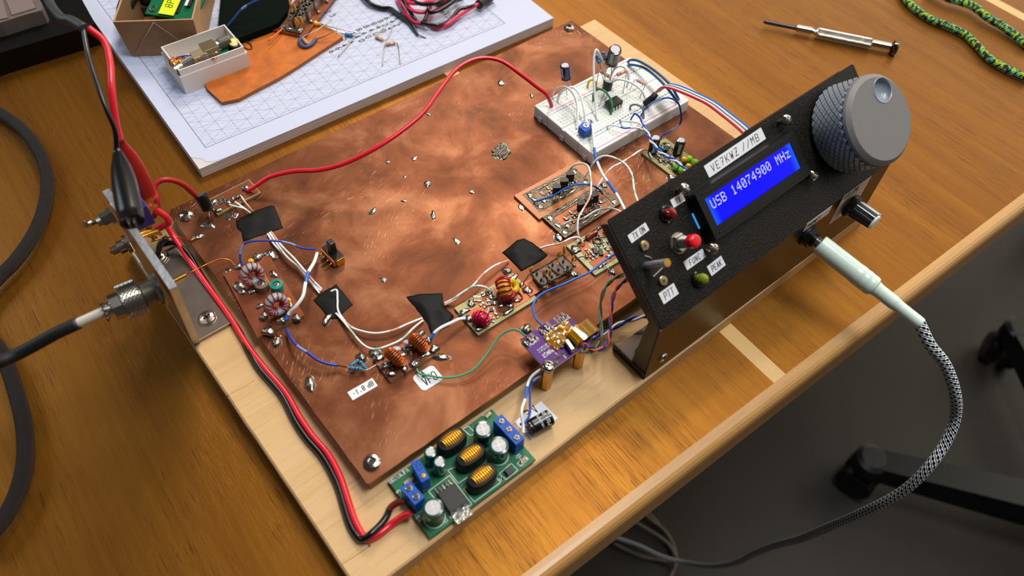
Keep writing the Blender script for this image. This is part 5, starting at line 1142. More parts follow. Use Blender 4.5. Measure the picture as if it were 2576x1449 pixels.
# front wall: from the fold down to the base
wx = pf.x; wz = np.array((0, 0, 1.)); w0 = np.array((13.91, -3.52, ZB)); w1 = np.array((31.66, -3.63, ZB)); WFr = Fr(w0, w1-w0, wz)   # u along, v up, w towards the viewer
hl = 5.4-ZB; hr = 5.85-ZB
mb = MB(); wp = [(0, 0), (np.linalg.norm(w1-w0), 0), (np.linalg.norm(w1-w0), hr), (0, hl)]; mb.prism(WFr, wp, -.12, 0)
mb.build('front_wall', M['wallpaint'], panel)
mb = MB(); q = [WFr(0, .02, -.03), WFr(0, hl-.03, -.03), WFr(0, hl-.15, -.75), WFr(0, .5, -1.0), WFr(0, .02, -.9)]; q2 = [p+wx*.1 for p in q]; n = len(q)
mb.add(q+q2, [tuple(range(n)), tuple(range(2*n-1, n-1, -1))]+[(i, n+i, n+(i+1) % n, (i+1) % n) for i in range(n)]); mb.build('side_lip', M['wallpaint'], panel)
mb = MB(); mb.box(WFr, (.02, .0, -2.25), (17.6, .09, -.12)); mb.build('bottom_flange', M['gun'], panel)
mb = MB(); mb.box(WFr, (-.04, .0, -2.3), (.06, .5, -.05), .02); mb.build('bottom_lip', M['wallpaint'], panel)
c = WFr(.95, .09, -1.2); screw(c[0], c[1], c[2], .34, 'x', 'x', None, 'cross', .12, 30, 0, parent=panel)
c = WFr(1.05, 1.05, 0); mb = MB(); mb.lathe(c, WFr.z, [(.3, 0), (.28, .06), (.16, .09), (.14, .05), (.01, .05)], 20, 0, caps=False); mb.build('wall_screw', M['steel_b'], panel)
# display
disp = MB(); disp.box(pf, (4.36, 2.15, .02), (11.6, 4.72, .14), .02); dm = disp.build('display_module', M['screen_f'], panel)
mb = MB(); fo = [(4.42, 2.2), (11.5, 2.2), (11.5, 4.68), (4.42, 4.68)]; fi = [(4.87, 2.8), (10.98, 2.8), (10.98, 4.2), (4.87, 4.2)]; h0, h1 = .14, .66
A = [pf(u, v, h0) for u, v in fo]; Bq = [pf(u+(.05 if u < 8 else -.05), v+(.05 if v < 3 else -.05), h1) for u, v in fo]; C_ = [pf(u, v, h1) for u, v in fi]; D_ = [pf(u, v, h1-.1) for u, v in fi]
mb.add(A+Bq+C_+D_, [(i, (i+1) % 4, 4+(i+1) % 4, 4+i) for i in range(4)]+[(4+i, 4+(i+1) % 4, 8+(i+1) % 4, 8+i) for i in range(4)]+[(8+i, 8+(i+1) % 4, 12+(i+1) % 4, 12+i) for i in range(4)])
for v in (2.45, 4.45): mb.box(pf, (4.8, v-.05, h1), (11.1, v+.05, h1+.03), .01)
mb.build('bezel', M['screen_f'], dm)
mb = MB(); mb.add([pf(u, v, h1-.06) for u, v in fi], [(0, 1, 2, 3)], 0, False, [[(0, 0), (1, 0), (1, 1), (0, 1)]]); mb.add([pf(u, v, h1-.1) for u, v in fi], [(3, 2, 1, 0)], 0, False, [[(0, 0)]*4]); mb.build('screen', M['lcd'], dm)
F57 = {'U': '10001 10001 10001 10001 10001 10001 01110', 'S': '01111 10000 10000 01110 00001 00001 11110', 'B': '11110 10001 10001 11110 10001 10001 11110', '1': '00100 01100 00100 00100 00100 00100 01110',
       '4': '00010 00110 01010 10010 11111 00010 00010', '0': '01110 10001 10011 10101 11001 10001 01110', '7': '11111 00001 00010 00100 01000 01000 01000', '9': '01110 10001 10001 01111 00001 00010 01100',
       'M': '10001 11011 10101 10101 10001 10001 10001', 'H': '10001 10001 10001 11111 10001 10001 10001', 'z': '00000 00000 11111 00010 00100 01000 11111'}
mb = MB(); u = 5.1; px_ = .056
for ch_ in 'USB 14074900 MHz':
    if ch_ != ' ':
        for r_, row in enumerate(F57[ch_].split()):
            for c_, bit in enumerate(row):
                if bit == '1': uu = u+c_*px_; vv = 4.02-r_*.066; mb.add([pf(uu+a, vv+b_, h1-.056) for a, b_ in ((0, -.058), (.05, -.058), (.05, 0), (0, 0))], [(0, 1, 2, 3)])
    u += .355
mb.build('screen_text', M['lcd_px'], dm)
MB().box(pf, (4.3, 3.0, .03), (4.36, 3.8, .1), .01).build('backlight_edge', M['lcd_leak'], dm)
for (u, v) in ((4.19, 5.1), (11.5, 5.2), (11.65, 2.06), (4.24, 1.96)):
    mb = MB(); mb.lathe(pf(u, v, 0), pf.z, [(.12, 0), (.12, .4)], 12)
    mb.build('display_screw_shank', M['steel_b'], panel)
    mb = MB(); mb.lathe(pf(u, v, .38), pf.z, [(.25, 0), (.28, .06), (.27, .16), (.2, .26), (.1, .3), (.01, .31)], 20, 0, caps=False); hd = mb.build('display_screw', M['steel'], panel)
    q = pf.sub(u, v, .68, 40*u); MB().box(q, (-.16, -.025, -.04), (.16, .025, .005)).box(q, (-.025, -.16, -.04), (.025, .16, .005)).build('screw_cross', mat('screw_recess', hx(70, 66, 62), .4, .9), hd)
# paper labels with hand lettering
def plabel(u0, v0, u1, v1, text, ang, h_, name='paper_label', fr=pf, th=.035, tu=None, slant=.12, gap=1.3, wid=.62, tv=None):
    cu_, cv_ = (u0+u1)/2, (v0+v1)/2; q = fr.sub(cu_, cv_, 0, ang); a = (u1-u0)/2; b_ = (v1-v0)/2
    mb = MB(); mb.box(q, (-a, -b_, 0), (a, b_, .02)); o = mb.build(name, M['paper'], panel)
    mb = MB(); _, ue = strokes(text, 0, 0, h_, slant, gap, wid); write(mb, q, text, -ue/2+.03, -h_/2 if tv is None else tv, h_, th, .026, slant, 0, gap, wid); mb.build('lettering', M['ink'], o); return o
plabel(.68, 4.24, 1.83, 4.64, 'TX ON', 3, .26); plabel(3.56, 4.5, 4.33, 4.9, 'TX', -1, .24, gap=2); plabel(2.74, 1.66, 4.03, 2.1, 'FUNC', 0, .26, gap=2.0); plabel(3.83, .74, 4.84, 1.26, 'PEAK', 2, .28); plabel(.79, .97, 1.77, 1.54, 'PTT', 0, .34)
plabel(6.12, 4.82, 10.26, 5.44, 'VE7KWZ //MB', 1.2, .35, th=.035, gap=2.5, wid=.8, slant=.1)
# LEDs, buttons, lever
def led(u, v, lens, lab):
    mb = MB(); mb.lathe(pf(u, v, 0), pf.z, [(.42, 0), (.42, .08), (.36, .14), (.30, .14)], 24, 0, caps=False); hb = mb.build('indicator', M['blk_g'], panel, label=lab)
    mb = MB(); mb.lathe(pf(u, v, .08), pf.z, [(.27, 0), (.27, .28), (.22, .42), (.12, .5), (.01, .53)], 24, 0, caps=False); mb.build('lens', lens, hb)
led(3.06, 4.45, M['led_r'], 'dark red indicator lamp'); led(3.1, .98, M['led_g'], 'olive green indicator lamp')
u, v = 2.98, 2.98; mb = MB(); mb.lathe(pf(u, v, 0), pf.z, [(.5, 0), (.5, .03)], 24); nb = mb.build('push_button', M['steel_b'], panel, label='red push button in a nickel hexagon nut')
mb = MB(); mb.lathe(pf(u, v, .03), pf.z, [(.46, 0), (.46, .2), (.40, .24)], 6, 0, False); mb.build('hexagon_nut', M['steel'], nb)
mb = MB(); pr = [(.27, .2)]
for k in range(9): pr += [(.28, .24+k*.045), (.25, .262+k*.045)]
mb.lathe(pf(u, v, 0), pf.z, pr+[(.2, .66), (.13, .66), (.13, .8)], 20, 0, True); mb.build('threaded_collar', M['steel'], nb)
mb = MB(); mb.lathe(pf(u, v, .8), pf.z, [(.2, 0), (.3, .03), (.32, .1), (.32, .38), (.29, .46), (.2, .5), (.01, .51)], 24, 0, caps=False); mb.build('button_cap', M['redplast'], nb)
mb = MB(); mb.box(pf, (.62, 2.35, .001), (1.35, 3.42, .012)); sl = mb.build('lever_slot', mat('slot_black', hx(4, 4, 4), .8), panel)
mb = MB(); mb.cyl(pf(.85, 2.95, -.05), pf(.92, 3.0, 1.55), .19, 20); lv = mb.build('toggle_lever', M['alu_top'], panel, label='round aluminium toggle lever')
MB().lathe(pf(.92, 3.0, 1.548), pf(.92, 3.0, 1.55)-pf(.85, 2.95, -.05), [(.19, 0), (.185, .012), (.01, .014)], 20, 0, False, caps=False).build('lever_tip', M['brass'], lv)
MB().box(pf.sub(1.3, 2.42, 0, 8), (-.42, -.03, .0), (.35, .03, .1), .01).build('metal_tab', M['steel_b'], panel)
MB().tube([pf(1.0, 3.4, .02), pf(1.15, 3.25, .08), pf(1.25, 3.1, .1)], .03, 6).build('metal_tab', M['steel_b'], panel)
for (u, v) in ((1.21, 3.8), (1.28, 1.93)):
    mb = MB(); mb.lathe(pf(u, v, 0), pf.z, [(.24, 0), (.24, .1), (.2, .13), (.01, .14)], 20, 0); sc2 = mb.build('flat_screw', mat('warm_steel', hx(196, 176, 140), .28, 1.0), panel)
    q = pf.sub(u, v, .14, 25); MB().box(q, (-.11, -.02, -.005), (.11, .02, .006)).box(q, (-.02, -.11, -.005), (.02, .11, .006)).build('screw_cross', mat('screw_recess', hx(70, 66, 62), .4, .9), sc2)
# tuning knob with knurled grip and finger dimple
ku, kv, kr = 15.17, 3.08, 2.29; nk = 36; rows_ = 6; kf = pf.sub(ku, kv, 0, 0)
mb = MB(); mb.lathe(kf(0, 0, .12), kf.z, [(kr*.9, 0), (kr*.97, .04), (kr*.965, .14), (kr*.96, 2.1)], 96, 0, caps=False)
knob = mb.build('tuning_knob', M['grey_grip'], panel, label='large grey knurled tuning knob')
mb = MB(); z0, z1 = .18, 2.12; cell = (z1-z0)/rows_
for i in range(rows_*2-1):
    for k in range(nk):
        a = 2*math.pi*(k+(.5 if i % 2 else 0))/nk; zc = z0+cell*(.5+i*.5); da = math.pi/nk*.95; dz = cell*.475; rb = kr*.965; rt = kr*1.012
        def pt(an, z_, r_): return kf(r_*math.cos(an), r_*math.sin(an), z_)
        bq = [pt(a-da, zc, rb), pt(a, zc-dz, rb), pt(a+da, zc, rb), pt(a, zc+dz, rb)]; tq = [pt(a-da*.74, zc, rt), pt(a, zc-dz*.74, rt), pt(a+da*.74, zc, rt), pt(a, zc+dz*.74, rt)]
        mb.add(bq+tq, [(0, 1, 5, 4), (1, 2, 6, 5), (2, 3, 7, 6), (3, 0, 4, 7), (4, 5, 6, 7)])
mb.build('knurled_grip', M['grey_grip'], knob)
zt_ = 2.5; du, dv, dr = .22, 1.42, .52; dcx, dcy = .78, 1.2; dr = .6; nr = 64
mb = MB(); mb.lathe(kf(0, 0, 0), kf.z, [(kr*.96, 2.08), (kr*1.0, 2.16), (kr*.99, 2.3), (kr*.93, zt_-.06), (kr*.9, zt_)], 96, 0, caps=False)
# top face with a round opening: ring between the outer circle and the dimple rim
inner = [(dcx+dr*math.cos(2*math.pi*k/nr), dcy+dr*math.sin(2*math.pi*k/nr)) for k in range(nr)]; outer = []
for k in range(nr):
    a = 2*math.pi*k/nr; d = np.array((math.cos(a), math.sin(a))); c_ = np.array((dcx, dcy)); b_ = c_@d; disc = b_*b_-(c_@c_-(kr*.9)**2); s_ = -b_+math.sqrt(disc); outer.append(tuple(c_+d*s_))
mb.add([kf(x, y, zt_) for x, y in inner]+[kf(x, y, zt_) for x, y in outer], [(k, nr+k, nr+(k+1) % nr, (k+1) % nr) for k in range(nr)])
mb.build('knob_face', M['grey_print'], knob)
mb = MB(); pr = [(dr+.05, zt_), (dr+.03, zt_+.03), (dr, zt_+.01)]
K = 14
for k in range(1, K+1): a = k/K; pr.append((dr*math.cos(a*math.pi/2)+.0005, zt_-.02-dr*.62*math.sin(a*math.pi/2)-(.006 if k % 2 else 0)))
mb.lathe(kf(dcx, dcy, 0), kf.z, pr, 40, 0, False, caps=False); mb.build('finger_dimple', M['grey_grip'], knob)
# volume knob and its paper
q = [(2087, 565), (2160, 497), (2194, 437), (2096, 512)]
def wl(px, py): return WFr.loc(px, py, 0)
uv_ = [wl(*p) for p in q]
def paper(pts, nm='paper_label'):
    n = len(pts); mb = MB(); mb.prism(WFr, pts, 0.0, .02); return mb.build(nm, mat('shaded_wall_paper', hx(226, 208, 196), .7), panel)
vl = paper([(13.5, 2.45), (15.9, 2.45), (15.9, 4.74), (13.5, 4.74)])
mb = MB(); write(mb, WFr, 'VOLUME', 13.62, 4.32, .36, .045, .026, .1, 0, 1.5); mb.build('lettering', M['ink'], vl)
ph = paper([(10.5, 3.96), (12.6, 3.96), (12.6, 4.58), (10.5, 4.58)]); mb = MB(); write(mb, WFr, 'PHONES', 10.65, 4.12, .3, .04, .026, .1, 0, 1.3); mb.build('lettering', M['ink'], ph)
ku2, kv2 = 14.45, 3.6; o = WFr(ku2, kv2, 0)
mb = MB(); mb.lathe(o, WFr.z, [(.62, .15), (.66, .25), (.66, .42), (.5, .55)], 28, 0, caps=True); vk = mb.build('volume_knob', M['blk_g'], panel, label='small black knob with white pointer line and cap')
mb = MB(); n = 24; vs = []; hs = [(.5, .5), (.5, .6), (.42, 1.75)]
for (r_, h_) in hs:
    for k in range(n*2):
        a = math.pi*k/n; rr = r_*(1 if k % 2 else .95); vs.append(WFr(ku2+rr*math.cos(a), kv2+rr*math.sin(a), h_))
m2 = n*2; mb.add(vs, [(i*m2+k, i*m2+(k+1) % m2, (i+1)*m2+(k+1) % m2, (i+1)*m2+k) for i in range(2) for k in range(m2)]); mb.build('fluted_grip', M['blk'], vk)
mb = MB(); mb.lathe(o, WFr.z, [(.43, 1.74), (.42, 1.82), (.36, 1.86), (.01, 1.87)], 28, 0); mb.build('knob_cap', M['white'], vk)
for a in (80, 112, 20):
    x_, y_ = math.cos(math.radians(a)), math.sin(math.radians(a)); q = Fr(WFr(ku2+x_*.505, kv2+y_*.505, .6), WFr.z, WFr.x*-y_+WFr.y*x_); MB().box(q, (0, -.035 if a != 20 else -.12, -.025), (1.14, .035 if a != 20 else .12, .03)).build('pointer_line', M['white'], vk)
# headphone socket nut
sk = WFr(12.1, 2.05, 0) 
ju, jv = 11.25, 3.2; jo = WFr(ju, jv, 0)
mb = MB(); mb.lathe(jo, WFr.z, [(.62, 0), (.62, .12)], 24); mb.lathe(jo, WFr.z, [(.55, .12), (.55, .42)], 6, 0, False); jk = mb.build('headphone_socket', M['blk'], panel, label='black hexagon socket nut')
mb = MB(); mb.lathe(jo, WFr.z, [(.38, .42), (.38, .62), (.3, .62)], 20); mb.build('socket_collar', M['blk_g'], jk)
# ---------------------------------------------------------------- headphone plug and braided cable
hp = thing('headphone_cable', 'mint-white plug and black-and-white braided cable hanging from the panel to the floor', 'headphone cable', jo)
MB().lathe(jo, WFr.z, [(.33, .62), (.33, .85)], 20).build('plug_collar', M['steel'], hp)
A = WFr(ju, jv, .8); B = P(2316, 814, 3.0); d = nrm(B-A); Lp = np.linalg.norm(B-A)
mb = MB(); mb.lathe(A, d, [(.50, 0), (.54, .04), (.545, .5), (.54, Lp*.36), (.56, Lp*.40), (.54, Lp*.43), (.56, Lp*.46), (.54, Lp*.49), (.55, Lp*.52), (.52, Lp*.545), (.40, Lp*.56), (.37, Lp*.60), (.365, Lp*.74), (.33, Lp*.77), (.315, Lp*.80), (.31, Lp*.97), (.30, Lp), (.2, Lp)], 32)
mb.build('plug', M['mint'], hp)
cab = [(2311, 809, 3.0), (2340, 868, 2.0), (2378, 918, .8), (2402, 988, -1), (2404, 1046, -3), (2381, 1109, -4.5), (2335, 1176, -6), (2273, 1234, -8.5), (2189, 1280, -12), (2085, 1326, -18), (2014, 1355, -24), (1951, 1372, -31), (1897, 1393, -40), (1855, 1414, -48), (1792, 1424, -58), (1730, 1416, -67), (1667, 1401, -70), (1604, 1372, -72), (1540, 1350, -72.6)]
MB().tube([P(*q) for q in cab], .30, 14, 0, 8).build('braided_cable', M['braid'], hp)
for k, q in enumerate(([(1542, 1368), (1625, 1403), (1700, 1402), (1640, 1300), (1560, 1260)], [(1590, 1240), (1629, 1301), (1667, 1330), (1692, 1368), (1700, 1410), (1688, 1449), (1650, 1500)], [(1560, 1290), (1604, 1318), (1659, 1351), (1684, 1372), (1700, 1400)])):
    MB().tube([P(x, y, -72.6+.5*k) for x, y in q], .26, 10, 0, 8).build('coiled_cable', M['braid2'], hp)
# ---------------------------------------------------------------- antenna bracket at the left edge
z0 = ZB
t = thing('bracket', 'bent aluminium angle bracket screwed to the left edge of the pale base', 'bracket', P(500, 820, ZB))
# foot plate
q = [(497, 866), (582, 814), (432, 608), (370, 640)]
a_ = P(497, 866, ZB); b_ = P(580, 815, ZB)
fx0, fx1 = -2.72, P(581, 816, ZB+.2)[0]; fy0 = P(497, 866, ZB)[1]; fy1 = P(400, 612, ZB)[1]
MB().box(WF, (fx0+.0, fy0, ZB), (fx1, fy1, ZB+.24), .02).build('foot_plate', M['alu'], t)
# upright plate with sloping end
up = [(fy0, ZB), (fy0+.12, ZB+.3)]
topz = ZB+5.1
pe = PY(437, 735, fy0) 
zt1 = None
A0 = P(497, 866, ZB)
def XZ(px, py, x):
    d = RC.T @ nrm([px-CX, py-CY, F_PX]); return CAM + d*((x-CAM[0])/d[0])
p1 = XZ(437, 722, fx0+.2); p2 = XZ(268, 478, fx0+.2)
BRK = (p1, p2, fy0, fy1)
poly = [(fy0, ZB), (p1[1]-.05, p1[2]), (p2[1], p2[2]), (p2[1]+.1, ZB)]
Yf = Fr((fx0, 0, 0), (0, 1, 0), (0, 0, 1))      # z axis points along +x
MB().prism(Yf, poly, 0, .34).build('upright_plate', M['alu'], t)
MB().prism(Yf, [(p1[1]-.05, p1[2]-.02), (p1[1]-.05, p1[2]+.03), (p2[1], p2[2]+.03), (p2[1], p2[2]-.02)], .01, .33).build('sawn_edge', M['alu_top'], t)
for (px, py, r_) in ((519, 796, .46), (398, 645, .42)):
    c = P(px, py, ZB+.42); screw(c[0], c[1], ZB+.24, r_, 'x', 'x', None, 'cross', .22, 35, r_*1.25 if py < 700 else 0, parent=t)
# ---------------------------------------------------------------- coaxial plug and cable
cx0 = XZ(400, 735, fx0); ca = np.array((fx0, XZ(412, 722, fx0)[1], XZ(412, 722, fx0)[2])); 
e0 = P(260, 778, 3.2)
def along(px, py, y):
    return PY(px, py, y)
co = PY(397, 728, ca[1]); ax = nrm(P(262, 783, co[2]+.2)-co)
t = thing('coaxial_connector', 'knurled nickel radio plug screwed onto the aluminium bracket', 'connector', co)
s0 = co; LT = np.linalg.norm(P(262, 783, co[2]+.2)-co); k_ = LT/2.85
S_ = lambda pr: [(r, h*k_) for r, h in pr]
MB().lathe(s0, ax, S_([(.82, -.1), (.82, -.02)]), 30).build('flange_washer', M['steel_b'], t)
MB().lathe(s0, ax, S_([(.72, .0), (.72, .2)]), 6, 0, False).build('hexagon_nut', M['steel'], t)
pr = []
for k in range(7): pr += [(.56, .2+k*.1), (.50, .25+k*.1)]
MB().lathe(s0, ax, S_(pr), 28).build('threaded_barrel', M['steel_b'], t)
mb = MB(); r0 = .76; L0, L1 = .86, 1.96; mb.lathe(s0, ax, S_([(.6, L0), (r0, L0+.05), (r0, L1-.05), (.6, L1)]), 40); kn = mb.build('knurled_sleeve', M['steel'], t)
mb = MB(); n = 34; x_ = nrm(np.cross(ax, (0, 0, 1.))); y_ = np.cross(ax, x_)
for i in range(9):
    for k in range(n):
        a = 2*math.pi*(k+(.5 if i % 2 else 0))/n; h_ = (L0+.12+i*.107)*k_; rad = x_*math.cos(a)+y_*math.sin(a); tn = -x_*math.sin(a)+y_*math.cos(a); c = s0+ax*h_+rad*r0; w_ = .062
        mb.add([c-tn*w_, c-ax*w_, c+tn*w_, c+ax*w_, c+rad*.05], [(0, 1, 4), (1, 2, 4), (2, 3, 4), (3, 0, 4)])
mb.build('knurling', M['steel'], kn)
MB().lathe(s0, ax, S_([(.58, L1), (.58, L1+.02), (.56, L1+.5), (.4, L1+.53)]), 8, 0, False).build('plug_body', M['steel'], t)
MB().lathe(s0, ax, S_([(.3, L1+.5), (.3, L1+.7), (.35, L1+.72), (.35, L1+.86), (.24, L1+.88)]), 20).build('plug_neck', M['steel'], t)
ce = s0+ax*(LT*.98)
for k in range(14):
    a = 2*math.pi*k/14; r_ = nrm(x_*math.cos(a)+y_*math.sin(a)); MB().tube([ce-ax*.1+r_*.22, ce+r_*.36, ce+ax*.08+r_*.46], .045, 5, 0, 2).build('shield_strand', M['tin'], t)
c2 = P(190, 816, ce[2]-.25); dd = nrm(c2-ce)
MB().tube([ce-dd*.1, (ce+c2)/2, c2], .21, 16, 0, 3).build('white_insulator', mat('coax_insulator', hx(216, 205, 190), .3), t)
mb = MB(); mb.cyl(co+np.array((.3, 0, 0)), co+np.array((1.3, 0, 0)), .12, 12); mb.build('solder_cup', M['gold'], t)
cd_ = c2-dd*.12
cpts = [cd_, c2+dd*.7, P(120, 850, c2[2]-.3), P(50, 888, c2[2]-.7), P(-60, 940, c2[2]-1.2), P(-200, 1030, 1.0)]
MB().tube(cpts, .27, 16, 0, 6).build('coaxial_cable', M['blk_r'], None, 'plain black coaxial cable running from the knurled plug off the left side', 'cable')
MB().tube([co+np.array((1.25, 0, .02)), P(470, 690, ZC+1.4), P(520, 665, ZC+.9), P(553, 652, ZC+.5), P(578, 655, ZC+.3), P(592, 668, ZC+.3)], .04, 6).build('antenna_wire', M['copper_raw'], None, 'thin bare copper wire from the bracket connector to the filter board', 'wire')
# toggle switch on the bracket
t = thing('toggle_switch', 'small metal toggle switch with bare lever on top of the bracket', 'switch', XZ(270, 545, fx0-.1))
sw0 = XZ(285, 540, fx0-.1); MB().lathe(sw0, (-1, 0, 0), [(.4, 0), (.4, .2), (.3, .2), (.3, .55)], 6, 0, False).build('hexagon_nut', M['steel'], t)
MB().lathe(sw0, (-1, 0, 0), [(.22, .2), (.22, .75)], 16).build('threaded_bush', M['steel_b'], t)
le = sw0+np.array((-.7, 0, 0)); MB().tube([le, PY(212, 565, le[1]-.1)], lambda q: .09+.07*q, 12, 0, 4).build('lever', M['steel'], t)
MB().box(WF, (fx0+.34, sw0[1]-.6, sw0[2]-1.0), (fx0+1.3, sw0[1]+.9, sw0[2]+.2), .03).build('switch_body', mat('dark_blue_switch', hx(18, 28, 110), .4), t, label='dark blue switch body')
for k in (0, 1): MB().box(WF, (fx0+1.3, sw0[1]-.3+.5*k, sw0[2]-.5), (fx0+1.75, sw0[1]-.1+.5*k, sw0[2]-.4)).build('terminal', M['gold'], t)
# second small nut under it and phono socket
t = thing('socket', 'small metal socket with ring nut on the bracket below the toggle switch', 'socket', XZ(325, 612, fx0-.1))
s1 = XZ(325, 612, fx0); MB().lathe(s1, (-1, 0, 0), [(.5, 0), (.5, .2), (.34, .22), (.34, .55), (.26, .56)], 20).build('ring_nut', M['steel'], t)
MB().lathe(s1, (-1, 0, 0), [(.22, .5), (.2, .9), (.02, 1.0)], 14).build('contact', M['steel'], t)
for k in (0, 1): MB().tube([s1+np.array((.4, .2*k, 0)), s1+np.array((1.1, .2*k+.3, -.3)), s1+np.array((1.6, .5, -.6-.3*k))], .1, 8, 0, 3).build('solder_lug', M['gold'], t)
for (a, b_, nm) in (((276, 500), (352, 600), 'TX'), ((335, 640), (352, 672), 'A')):
    pass
lf0 = XZ(262, 520, fx0-.015); MB().box(WF, (fx0-.02, XZ(318, 583, fx0)[1], XZ(318, 583, fx0)[2]-.35), (fx0+.01, XZ(275, 507, fx0)[1], XZ(275, 507, fx0)[2]-.1)).build('paper_label', M['paper'], t)
lq = XZ(345, 650, fx0); MB().box(WF, (fx0-.02, lq[1]-.5, lq[2]-.25), (fx0+.01, lq[1]+.4, lq[2]+.2)).build('paper_label', M['paper'], t)
# ---------------------------------------------------------------- alligator clips
def clip(name, label, top, bot, mb_m, wr, wl_, jaw):
    top = np.array(top); bot = np.array(bot); t = thing(name, label, 'clip', bot); ax_ = nrm(bot-top); L = np.linalg.norm(bot-top)
    prof = [(.17, 0), (.24, .08*L), (.42, .28*L), (.51, .5*L), (.53, .75*L), (.52, .95*L), (.48, L+.25)]
    mb = MB(); n = 24; vs = []; side = nrm(np.cross(ax_, (0, 0, 1.)) if abs(ax_[2]) < .95 else np.array((1., 0, 0))); y_ = np.cross(ax_, side)
    for (r_, h_) in prof:
        for k in range(n): a = 2*math.pi*k/n; vs.append(top+ax_*h_+side*(math.cos(a)*r_*.98)+y_*(math.sin(a)*r_*.78))
    mb.add(vs, [(i*n+k, i*n+(k+1) % n, (i+1)*n+(k+1) % n, (i+1)*n+k) for i in range(len(prof)-1) for k in range(n)]+[tuple(range(n)), tuple((len(prof)-1)*n+k for k in range(n-1, -1, -1))], 0, True)
    mb.build('boot', mb_m, t)
    mb = MB(); 
    for s in (-1, 1):
        q = [bot+side*(s*.26)+y_*.25-ax_*.3, bot+side*(s*.26)-y_*.25-ax_*.3, bot+side*(s*.12)-y_*.12+ax_*jaw, bot+side*(s*.12)+y_*.12+ax_*jaw]; q2 = [p-side*(s*.06) for p in q]
        mb.add(q+q2, [(0, 1, 2, 3), (7, 6, 5, 4), (0, 4, 5, 1), (1, 5, 6, 2), (2, 6, 7, 3), (3, 7, 4, 0)])
    mb.build('jaw', M['gold'] if wr == 'red' else M['steel_b'], t)
    MB().tube(wl_, .15 if wr == 'red' else .11, 12, 0, 8).build('lead_wire', M['red'] if wr == 'red' else M['blk_g'], t); return t
ch_ = 12.5
kt = P(295, 378, 10.6); kb = XZ(330, 548, fx0+.2)
clip('alligator_clip', 'black rubber-booted clip gripping the top of the aluminium bracket', kt, kb, M['blk_g'], 'black', [P(208, 62, 13.5), P(222, 140, 13.2), P(248, 220, 12.6), P(270, 280, 12.0), P(290, 330, 11.3), P(294, 385, 10.5)], .5)
rt = P(300, 352, 10.2); rb = P(366, 488, 6.6)
clip('alligator_clip', 'red rubber-booted clip behind the black one, gripping a wire end', rt, rb, M['red_d'], 'red', [P(222, 70, 13.4), P(262, 105, 13.0), P(277, 160, 12.6), P(281, 225, 12.0), P(290, 300, 11.0), P(302, 356, 10.1)], .9)
t = thing('paired_cable', 'grey joined jacket where the red and black leads part, over the dark device', 'cable', P(190, 60, 13.5))
MB().tube([P(150, -60, 12.5), P(120, -10, 12.8), P(150, 42, 13.2), P(180, 52, 13.4), P(214, 72, 13.5)], lambda q: .22, 12, 0, 6).build('jacket', mat('charcoal_jacket', hx(48, 52, 48), .5), t)
# ---------------------------------------------------------------- red and black pair along the base
rp_ = [(388, 508, 4.2), (392, 540, 3.4), (418, 566, 2.6), (440, 600, 2.0), (480, 660, 1.5), (530, 730, 1.35), (580, 800, 1.3), (622, 868, 1.28), (665, 925, 1.28), (720, 990, 1.28), (752, 1046, 1.28), (785, 1095, 1.28), (825, 1142, 1.28), (856, 1200, 1.28), (876, 1260, 1.28), (893, 1310, 1.28), (912, 1345, 1.28)]
r2 = [P(*q) for q in rp_]+[P(925, 1357, 1.25), P(955, 1342, 1.3), P(985, 1318, 1.3), P(1010, 1300, 1.5), P(1032, 1291, 1.75)]
wire('power_wire', 'thick red wire running the length of the pale base to the converter', r2[2:], .155, M['red'])
off = [(-8, 5)]
bp_ = [(400, 618, 1.75), (432, 612, 1.8), (468, 632, 1.7), (505, 690, 1.3), (555, 765, 1.27), (600, 830, 1.25), (628, 885, 1.25), (655, 930, 1.25), (708, 993, 1.25), (742, 1058, 1.25), (772, 1103, 1.25), (812, 1150, 1.25), (846, 1212, 1.25), (864, 1268, 1.25), (880, 1318, 1.25), (898, 1348, 1.27), (912, 1357, 1.35), (930, 1345, 1.55), (955, 1322, 1.5), (972, 1300, 1.5), (982, 1278, 1.6), (1000, 1265, 1.7), (1018, 1262, 1.75)]
wire('power_wire', 'thick black wire lying against the red one along the pale base', [P(*q) for q in bp_], .155, [M['blk_g'], mat('dark_red_black', hx(96, 26, 20), .35)], [(0, 0), (.965, 1)])
wire('power_wire', 'red wire looping high from the switch to the little power board', [P(388, 545, 3.5), P(396, 520, 4.2), P(394, 500, 4.6), P(388, 476, 4.9), P(398, 457, 5.1), P(425, 452, 5.0), P(458, 463, 4.4), P(488, 488, 3.4), P(505, 505, 2.6)], .15, M['red_d'])
wire('power_wire', 'short bright red stub held by the red clip', [P(378, 516, 4.9), P(398, 532, 4.4), P(418, 546, 3.9), P(424, 560, 3.5), P(410, 568, 3.2), P(396, 574, 3.0)], .17, M['red'])
wire('power_wire', 'long glossy red wire arching over the copper from power board to breadboard', [P(622, 480, ZC+.25), P(640, 470, ZC+.5), P(680, 445, ZC+1.0), P(740, 431, ZC+1.4), P(800, 428, ZC+1.7), P(865, 412, ZC+2.1), P(940, 376, ZC+2.7), P(1010, 330, ZC+3.1), P(1065, 283, ZC+3.4), P(1105, 228, ZC+3.7), P(1150, 173, ZC+4.0), P(1205, 147, ZC+4.1), P(1260, 153, ZC+3.9), P(1310, 187, ZC+3.3), P(1350, 218, ZC+2.4), P(1375, 238, ZC+1.8), P(1388, 267, ZC+.9)], .125, M['red'])
t = thing('solder_lug', 'brass lugs and dark diode tangle behind the bracket', 'terminal', P(385, 590, ZB+.2))
MB().tube([P(420, 565, 3.2), P(395, 580, 2.8), P(372, 592, 2.4)], .13, 8, 0, 3).build('solder_end', M['solder'], t)
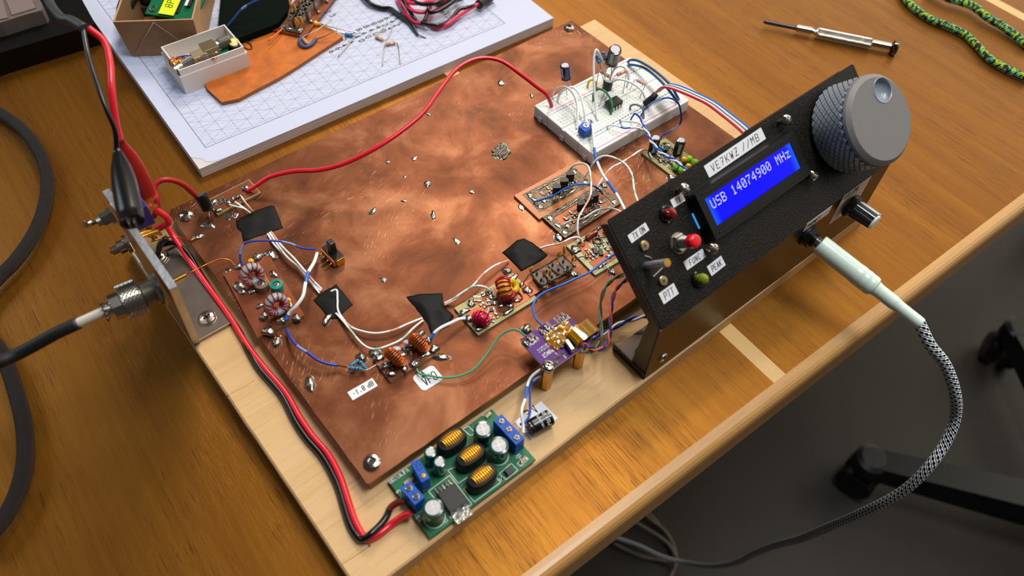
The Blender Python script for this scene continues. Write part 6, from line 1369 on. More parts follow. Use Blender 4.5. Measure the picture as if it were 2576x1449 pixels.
MB().tube([P(372, 560, 3.6), P(378, 585, 3.1), P(390, 600, 2.7)], .16, 8, 0, 3).build('brass_lug', M['gold'], t)
MB().tube([P(420, 598, 2.4), P(404, 612, 2.2), P(398, 640, 1.8)], .16, 8, 0, 3).build('diode', mat('dark_diode', hx(36, 22, 20), .3), t)
MB().tube([P(380, 607, 2.3), P(430, 595, 2.1), P(460, 600, 2.0), P(478, 605, ZC+.12), P(492, 598, ZC+.1)], .05, 6, 0, 5).build('copper_braid', M['copper_raw'], t)
MB().box(WF, (-1.9, P(410, 600, ZB)[1]-1.2, ZB), (P(440, 590, ZB)[0], P(410, 600, ZB)[1]+.5, ZB+.35), .03).build('wood_block', M['riser'], t)
# thick black sleeve cable on the desk
wire('sleeved_cable', 'thick black woven cable curving along the left side of the desk', [P(-60, 258, .6), P(0, 285, .6), P(60, 330, .6), P(100, 385, .6), P(120, 450, .6), P(112, 520, .6), P(85, 590, .6), P(40, 655, .6), P(0, 695, .6), P(-40, 740, .6), P(-60, 790, .6), P(-25, 850, .6), P(10, 900, .6), P(42, 990, .6), P(62, 1080, .6), P(62, 1170, .6), P(35, 1260, .6), P(-10, 1330, .6), P(-60, 1380, .6)], .37, M['sleeve'], None, 'cable', None, 6, None, 16)
# ---------------------------------------------------------------- paper pad and the clutter on it
zp = .72
pdf, PDL, PDH = quad_frame([(501, 425), (1393, 45), (1393-293*1.0, -160), (208, 0)], zp)
a = P(501, 425, zp); b_ = P(1393, 45, zp); c_ = P(208, 0, zp); x = nrm(b_-a); pd = Fr(a, x, (c_-a)-x*((c_-a)@x)); PDL = np.linalg.norm(b_-a); PDH = 32.
pad = thing('paper_pad', 'thick white pad of isometric grid paper with handwritten numbers', 'paper pad', pd(PDL/2, PDH/2, -zp))
MB().box(pd, (0, 0, -zp), (PDL, PDH, -.02), .01).build('page_block', M['pages'], pad)
MB().box(pd, (.25, .12, -.08), (PDL, PDH, -.04)).build('page', M['paper'], pad)
i0 = pd.loc(518, 371); i1 = pd.loc(1276, 62)
top = MB(); n = 16; cc = []
pts = [(0.5, .75)]+[(.5+.9*math.sin(math.radians(q)), .75-.75*(1-math.cos(math.radians(q)))) for q in ()]+[(.62, .32), (1.0, .1), (1.9, .0)]+[(PDL, 0), (PDL, PDH), (0, PDH), (0, 1.2)]
th2 = MB(); th2.prism(Fr((0, 0, 0), (1, 0, 0), (0, 1, 0)), [(0, 0)], 0, 0) if 0 else None
tm = MB(); o = pd.o; L3 = [(x_, y_) for x_, y_ in pts]
vs = [pd(u, v, -.04) for u, v in L3]+[pd(u, v, 0) for u, v in L3]; n = len(L3)
tm.add(vs, [tuple(range(2*n-1, n-1, -1))[::-1], tuple(range(n-1, -1, -1))]+[(i, (i+1) % n, n+(i+1) % n, n+i) for i in range(n)])
ob = tm.build('top_sheet', M['paper'], pad)
# the sheet's grid lives in the sheet's own axes
me = ob.data; R3 = np.stack([pd.x, pd.y, pd.z]); base_o = np.array(pad['_o'])
for v in me.vertices:
    w = np.array(v.co)/CM + base_o - pd.o; l = R3 @ w; v.co = Vector(l*CM)
ob.matrix_local = Matrix([[*( (pd.x[0], pd.y[0], pd.z[0])), (pd.o-base_o)[0]*CM], [pd.x[1], pd.y[1], pd.z[1], (pd.o-base_o)[1]*CM], [pd.x[2], pd.y[2], pd.z[2], (pd.o-base_o)[2]*CM], [0, 0, 0, 1]])
me.materials.clear(); me.materials.append(pad_mat(i0[0], i0[1], i1[0]-.05, PDH-1.5))
mb = MB(); hw = lambda px, py: pd.loc(px, py)
nf = lambda px, py: Fr(pd(*pd.loc(px, py), 0), nrm(-pd.y*.96+pd.x*.1), nrm(pd.x*.96+pd.y*.1))
def hn(s_, px, py, h_=.42, gap=5.2, slant=.05):
    mb = MB(); write(mb, nf(px, py), s_, 0, -h_/2, h_, .065, .006, slant, 0, gap, .7); mb.build('handwriting', M['ink'], pad)
for s_, px, py in (('660', 986, 36), ('642', 972, 44), ('824', 955, 52), ('840', 938, 58), ('840', 920, 65), ('840', 901, 73), ('240', 884, 82), ('54', 868, 96), ('64', 852, 103), ('26', 838, 110), ('26', 822, 118), ('523', 812, 20), ('24', 1028, 40), ('21', 1010, 30)):
    hn(s_, px, py)
hn('mVpp', 1112, 26, .6, 1.2); hn('9 T', 1088, 10, .4)
for (u, v, L) in ((PDL-1.15, PDH*.0+2.6, 3.4), (PDL-.75, 3.3, 2.4), (PDL-1.6, 4.6, 3.0)): MB().box(pd, (u, v+1.2, .002), (u+.03, v+1.2+L, .006)).build('ruled_line', M['lgrey'], pad)

# dark green cover and leather piece
q4 = [(560, 245), (590, 250), (838, 98), (800, 62)]
def slab(name, label, cat, pix, z0, h_, m_, medge=None):
    pts = [P(x, y, z0+h_) for x, y in pix]; a = sum(pts)/len(pts); f = Fr((a[0], a[1], z0)); t_ = MB(); t_.prism(f, [(p[0]-a[0], p[1]-a[1]) for p in pts][::-1] if 0 else [(p[0]-a[0], p[1]-a[1]) for p in pts], 0, h_, 1 if medge else 0, 0)
    return t_.build(name, [m_, medge] if medge else m_, None, label, cat)
lz = zp
slab('leather_piece', 'tan leather offcut with a dark leaf pattern under the white box', 'leather', [(520, 222), (558, 257), (600, 248), (650, 222), (700, 196), (750, 165), (800, 132), (862, 92), (820, 66), (790, 48), (760, 20), (560, 60), (500, 160)], lz, .28, M['leather'], M['leather_e'])
lt = bpy.data.objects['leather_piece']
mb = MB(); 
for pts in ([(590, 98), (612, 92), (640, 96), (625, 106), (605, 102), (590, 98)], [(604, 88), (618, 84), (628, 92)], [(612, 104), (630, 112), (632, 124), (618, 122), (608, 110), (612, 104)], [(590, 98), (600, 110), (612, 124)]):
    mb.tube([P(x, y, lz+.285) for x, y in pts], .07, 5, 0, 5)
mb.build('printed_leaf', mat('leaf_ink', hx(62, 30, 14), .6), lt)
slab('dark_cover', 'dark green folded cover lying behind the white box', 'cover', [(548, 70), (566, 118), (600, 96), (660, 74), (700, 58), (722, 30), (735, -40), (560, -60)], lz+.3, .5, M['dgreen'])
# crystal filter prototype on the leather
t = thing('crystal_filter', 'hand-built crystal filter board standing on the tan leather piece', 'electronic module', P(745, 40, lz+.4))
f, L_, H_ = quad_frame([(752, 90), (845, -30), (800, -60), (702, 62)], lz+.5); f2 = Fr(f.o-np.array((0, 0, .2)), f.x, f.y)
MB().box(f2, (-.3, -.3, 0), (L_+.2, H_+.2, .16), .01).build('board', M['copper2'], t)
rd = random.Random(5)
for i in range(7):
    for j in range(2): crystal(t, f2(.75+i*.62, .42+j*.62+(.15 if i % 2 else 0), .16), .5+.2*((i+j) % 3), .75)
MB().box(f2, (-.1, .1, .16), (.42, H_-.3, .3), .04).build('solder_pad', M['solder'], t)
blobs(t, Fr(f2.o+np.array((0, 0, .16)), f2.x, f2.y), [(.2, .3, .3, .14), (.1, 1.2, .3, .3), (1.4, .02, .14, .16), (2.6, -.02, .14, .16), (4., 0, .14, .16), (.1, .8, .2, .1)], .2)
for (px, py, hh) in ((730, 12, .7), (742, 24, .6), (758, 55, .6), (746, 58, .5), (752, 3, .6)):
    mb = MB(); disc_cap(mb, P(px, py, lz+1.6), (.05, .02, 1), .5, .85, .2, 0, rd.uniform(0, 2), [[P(px+2, py+16, lz+.9)]]); mb.build('ceramic_capacitor', [M['cap_tan'], M['steel_b']], t)
MB().tube([P(711, 72, lz+.6), P(695, 86, lz+.7), P(676, 102, lz+.75)], .06, 8, 0, 3).build('wire_end', M['orange'], t)
# loose parts
def loose(label, a, b_, la, lb, RM, L=.62, r_=.12, name='resistor'):
    t = thing(name, label, 'resistor', P(*a)); mb = MB(); resistor(mb, P(*a), P(*b_), L, r_); mb.build('resistor_body', RM, t)
    for l in (la, lb): MB().tube([P(*q) for q in l], .035, 6, 0, 4).build('lead', M['steel_b'], t)
z1 = zp+.14
loose('tan resistor with leads pointing up the page, beside the numbers', (944, 92, z1), (966, 101, z1), [(944, 92, z1), (951, 84, z1), (974, 62, z1+.2)], [(966, 101, z1), (975, 95, z1), (990, 64, z1+.2)], RM_TAN, .66)
loose('tan resistor with both leads pointing toward the pad edge', (968, 112, z1), (997, 107, z1), [(968, 112, z1), (967, 125, z1), (962, 166, z1-.1)], [(997, 107, z1), (1003, 118, z1), (1007, 162, z1-.1)], RM_TAN, .72, .13)
loose('blue resistor lying on the grid beside the leather', (864, 85, z1), (892, 91, z1), [(864, 85, z1), (850, 84, z1+.1), (846, 82, z1+.2)], [(892, 91, z1), (878, 110, z1), (850, 143, z1)], RM_BLU, .66)
loose('tan resistor resting inside the blue sleeved wire loop', (762, 96, lz+.45), (773, 110, lz+.45), [(762, 96, lz+.45), (763, 92, lz+.45), (800, 74, lz+.6), (835, 50, lz+.7)], [(773, 110, lz+.45), (778, 108, lz+.45), (783, 106, lz+.4)], RM_TAN, .6)
wire('sleeved_wire', 'dull blue sleeved wire bent in a U on the leather', [P(758, 93, lz+.4), P(753, 108, lz+.4), P(765, 118, lz+.4), P(782, 113, lz+.4), P(795, 98, lz+.4)], .13, mat('dull_blue_sleeve', hx(48, 76, 122), .5), None, 'wire')
wire('bare_wire', 'bare copper lead rising from the blue sleeve', [P(796, 99, lz+.45), P(815, 92, lz+.6), P(848, 76, lz+.8)], .045, M['brass'])
t = thing('tantalum_capacitor', 'small yellow bead capacitor with two long leads across the leather', 'capacitor', P(793, 60, lz+.3)); mb = MB(); mb.ball(P(794, 59, lz+.45), .2, 14, 0, 1); mb.tube([P(794, 59, lz+.45), P(806, 60, lz+.45)], .1, 8, 0, 1); mb.build('bead', M['cap_yel'], t)
for q in ([(800, 57, lz+.45), (840, 70, z1+.2), (912, 84, z1)], [(800, 62, lz+.45), (840, 76, z1+.2), (880, 88, z1)]): MB().tube([P(*p) for p in q], .035, 6, 0, 4).build('lead', M['steel'], t)
# ---------------------------------------------------------------- white card box with parts
zb = zp+.0
def hollow(t, name, m_, quad, z0, h_, wall, floor_h=.1, taper=0, m_in=None, fit=None):
    if fit: f, L, H = fit
    else: f, L, H = quad_frame(quad, z0+h_); f = Fr(f.o-np.array((0, 0, h_)), f.x, f.y)
    mb = MB(); o4 = [(0, 0), (L, 0), (L, H), (0, H)]; i4 = [(wall, wall), (L-wall, wall), (L-wall, H-wall), (wall, H-wall)]
    tp = lambda p, k: (p[0]+(L/2-p[0])*k, p[1]+(H/2-p[1])*k)
    A = [f(*tp(p, taper), 0) for p in o4]; B = [f(*p, h_) for p in o4]; C = [f(*p, h_) for p in i4]; D = [f(*tp(p, taper), floor_h) for p in i4]; E_ = [(i, (i+1) % 4, 4+(i+1) % 4, 4+i) for i in range(4)]
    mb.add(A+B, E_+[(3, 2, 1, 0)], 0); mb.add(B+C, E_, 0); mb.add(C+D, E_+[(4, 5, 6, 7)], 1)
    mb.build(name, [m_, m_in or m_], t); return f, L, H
t = thing('parts_box', 'small white card box full of metal connectors on the pad', 'box', P(520, 160, zp))
ZO, ZI = 1.35, 1.7
f, L_, H_ = hollow(t, 'outer_tray', M['card_w'], [(459, 195), (625, 129), (567, 76), (400, 132.5)], zp+.0, ZO, .08)
f, L_, H_ = hollow(t, 'inner_tray', M['card_w'], None, zp, ZI, .08, .6, 0, None, (f.sub(.09, .09, .1), L_-.18, H_-.18))
def B2(px, py, z): return P(px, py, zp+z)
items = thing('coaxial_adapter', 'brassy metal square-bodied connector lying in the white card box', 'connector', B2(520, 130, 1.6))
g = Fr(B2(524, 113, 2.0), f.x, f.y); MB().box(g, (-.5, -.5, -.6), (.5, .5, .0), .03).build('square_body', mat('antique_nickel', hx(178, 165, 128), .32, 1.0), items)
pr = []; 
for k in range(7): pr += [(.42, k*.12), (.36, k*.12+.06)]
MB().lathe(g(.5, .1, -.3), f.x, [(.3, 0), (.3, .2)]+[(r_, .2+h_) for r_, h_ in pr], 22).build('threaded_end', M['steel_b'], items)
it2 = thing('coaxial_adapter', 'paler threaded connector in front in the white card box', 'connector', B2(490, 150, 1.6))
g = Fr(B2(497, 133, 1.9), f.x, f.y); MB().box(g, (-.45, -.45, -.5), (.5, .4, .0), .03).build('square_body', mat('pale_nickel', hx(216, 200, 165), .35, .9), it2)
MB().lathe(g(-.45, -.05, -.3), -f.x-f.y*.3, [(.26, 0), (.26, .1)]+[(r_*.8, .1+h_) for r_, h_ in pr]+[(.28, 1.0), (.28, 1.5), (.15, 1.5)], 20).build('threaded_end', M['steel_b'], it2)
t2 = thing('toroid_coil', 'orange wound ring coil at the corner of the white card box', 'coil', B2(448, 152, 1.2)); toroid(t2, B2(449, 155, 1.5), (.2, .3, .9), .38, .16, 10, M['cap_yel'], M['enam_o'], .04)
t2 = thing('electrolytic_capacitor', 'round dark capacitor with shining golden top in the white card box', 'capacitor', B2(591, 122, 1.2)); ecap(t2, B2(589, 122, 1.1), (.0, -.35, .9), .42, .7, M['blk_g'], mat('golden_top', hx(250, 200, 110), .3, .9))
t2 = thing('green_component', 'small green part half buried in the white card box', 'electronic part', B2(560, 132, 1.1)); MB().box(Fr(B2(558, 134, 1.3), f.x, f.y), (-.6, -.3, -.25), (.5, .3, .1), .1).build('green_body', M['pcb_g'], t2)
t2 = thing('wire_scraps', 'tangle of blue, copper and grey wire ends in the white card box', 'wire scraps', B2(510, 150, 1.0))
for k, (m_, pts) in enumerate((('blue', [(437, 150, 1.6), (455, 142, 1.8), (480, 139, 1.8)]), ('steel', [(505, 142, 2.0), (525, 136, 2.1), (548, 131, 2.1)]), ('copper_raw', [(490, 147, 1.8), (515, 151, 1.7), (545, 146, 1.8)]), ('blue', [(498, 150, 1.5), (520, 157, 1.5), (540, 150, 1.4)]), ('copper_raw', [(425, 138, 1.7), (430, 152, 1.4), (437, 165, 1.3)]), ('steel', [(566, 84, 2.2), (570, 95, 1.8), (576, 108, 1.4)]), ('blk', [(470, 165, 1.2), (500, 158, 1.2), (530, 145, 1.2)]), ('gun', [(540, 150, 1.2), (560, 142, 1.3), (590, 132, 1.3)]))):
    MB().tube([B2(*q) for q in pts], .05 if m_ != 'blk' else .2, 6, 0, 4).build('wire_scrap', M[m_], t2)
MB().box(Fr(B2(520, 150, 1.0), f.x, f.y), (-1.7, -.75, -.2), (1.7, .6, -.05), .05).build('dark_components', M['blk'], t2)
# ---------------------------------------------------------------- kraft box
t = thing('kraft_box', 'brown kraft card box with folded end holding a green circuit board', 'box', P(400, 60, zp))
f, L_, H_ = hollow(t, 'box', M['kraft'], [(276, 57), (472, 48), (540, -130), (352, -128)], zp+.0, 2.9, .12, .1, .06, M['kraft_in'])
A = f(0, 0, 2.9); Bq = f(L_, 0, 2.9); mid = (A+Bq)/2
c1, c2 = f(L_*.1/2, H_*.05, 0), f(L_*.95, H_*.05, 0)
mb = MB(); lowL, lowR = f(L_*.08, -.02, .15), f(L_*.92, -.02, .15); 
mb.tube([mid+np.array((0, 0, -.1))-f.y*.04, (mid+lowL)/2-f.y*.02, lowL+f.y*.2], .03, 5, 0, 1); mb.tube([mid+np.array((0, 0, -.1))-f.y*.04, (mid*.6+lowR*.4)-f.y*.02, lowR*.6+mid*.4], .03, 5, 0, 1)
mb.build('fold_crease', mat('pale_crease', hx(168, 140, 122), .8), t)
pcb = thing('circuit_board', 'green circuit board with yellow paper label inside the kraft box', 'circuit board', P(440, 20, zp+2))
g, GL, GH = quad_frame([(400, 50), (450, 46), (500, -40), (380, -60)], zp+2.6); a = P(364, 34, zp+1.9); b_ = P(440, 46, zp+1.9); c_ = P(410, -40, zp+2.6); g = Fr(a, b_-a, c_-a)
MB().box(g, (0, 0, -.16), (3.6, 6, 0), .02).build('board', M['pcb_g'], pcb)
MB().torus(g(.42, .5, 0), g.z, .22, .07, 20, 6).build('mounting_hole', M['tin'], pcb)
yl = MB().box(g, (1.0, .1, .1), (2.1, 4.2, .13)).build('yellow_label', M['note_y'], pcb)
mb = MB(); write(mb, Fr(g(1.25, 3.05, .135), -g.y, g.x), '19.7 dB', 0, 0, .5, .05, .004, .1, 0, 2); write(mb, Fr(g(.3, 2.4, .005), -g.y, g.x), 'OVUG', 0, 0, .25, .04, .004); mb.build('lettering', M['ink'], yl)
MB().box(g, (.9, .4, 0), (2.3, 3.5, .1), .02).box(g, (2.7, 1.0, 0), (2.95, 3.2, .2), .04).build('chips', M['smd_k'], pcb)
MB().box(g, (2.6, 1.0, .2), (2.78, 3.2, .24)).build('white_strip', M['paper'], pcb)
t2 = thing('black_cable', 'black cable and dark parts inside the kraft box beside the green board', 'cable', P(330, 20, zp+.6)); MB().tube([P(310, 48, zp+1.2), P(318, 10, zp+1.8), P(345, -30, zp+1.8), P(380, 5, zp+1.0)], .5, 12).build('cable', M['blk_r'], t2)
MB().box(Fr(P(390, 10, zp+.8), f.x, f.y), (-2.6, -.5, -.6), (1.8, 3.5, .1), .1).build('dark_contents', mat('dark_brown_card', hx(64, 44, 28), .8), t2)
wire('hookup_wire', 'blue wire rising from the dark green cover beside the white box', [P(571, 67, zp+.9), P(590, 45, zp+1.4), P(612, 20, zp+2.0), P(640, 4, zp+2.4), P(680, -14, zp+2.6)], .085, [mat('denim_blue_insulation', hx(28, 66, 128), .4), M['blue_l']], [(0, 0), (.42, 1), (.52, 0)])
# ---------------------------------------------------------------- twisted leads on the pad
wire('twisted_lead', 'flat black ribbon-like lead with stripped end lying on the pad', [P(905, -20, zp+.3), P(925, 3, zp+.3), P(938, 13, zp+.25), P(962, 21, zp+.2), P(982, 22, zp+.25), P(1002, 36, zp+.2), P(1030, 56, zp+.2), P(1043, 73, zp+.2), P(1051, 88, zp+.15)], lambda q: .17 if q < .85 else .17-.6*(q-.85), M['blk_g'], None, 'wire')
wire('bare_wire', 'frayed tinned end of the black lead on the pad', [P(1050, 86, zp+.12), P(1060, 91, zp+.08), P(1072, 96, zp+.03)], .04, M['tin'])
loops = [([(998, -10, .3), (1012, 20, .3), (1030, 45, .3), (1050, 58, .35), (1068, 52, .5), (1082, 20, .8), (1088, -15, 1.0)], 'pink', 'pink lead coming down in the nearest loop of the tangle'),
         ([(1004, -14, .5), (1020, 12, .5), (1040, 42, .5), (1055, 60, .3), (1070, 48, .6), (1080, 10, .9), (1084, -15, 1.0)], 'blk_g', 'black lead of the nearest loop of the tangle'),
         ([(1010, -10, 1.0), (1035, 8, 1.1), (1070, 6, 1.1), (1110, 2, 1.2), (1140, -14, 1.2)], 'pink', 'pink lead crossing the top of the tangle'),
         ([(1022, -12, .8), (1026, 14, .8), (1048, 30, .8), (1085, 28, .7), (1110, 22, .7), (1140, 5, .8), (1160, -14, .9)], 'pink', 'pink lead of the middle strand of the tangle'),
         ([(1016, -14, .9), (1030, 22, .7), (1060, 30, .7), (1090, 31, .8), (1120, 18, .9), (1150, -4, 1.0), (1162, -14, 1.0)], 'blk_g', 'black lead of the middle strand of the tangle'),
         ([(1020, -14, 1.2), (1040, 2, 1.2), (1065, 11, 1.2), (1100, 6, 1.3), (1130, -14, 1.3)], 'blk_g', 'black lead crossing the top of the tangle'),
         ([(1068, 52, .25), (1085, 64, .2), (1105, 70, .2), (1130, 58, .4), (1150, 42, .4), (1175, 26, .45), (1206, 8, .6)], 'pink', 'pink lead leaving the tangle toward the black plug'),
         ([(1060, 56, .5), (1080, 62, .5), (1105, 63, .5), (1130, 53, .3), (1155, 24, .6), (1180, 18, .6), (1206, 10, .5)], 'blk_g', 'black lead leaving the tangle toward the black plug')]
for pts, m_, lab in loops: wire('tangled_lead', lab, [P(x, y, zp+z) for x, y, z in pts], .14, M[m_])
t = thing('inline_plug', 'black taped plug at the end of the pink and black leads', 'plug', P(1215, 5, zp)); MB().tube([P(1204, 12, zp+.55), P(1216, 4, zp+.5), P(1240, -12, zp+.5)], .34, 10, 0, 3).build('plug_body', M['blk_r'], t)
MB().blob(P(1209, 22, zp), .4, .25, .2, 4).build('glue_blob', mat('clear_glue', hx(200, 205, 206), .2, coat=.5), t)
t = thing('black_connector', 'black connector housing behind the tangled pink leads', 'plug', P(1120, -5, zp)); MB().box(Fr(P(1118, -8, zp+.2), pd.x, pd.y), (-1., -.9, -.2), (1.2, 1.2, .7), .1).build('housing', M['blk'], t)
# ---------------------------------------------------------------- device at the top left corner
t = thing('dark_device', 'dark glossy device with grey ribbed face at the far left corner', 'electronic device', P(80, 40, 0))
dp = [P(-120, 175, 1.6), P(0, 133, 1.6), P(200, 73, 1.6), P(240, 60, 1.6), P(190, -30, 1.6), P(40, -140, 1.6), P(-200, -60, 1.6)]; a = sum(dp)/len(dp); MB().prism(Fr((a[0], a[1], 0)), [(p[0]-a[0], p[1]-a[1]) for p in dp], 0, 1.6).build('case', mat('device_black', hx(8, 6, 6), .45, spec=.2), t)
dp = [P(-150, 90, 2.6), P(0, 57, 2.6), P(60, 38, 2.6), P(104, 26, 2.6), P(108, 18, 2.6), P(96, -10, 2.6), P(20, -120, 2.6), P(-200, -60, 2.6)]; a = sum(dp)/len(dp); MB().prism(Fr((a[0], a[1], 1.6)), [(p[0]-a[0], p[1]-a[1]) for p in dp], 0, 1.0).build('grey_face', M['dark_mat'], t)
for (p0, p1, p2, p3) in (((-60, 60), (20, 45), (0, -20), (-90, -10)), ((30, 38), (90, 20), (70, -20), (12, -8))):
    q = [P(*p, 2.66) for p in (p0, p1, p2, p3)]; a = sum(q)/4; MB().prism(Fr((a[0], a[1], 2.6)), [(p[0]-a[0], p[1]-a[1]) for p in q], 0, .08).build('raised_key', mat('key_grey', hx(116, 102, 96), .6), t)
MB().tube([P(62, 72, 1.62), P(82, 62, 1.62), P(108, 58, 1.62)], .06, 6, 0, 4).build('scuffed_rim', mat('worn_rim', hx(70, 60, 50), .4), t)
# ---------------------------------------------------------------- screwdriver
A = P(1921, 54, .42); Bp = P(2258, 122, .42); ax_ = nrm(Bp-A); Ls = np.linalg.norm(Bp-A); t = thing('screwdriver', 'small metal precision screwdriver with knurled handle lying on the desk', 'screwdriver', (A+Bp)/2-np.array((0, 0, .42)))
S = lambda q: Ls*q
MB().lathe(A, ax_, [(.1, 0), (.16, .15), (.16, S(.255))], 16).build('blade', mat('dark_steel', hx(84, 74, 74), .4, .8), t)
MB().lathe(A, ax_, [(.2, S(.245)), (.28, S(.25)), (.29, S(.35)), (.28, S(.365)), (.2, S(.37)), (.2, S(.385)), (.27, S(.395)), (.27, S(.41))], 24).build('ferrule', M['steel'], t)
mb = MB(); n = 36; vs = []
for (r_, h_) in ((.30, S(.405)), (.34, S(.42)), (.34, S(.80)), (.31, S(.81))):
    for k in range(n*2): a = math.pi*k/n; vs.append(A+ax_*h_+(nrm(np.cross(ax_, (0, 0, 1)))*math.cos(a)+np.array((0, 0, 1.))*math.sin(a))*(r_*(1 if k % 2 else .93)))
m2 = n*2; mb.add(vs, [(i*m2+k, i*m2+(k+1) % m2, (i+1)*m2+(k+1) % m2, (i+1)*m2+k) for i in range(3) for k in range(m2)]+[tuple(range(m2))]); mb.build('fluted_handle', mat('satin_nickel', hx(200, 194, 180), .35, .95, bump=.3, bscale=400), t)
MB().lathe(A, ax_, [(.29, S(.80)), (.30, S(.81)), (.30, S(.945)), (.2, S(.95))], 24).build('collar', M['steel'], t)
MB().lathe(A, ax_, [(.2, S(.95)), (.55, S(.962)), (.6, S(.98)), (.5, S(.995)), (.2, S(1.0)), (.01, S(1.0))], 28).build('swivel_cap', mat('dark_chrome', hx(120, 112, 100), .14, 1.0), t)
# ---------------------------------------------------------------- green and blue cord
wire('cord', 'speckled lime and blue cord on the desk, lower strand', [P(2262, -40, .3), P(2280, 0, .3), P(2310, 28, .3), P(2345, 50, .3), P(2390, 68, .3), P(2428, 87, .3), P(2455, 112, .3), P(2490, 148, .3), P(2530, 172, .3), P(2590, 200, .3)], .27, M['para'], None, 'cord', None, 6, None, 12)
wire('cord', 'speckled lime and blue cord on the desk, upper strand near the corner', [P(2340, -30, .5), P(2385, -5, .5), P(2415, 4, .5), P(2450, 17, .5), P(2482, 42, .45), P(2515, 62, .4), P(2548, 85, .35), P(2590, 118, .3)], .30, M['para'], None, 'cord', None, 6, None, 12)
# ---------------------------------------------------------------- tapes, tags and wires on the copper
def tape(label, pix, z=ZC, bump_=.06, seed=1, hump=None):
    pts = [P(x, y, z+.03)[:2] for x, y in pix]; pts = [np.array(p) for p in pts]; rd = random.Random(seed); out = []
    n = len(pts)
    for i in range(n):
        a, b_ = pts[i], pts[(i+1) % n]; L = np.linalg.norm(b_-a); k = max(1, int(L/.25)); nn = np.array((-(b_-a)[1], (b_-a)[0]))/L
        for j in range(k): out.append(a+(b_-a)*(j/k)+(nn*rd.uniform(-.02, .02) if j else 0))
    c = sum(out)/len(out); m = len(out); vs = []; R_ = 7
    for k in range(R_+1):
        q = k/R_
        for p in out:
            w = c+(p-c)*(1-q); h_ = .015+bump_*math.sin(min(1, q*1.6)*math.pi/2)*(1+.5*math.sin(w[0]*4+seed)*math.cos(w[1]*3))
            vs.append((w[0], w[1], z+h_))
    vs += [(p[0], p[1], z+.001) for p in out]; b0 = (R_+1)*m
    fs = [(k*m+i, k*m+(i+1) % m, (k+1)*m+(i+1) % m, (k+1)*m+i) for k in range(R_) for i in range(m)]+[(b0+i, b0+(i+1) % m, (i+1) % m, i) for i in range(m)]
    mb = MB(); mb.add(vs, fs, 0, True); return mb.build('tape_patch', M['tape'], None, label, 'tape', 'black tape patches on the copper board')
tape('black tape patch beside the power board, holding three white wires', [(612, 607), (712, 573), (690, 517), (682, 516), (645, 528), (593, 554), (597, 575), (607, 583)], seed=1)
tape('black tape patch with a bent white wire over it', [(788, 755), (812, 735), (846, 714), (888, 766), (868, 782), (850, 800), (825, 804), (815, 785)], seed=2)
tape('black tape patch beside the orange-wound filter board', [(1022, 746), (1055, 739), (1112, 737), (1117, 768), (1142, 795), (1130, 820), (1085, 842), (1076, 815), (1058, 790)], seed=3, bump_=.12)
tape('black tape patch between the crystal filter and the bare copper', [(1263, 635), (1300, 604), (1318, 599), (1340, 610), (1360, 625), (1378, 642), (1360, 656), (1311, 682), (1290, 660)], seed=4, bump_=.14)
def tagp(name, label, quad, z, text, h_, pos, rr=.0, th=.05, gap=1.6):
    f, L, H = quad_frame(quad, z+.03); f = Fr(f.o-np.array((0, 0, .03)), f.x, f.y); t = thing(name, label, 'label', f(L/2, H/2, 0))
    MB().prism(f, rrect(0, 0, L, H, rr) if rr else [(0, 0), (L, 0), (L, H), (0, H)], 0, .03).build('tag', M['paper'], t)
    mb = MB(); write(mb, f, text, pos[0], pos[1], h_, th, .034, .1, 0, gap); mb.build('lettering', M['ink'], t)
    return t, f
tagp('paper_tag', 'narrow white tag reading -1.8 dB on the copper', [(888, 1008), (949, 970), (938, 951), (873, 986)], ZC, '-1.8 dB', .25, (.16, .16), th=.04)
t, f = tagp('paper_tag', 'white tag with rounded corners reading VFO on the copper', [(1065, 986), (1117, 953), (1088, 916), (1035, 949)], ZC, 'VFO', .46, (.28, .2), .22, .05, 1.0)
u, v = lp(f, 1066, 944); MB().prism(f, [(u-.16, v-.1), (u+.14, v-.12), (u+.02, v+.28)], .0, .036).build('drawn_arrow', M['ink'], t)
w3 = 'white wires between the power board and the tape patches'
wire('hookup_wire', 'white and orange wire leaving the power board, nearest the red wire', [P(607, 494, ZC+.3), P(618, 510, ZC+.5), P(628, 522, ZC+.4), P(636, 532, ZC+.12)], .05, [M['white'], M['white_o']], [(0, 0), (.3, 1)])
wire('hookup_wire', 'white wire leaving the middle solder joint of the power board', [P(592, 508, ZC+.3), P(605, 517, ZC+.45), P(620, 528, ZC+.3), P(630, 536, ZC+.12)], .05, M['white'])
wire('hookup_wire', 'white wire leaving the lowest solder joint of the power board', [P(577, 515, ZC+.3), P(595, 520, ZC+.45), P(612, 524, ZC+.4), P(628, 534, ZC+.15)], .05, M['white'])
wire('hookup_wire', 'white and orange wire between two tape patches, uppermost of the three', [P(682, 583, ZC+.1), P(696, 602, ZC+.35), P(712, 622, ZC+.5), P(740, 650, ZC+.6), P(770, 685, ZC+.5), P(792, 710, ZC+.35), P(810, 728, ZC+.12)], .055, [M['white_o'], M['white']], [(0, 0), (.2, 1), (.75, 0), (.9, 1)])
wire('hookup_wire', 'plain white wire between two tape patches, middle of the three', [P(678, 585, ZC+.1), P(692, 606, ZC+.3), P(722, 646, ZC+.45), P(752, 672, ZC+.4), P(780, 706, ZC+.3), P(808, 732, ZC+.1)], .055, M['white'])
wire('hookup_wire', 'white and green wire between two tape patches, lowest of the three', [P(673, 588, ZC+.1), P(690, 615, ZC+.25), P(715, 640, ZC+.3), P(745, 668, ZC+.25), P(775, 700, ZC+.2), P(790, 720, ZC+.2), P(804, 738, ZC+.1)], .055, [M['white'], M['white_g']], [(0, 0), (.5, 1), (.62, 0)])
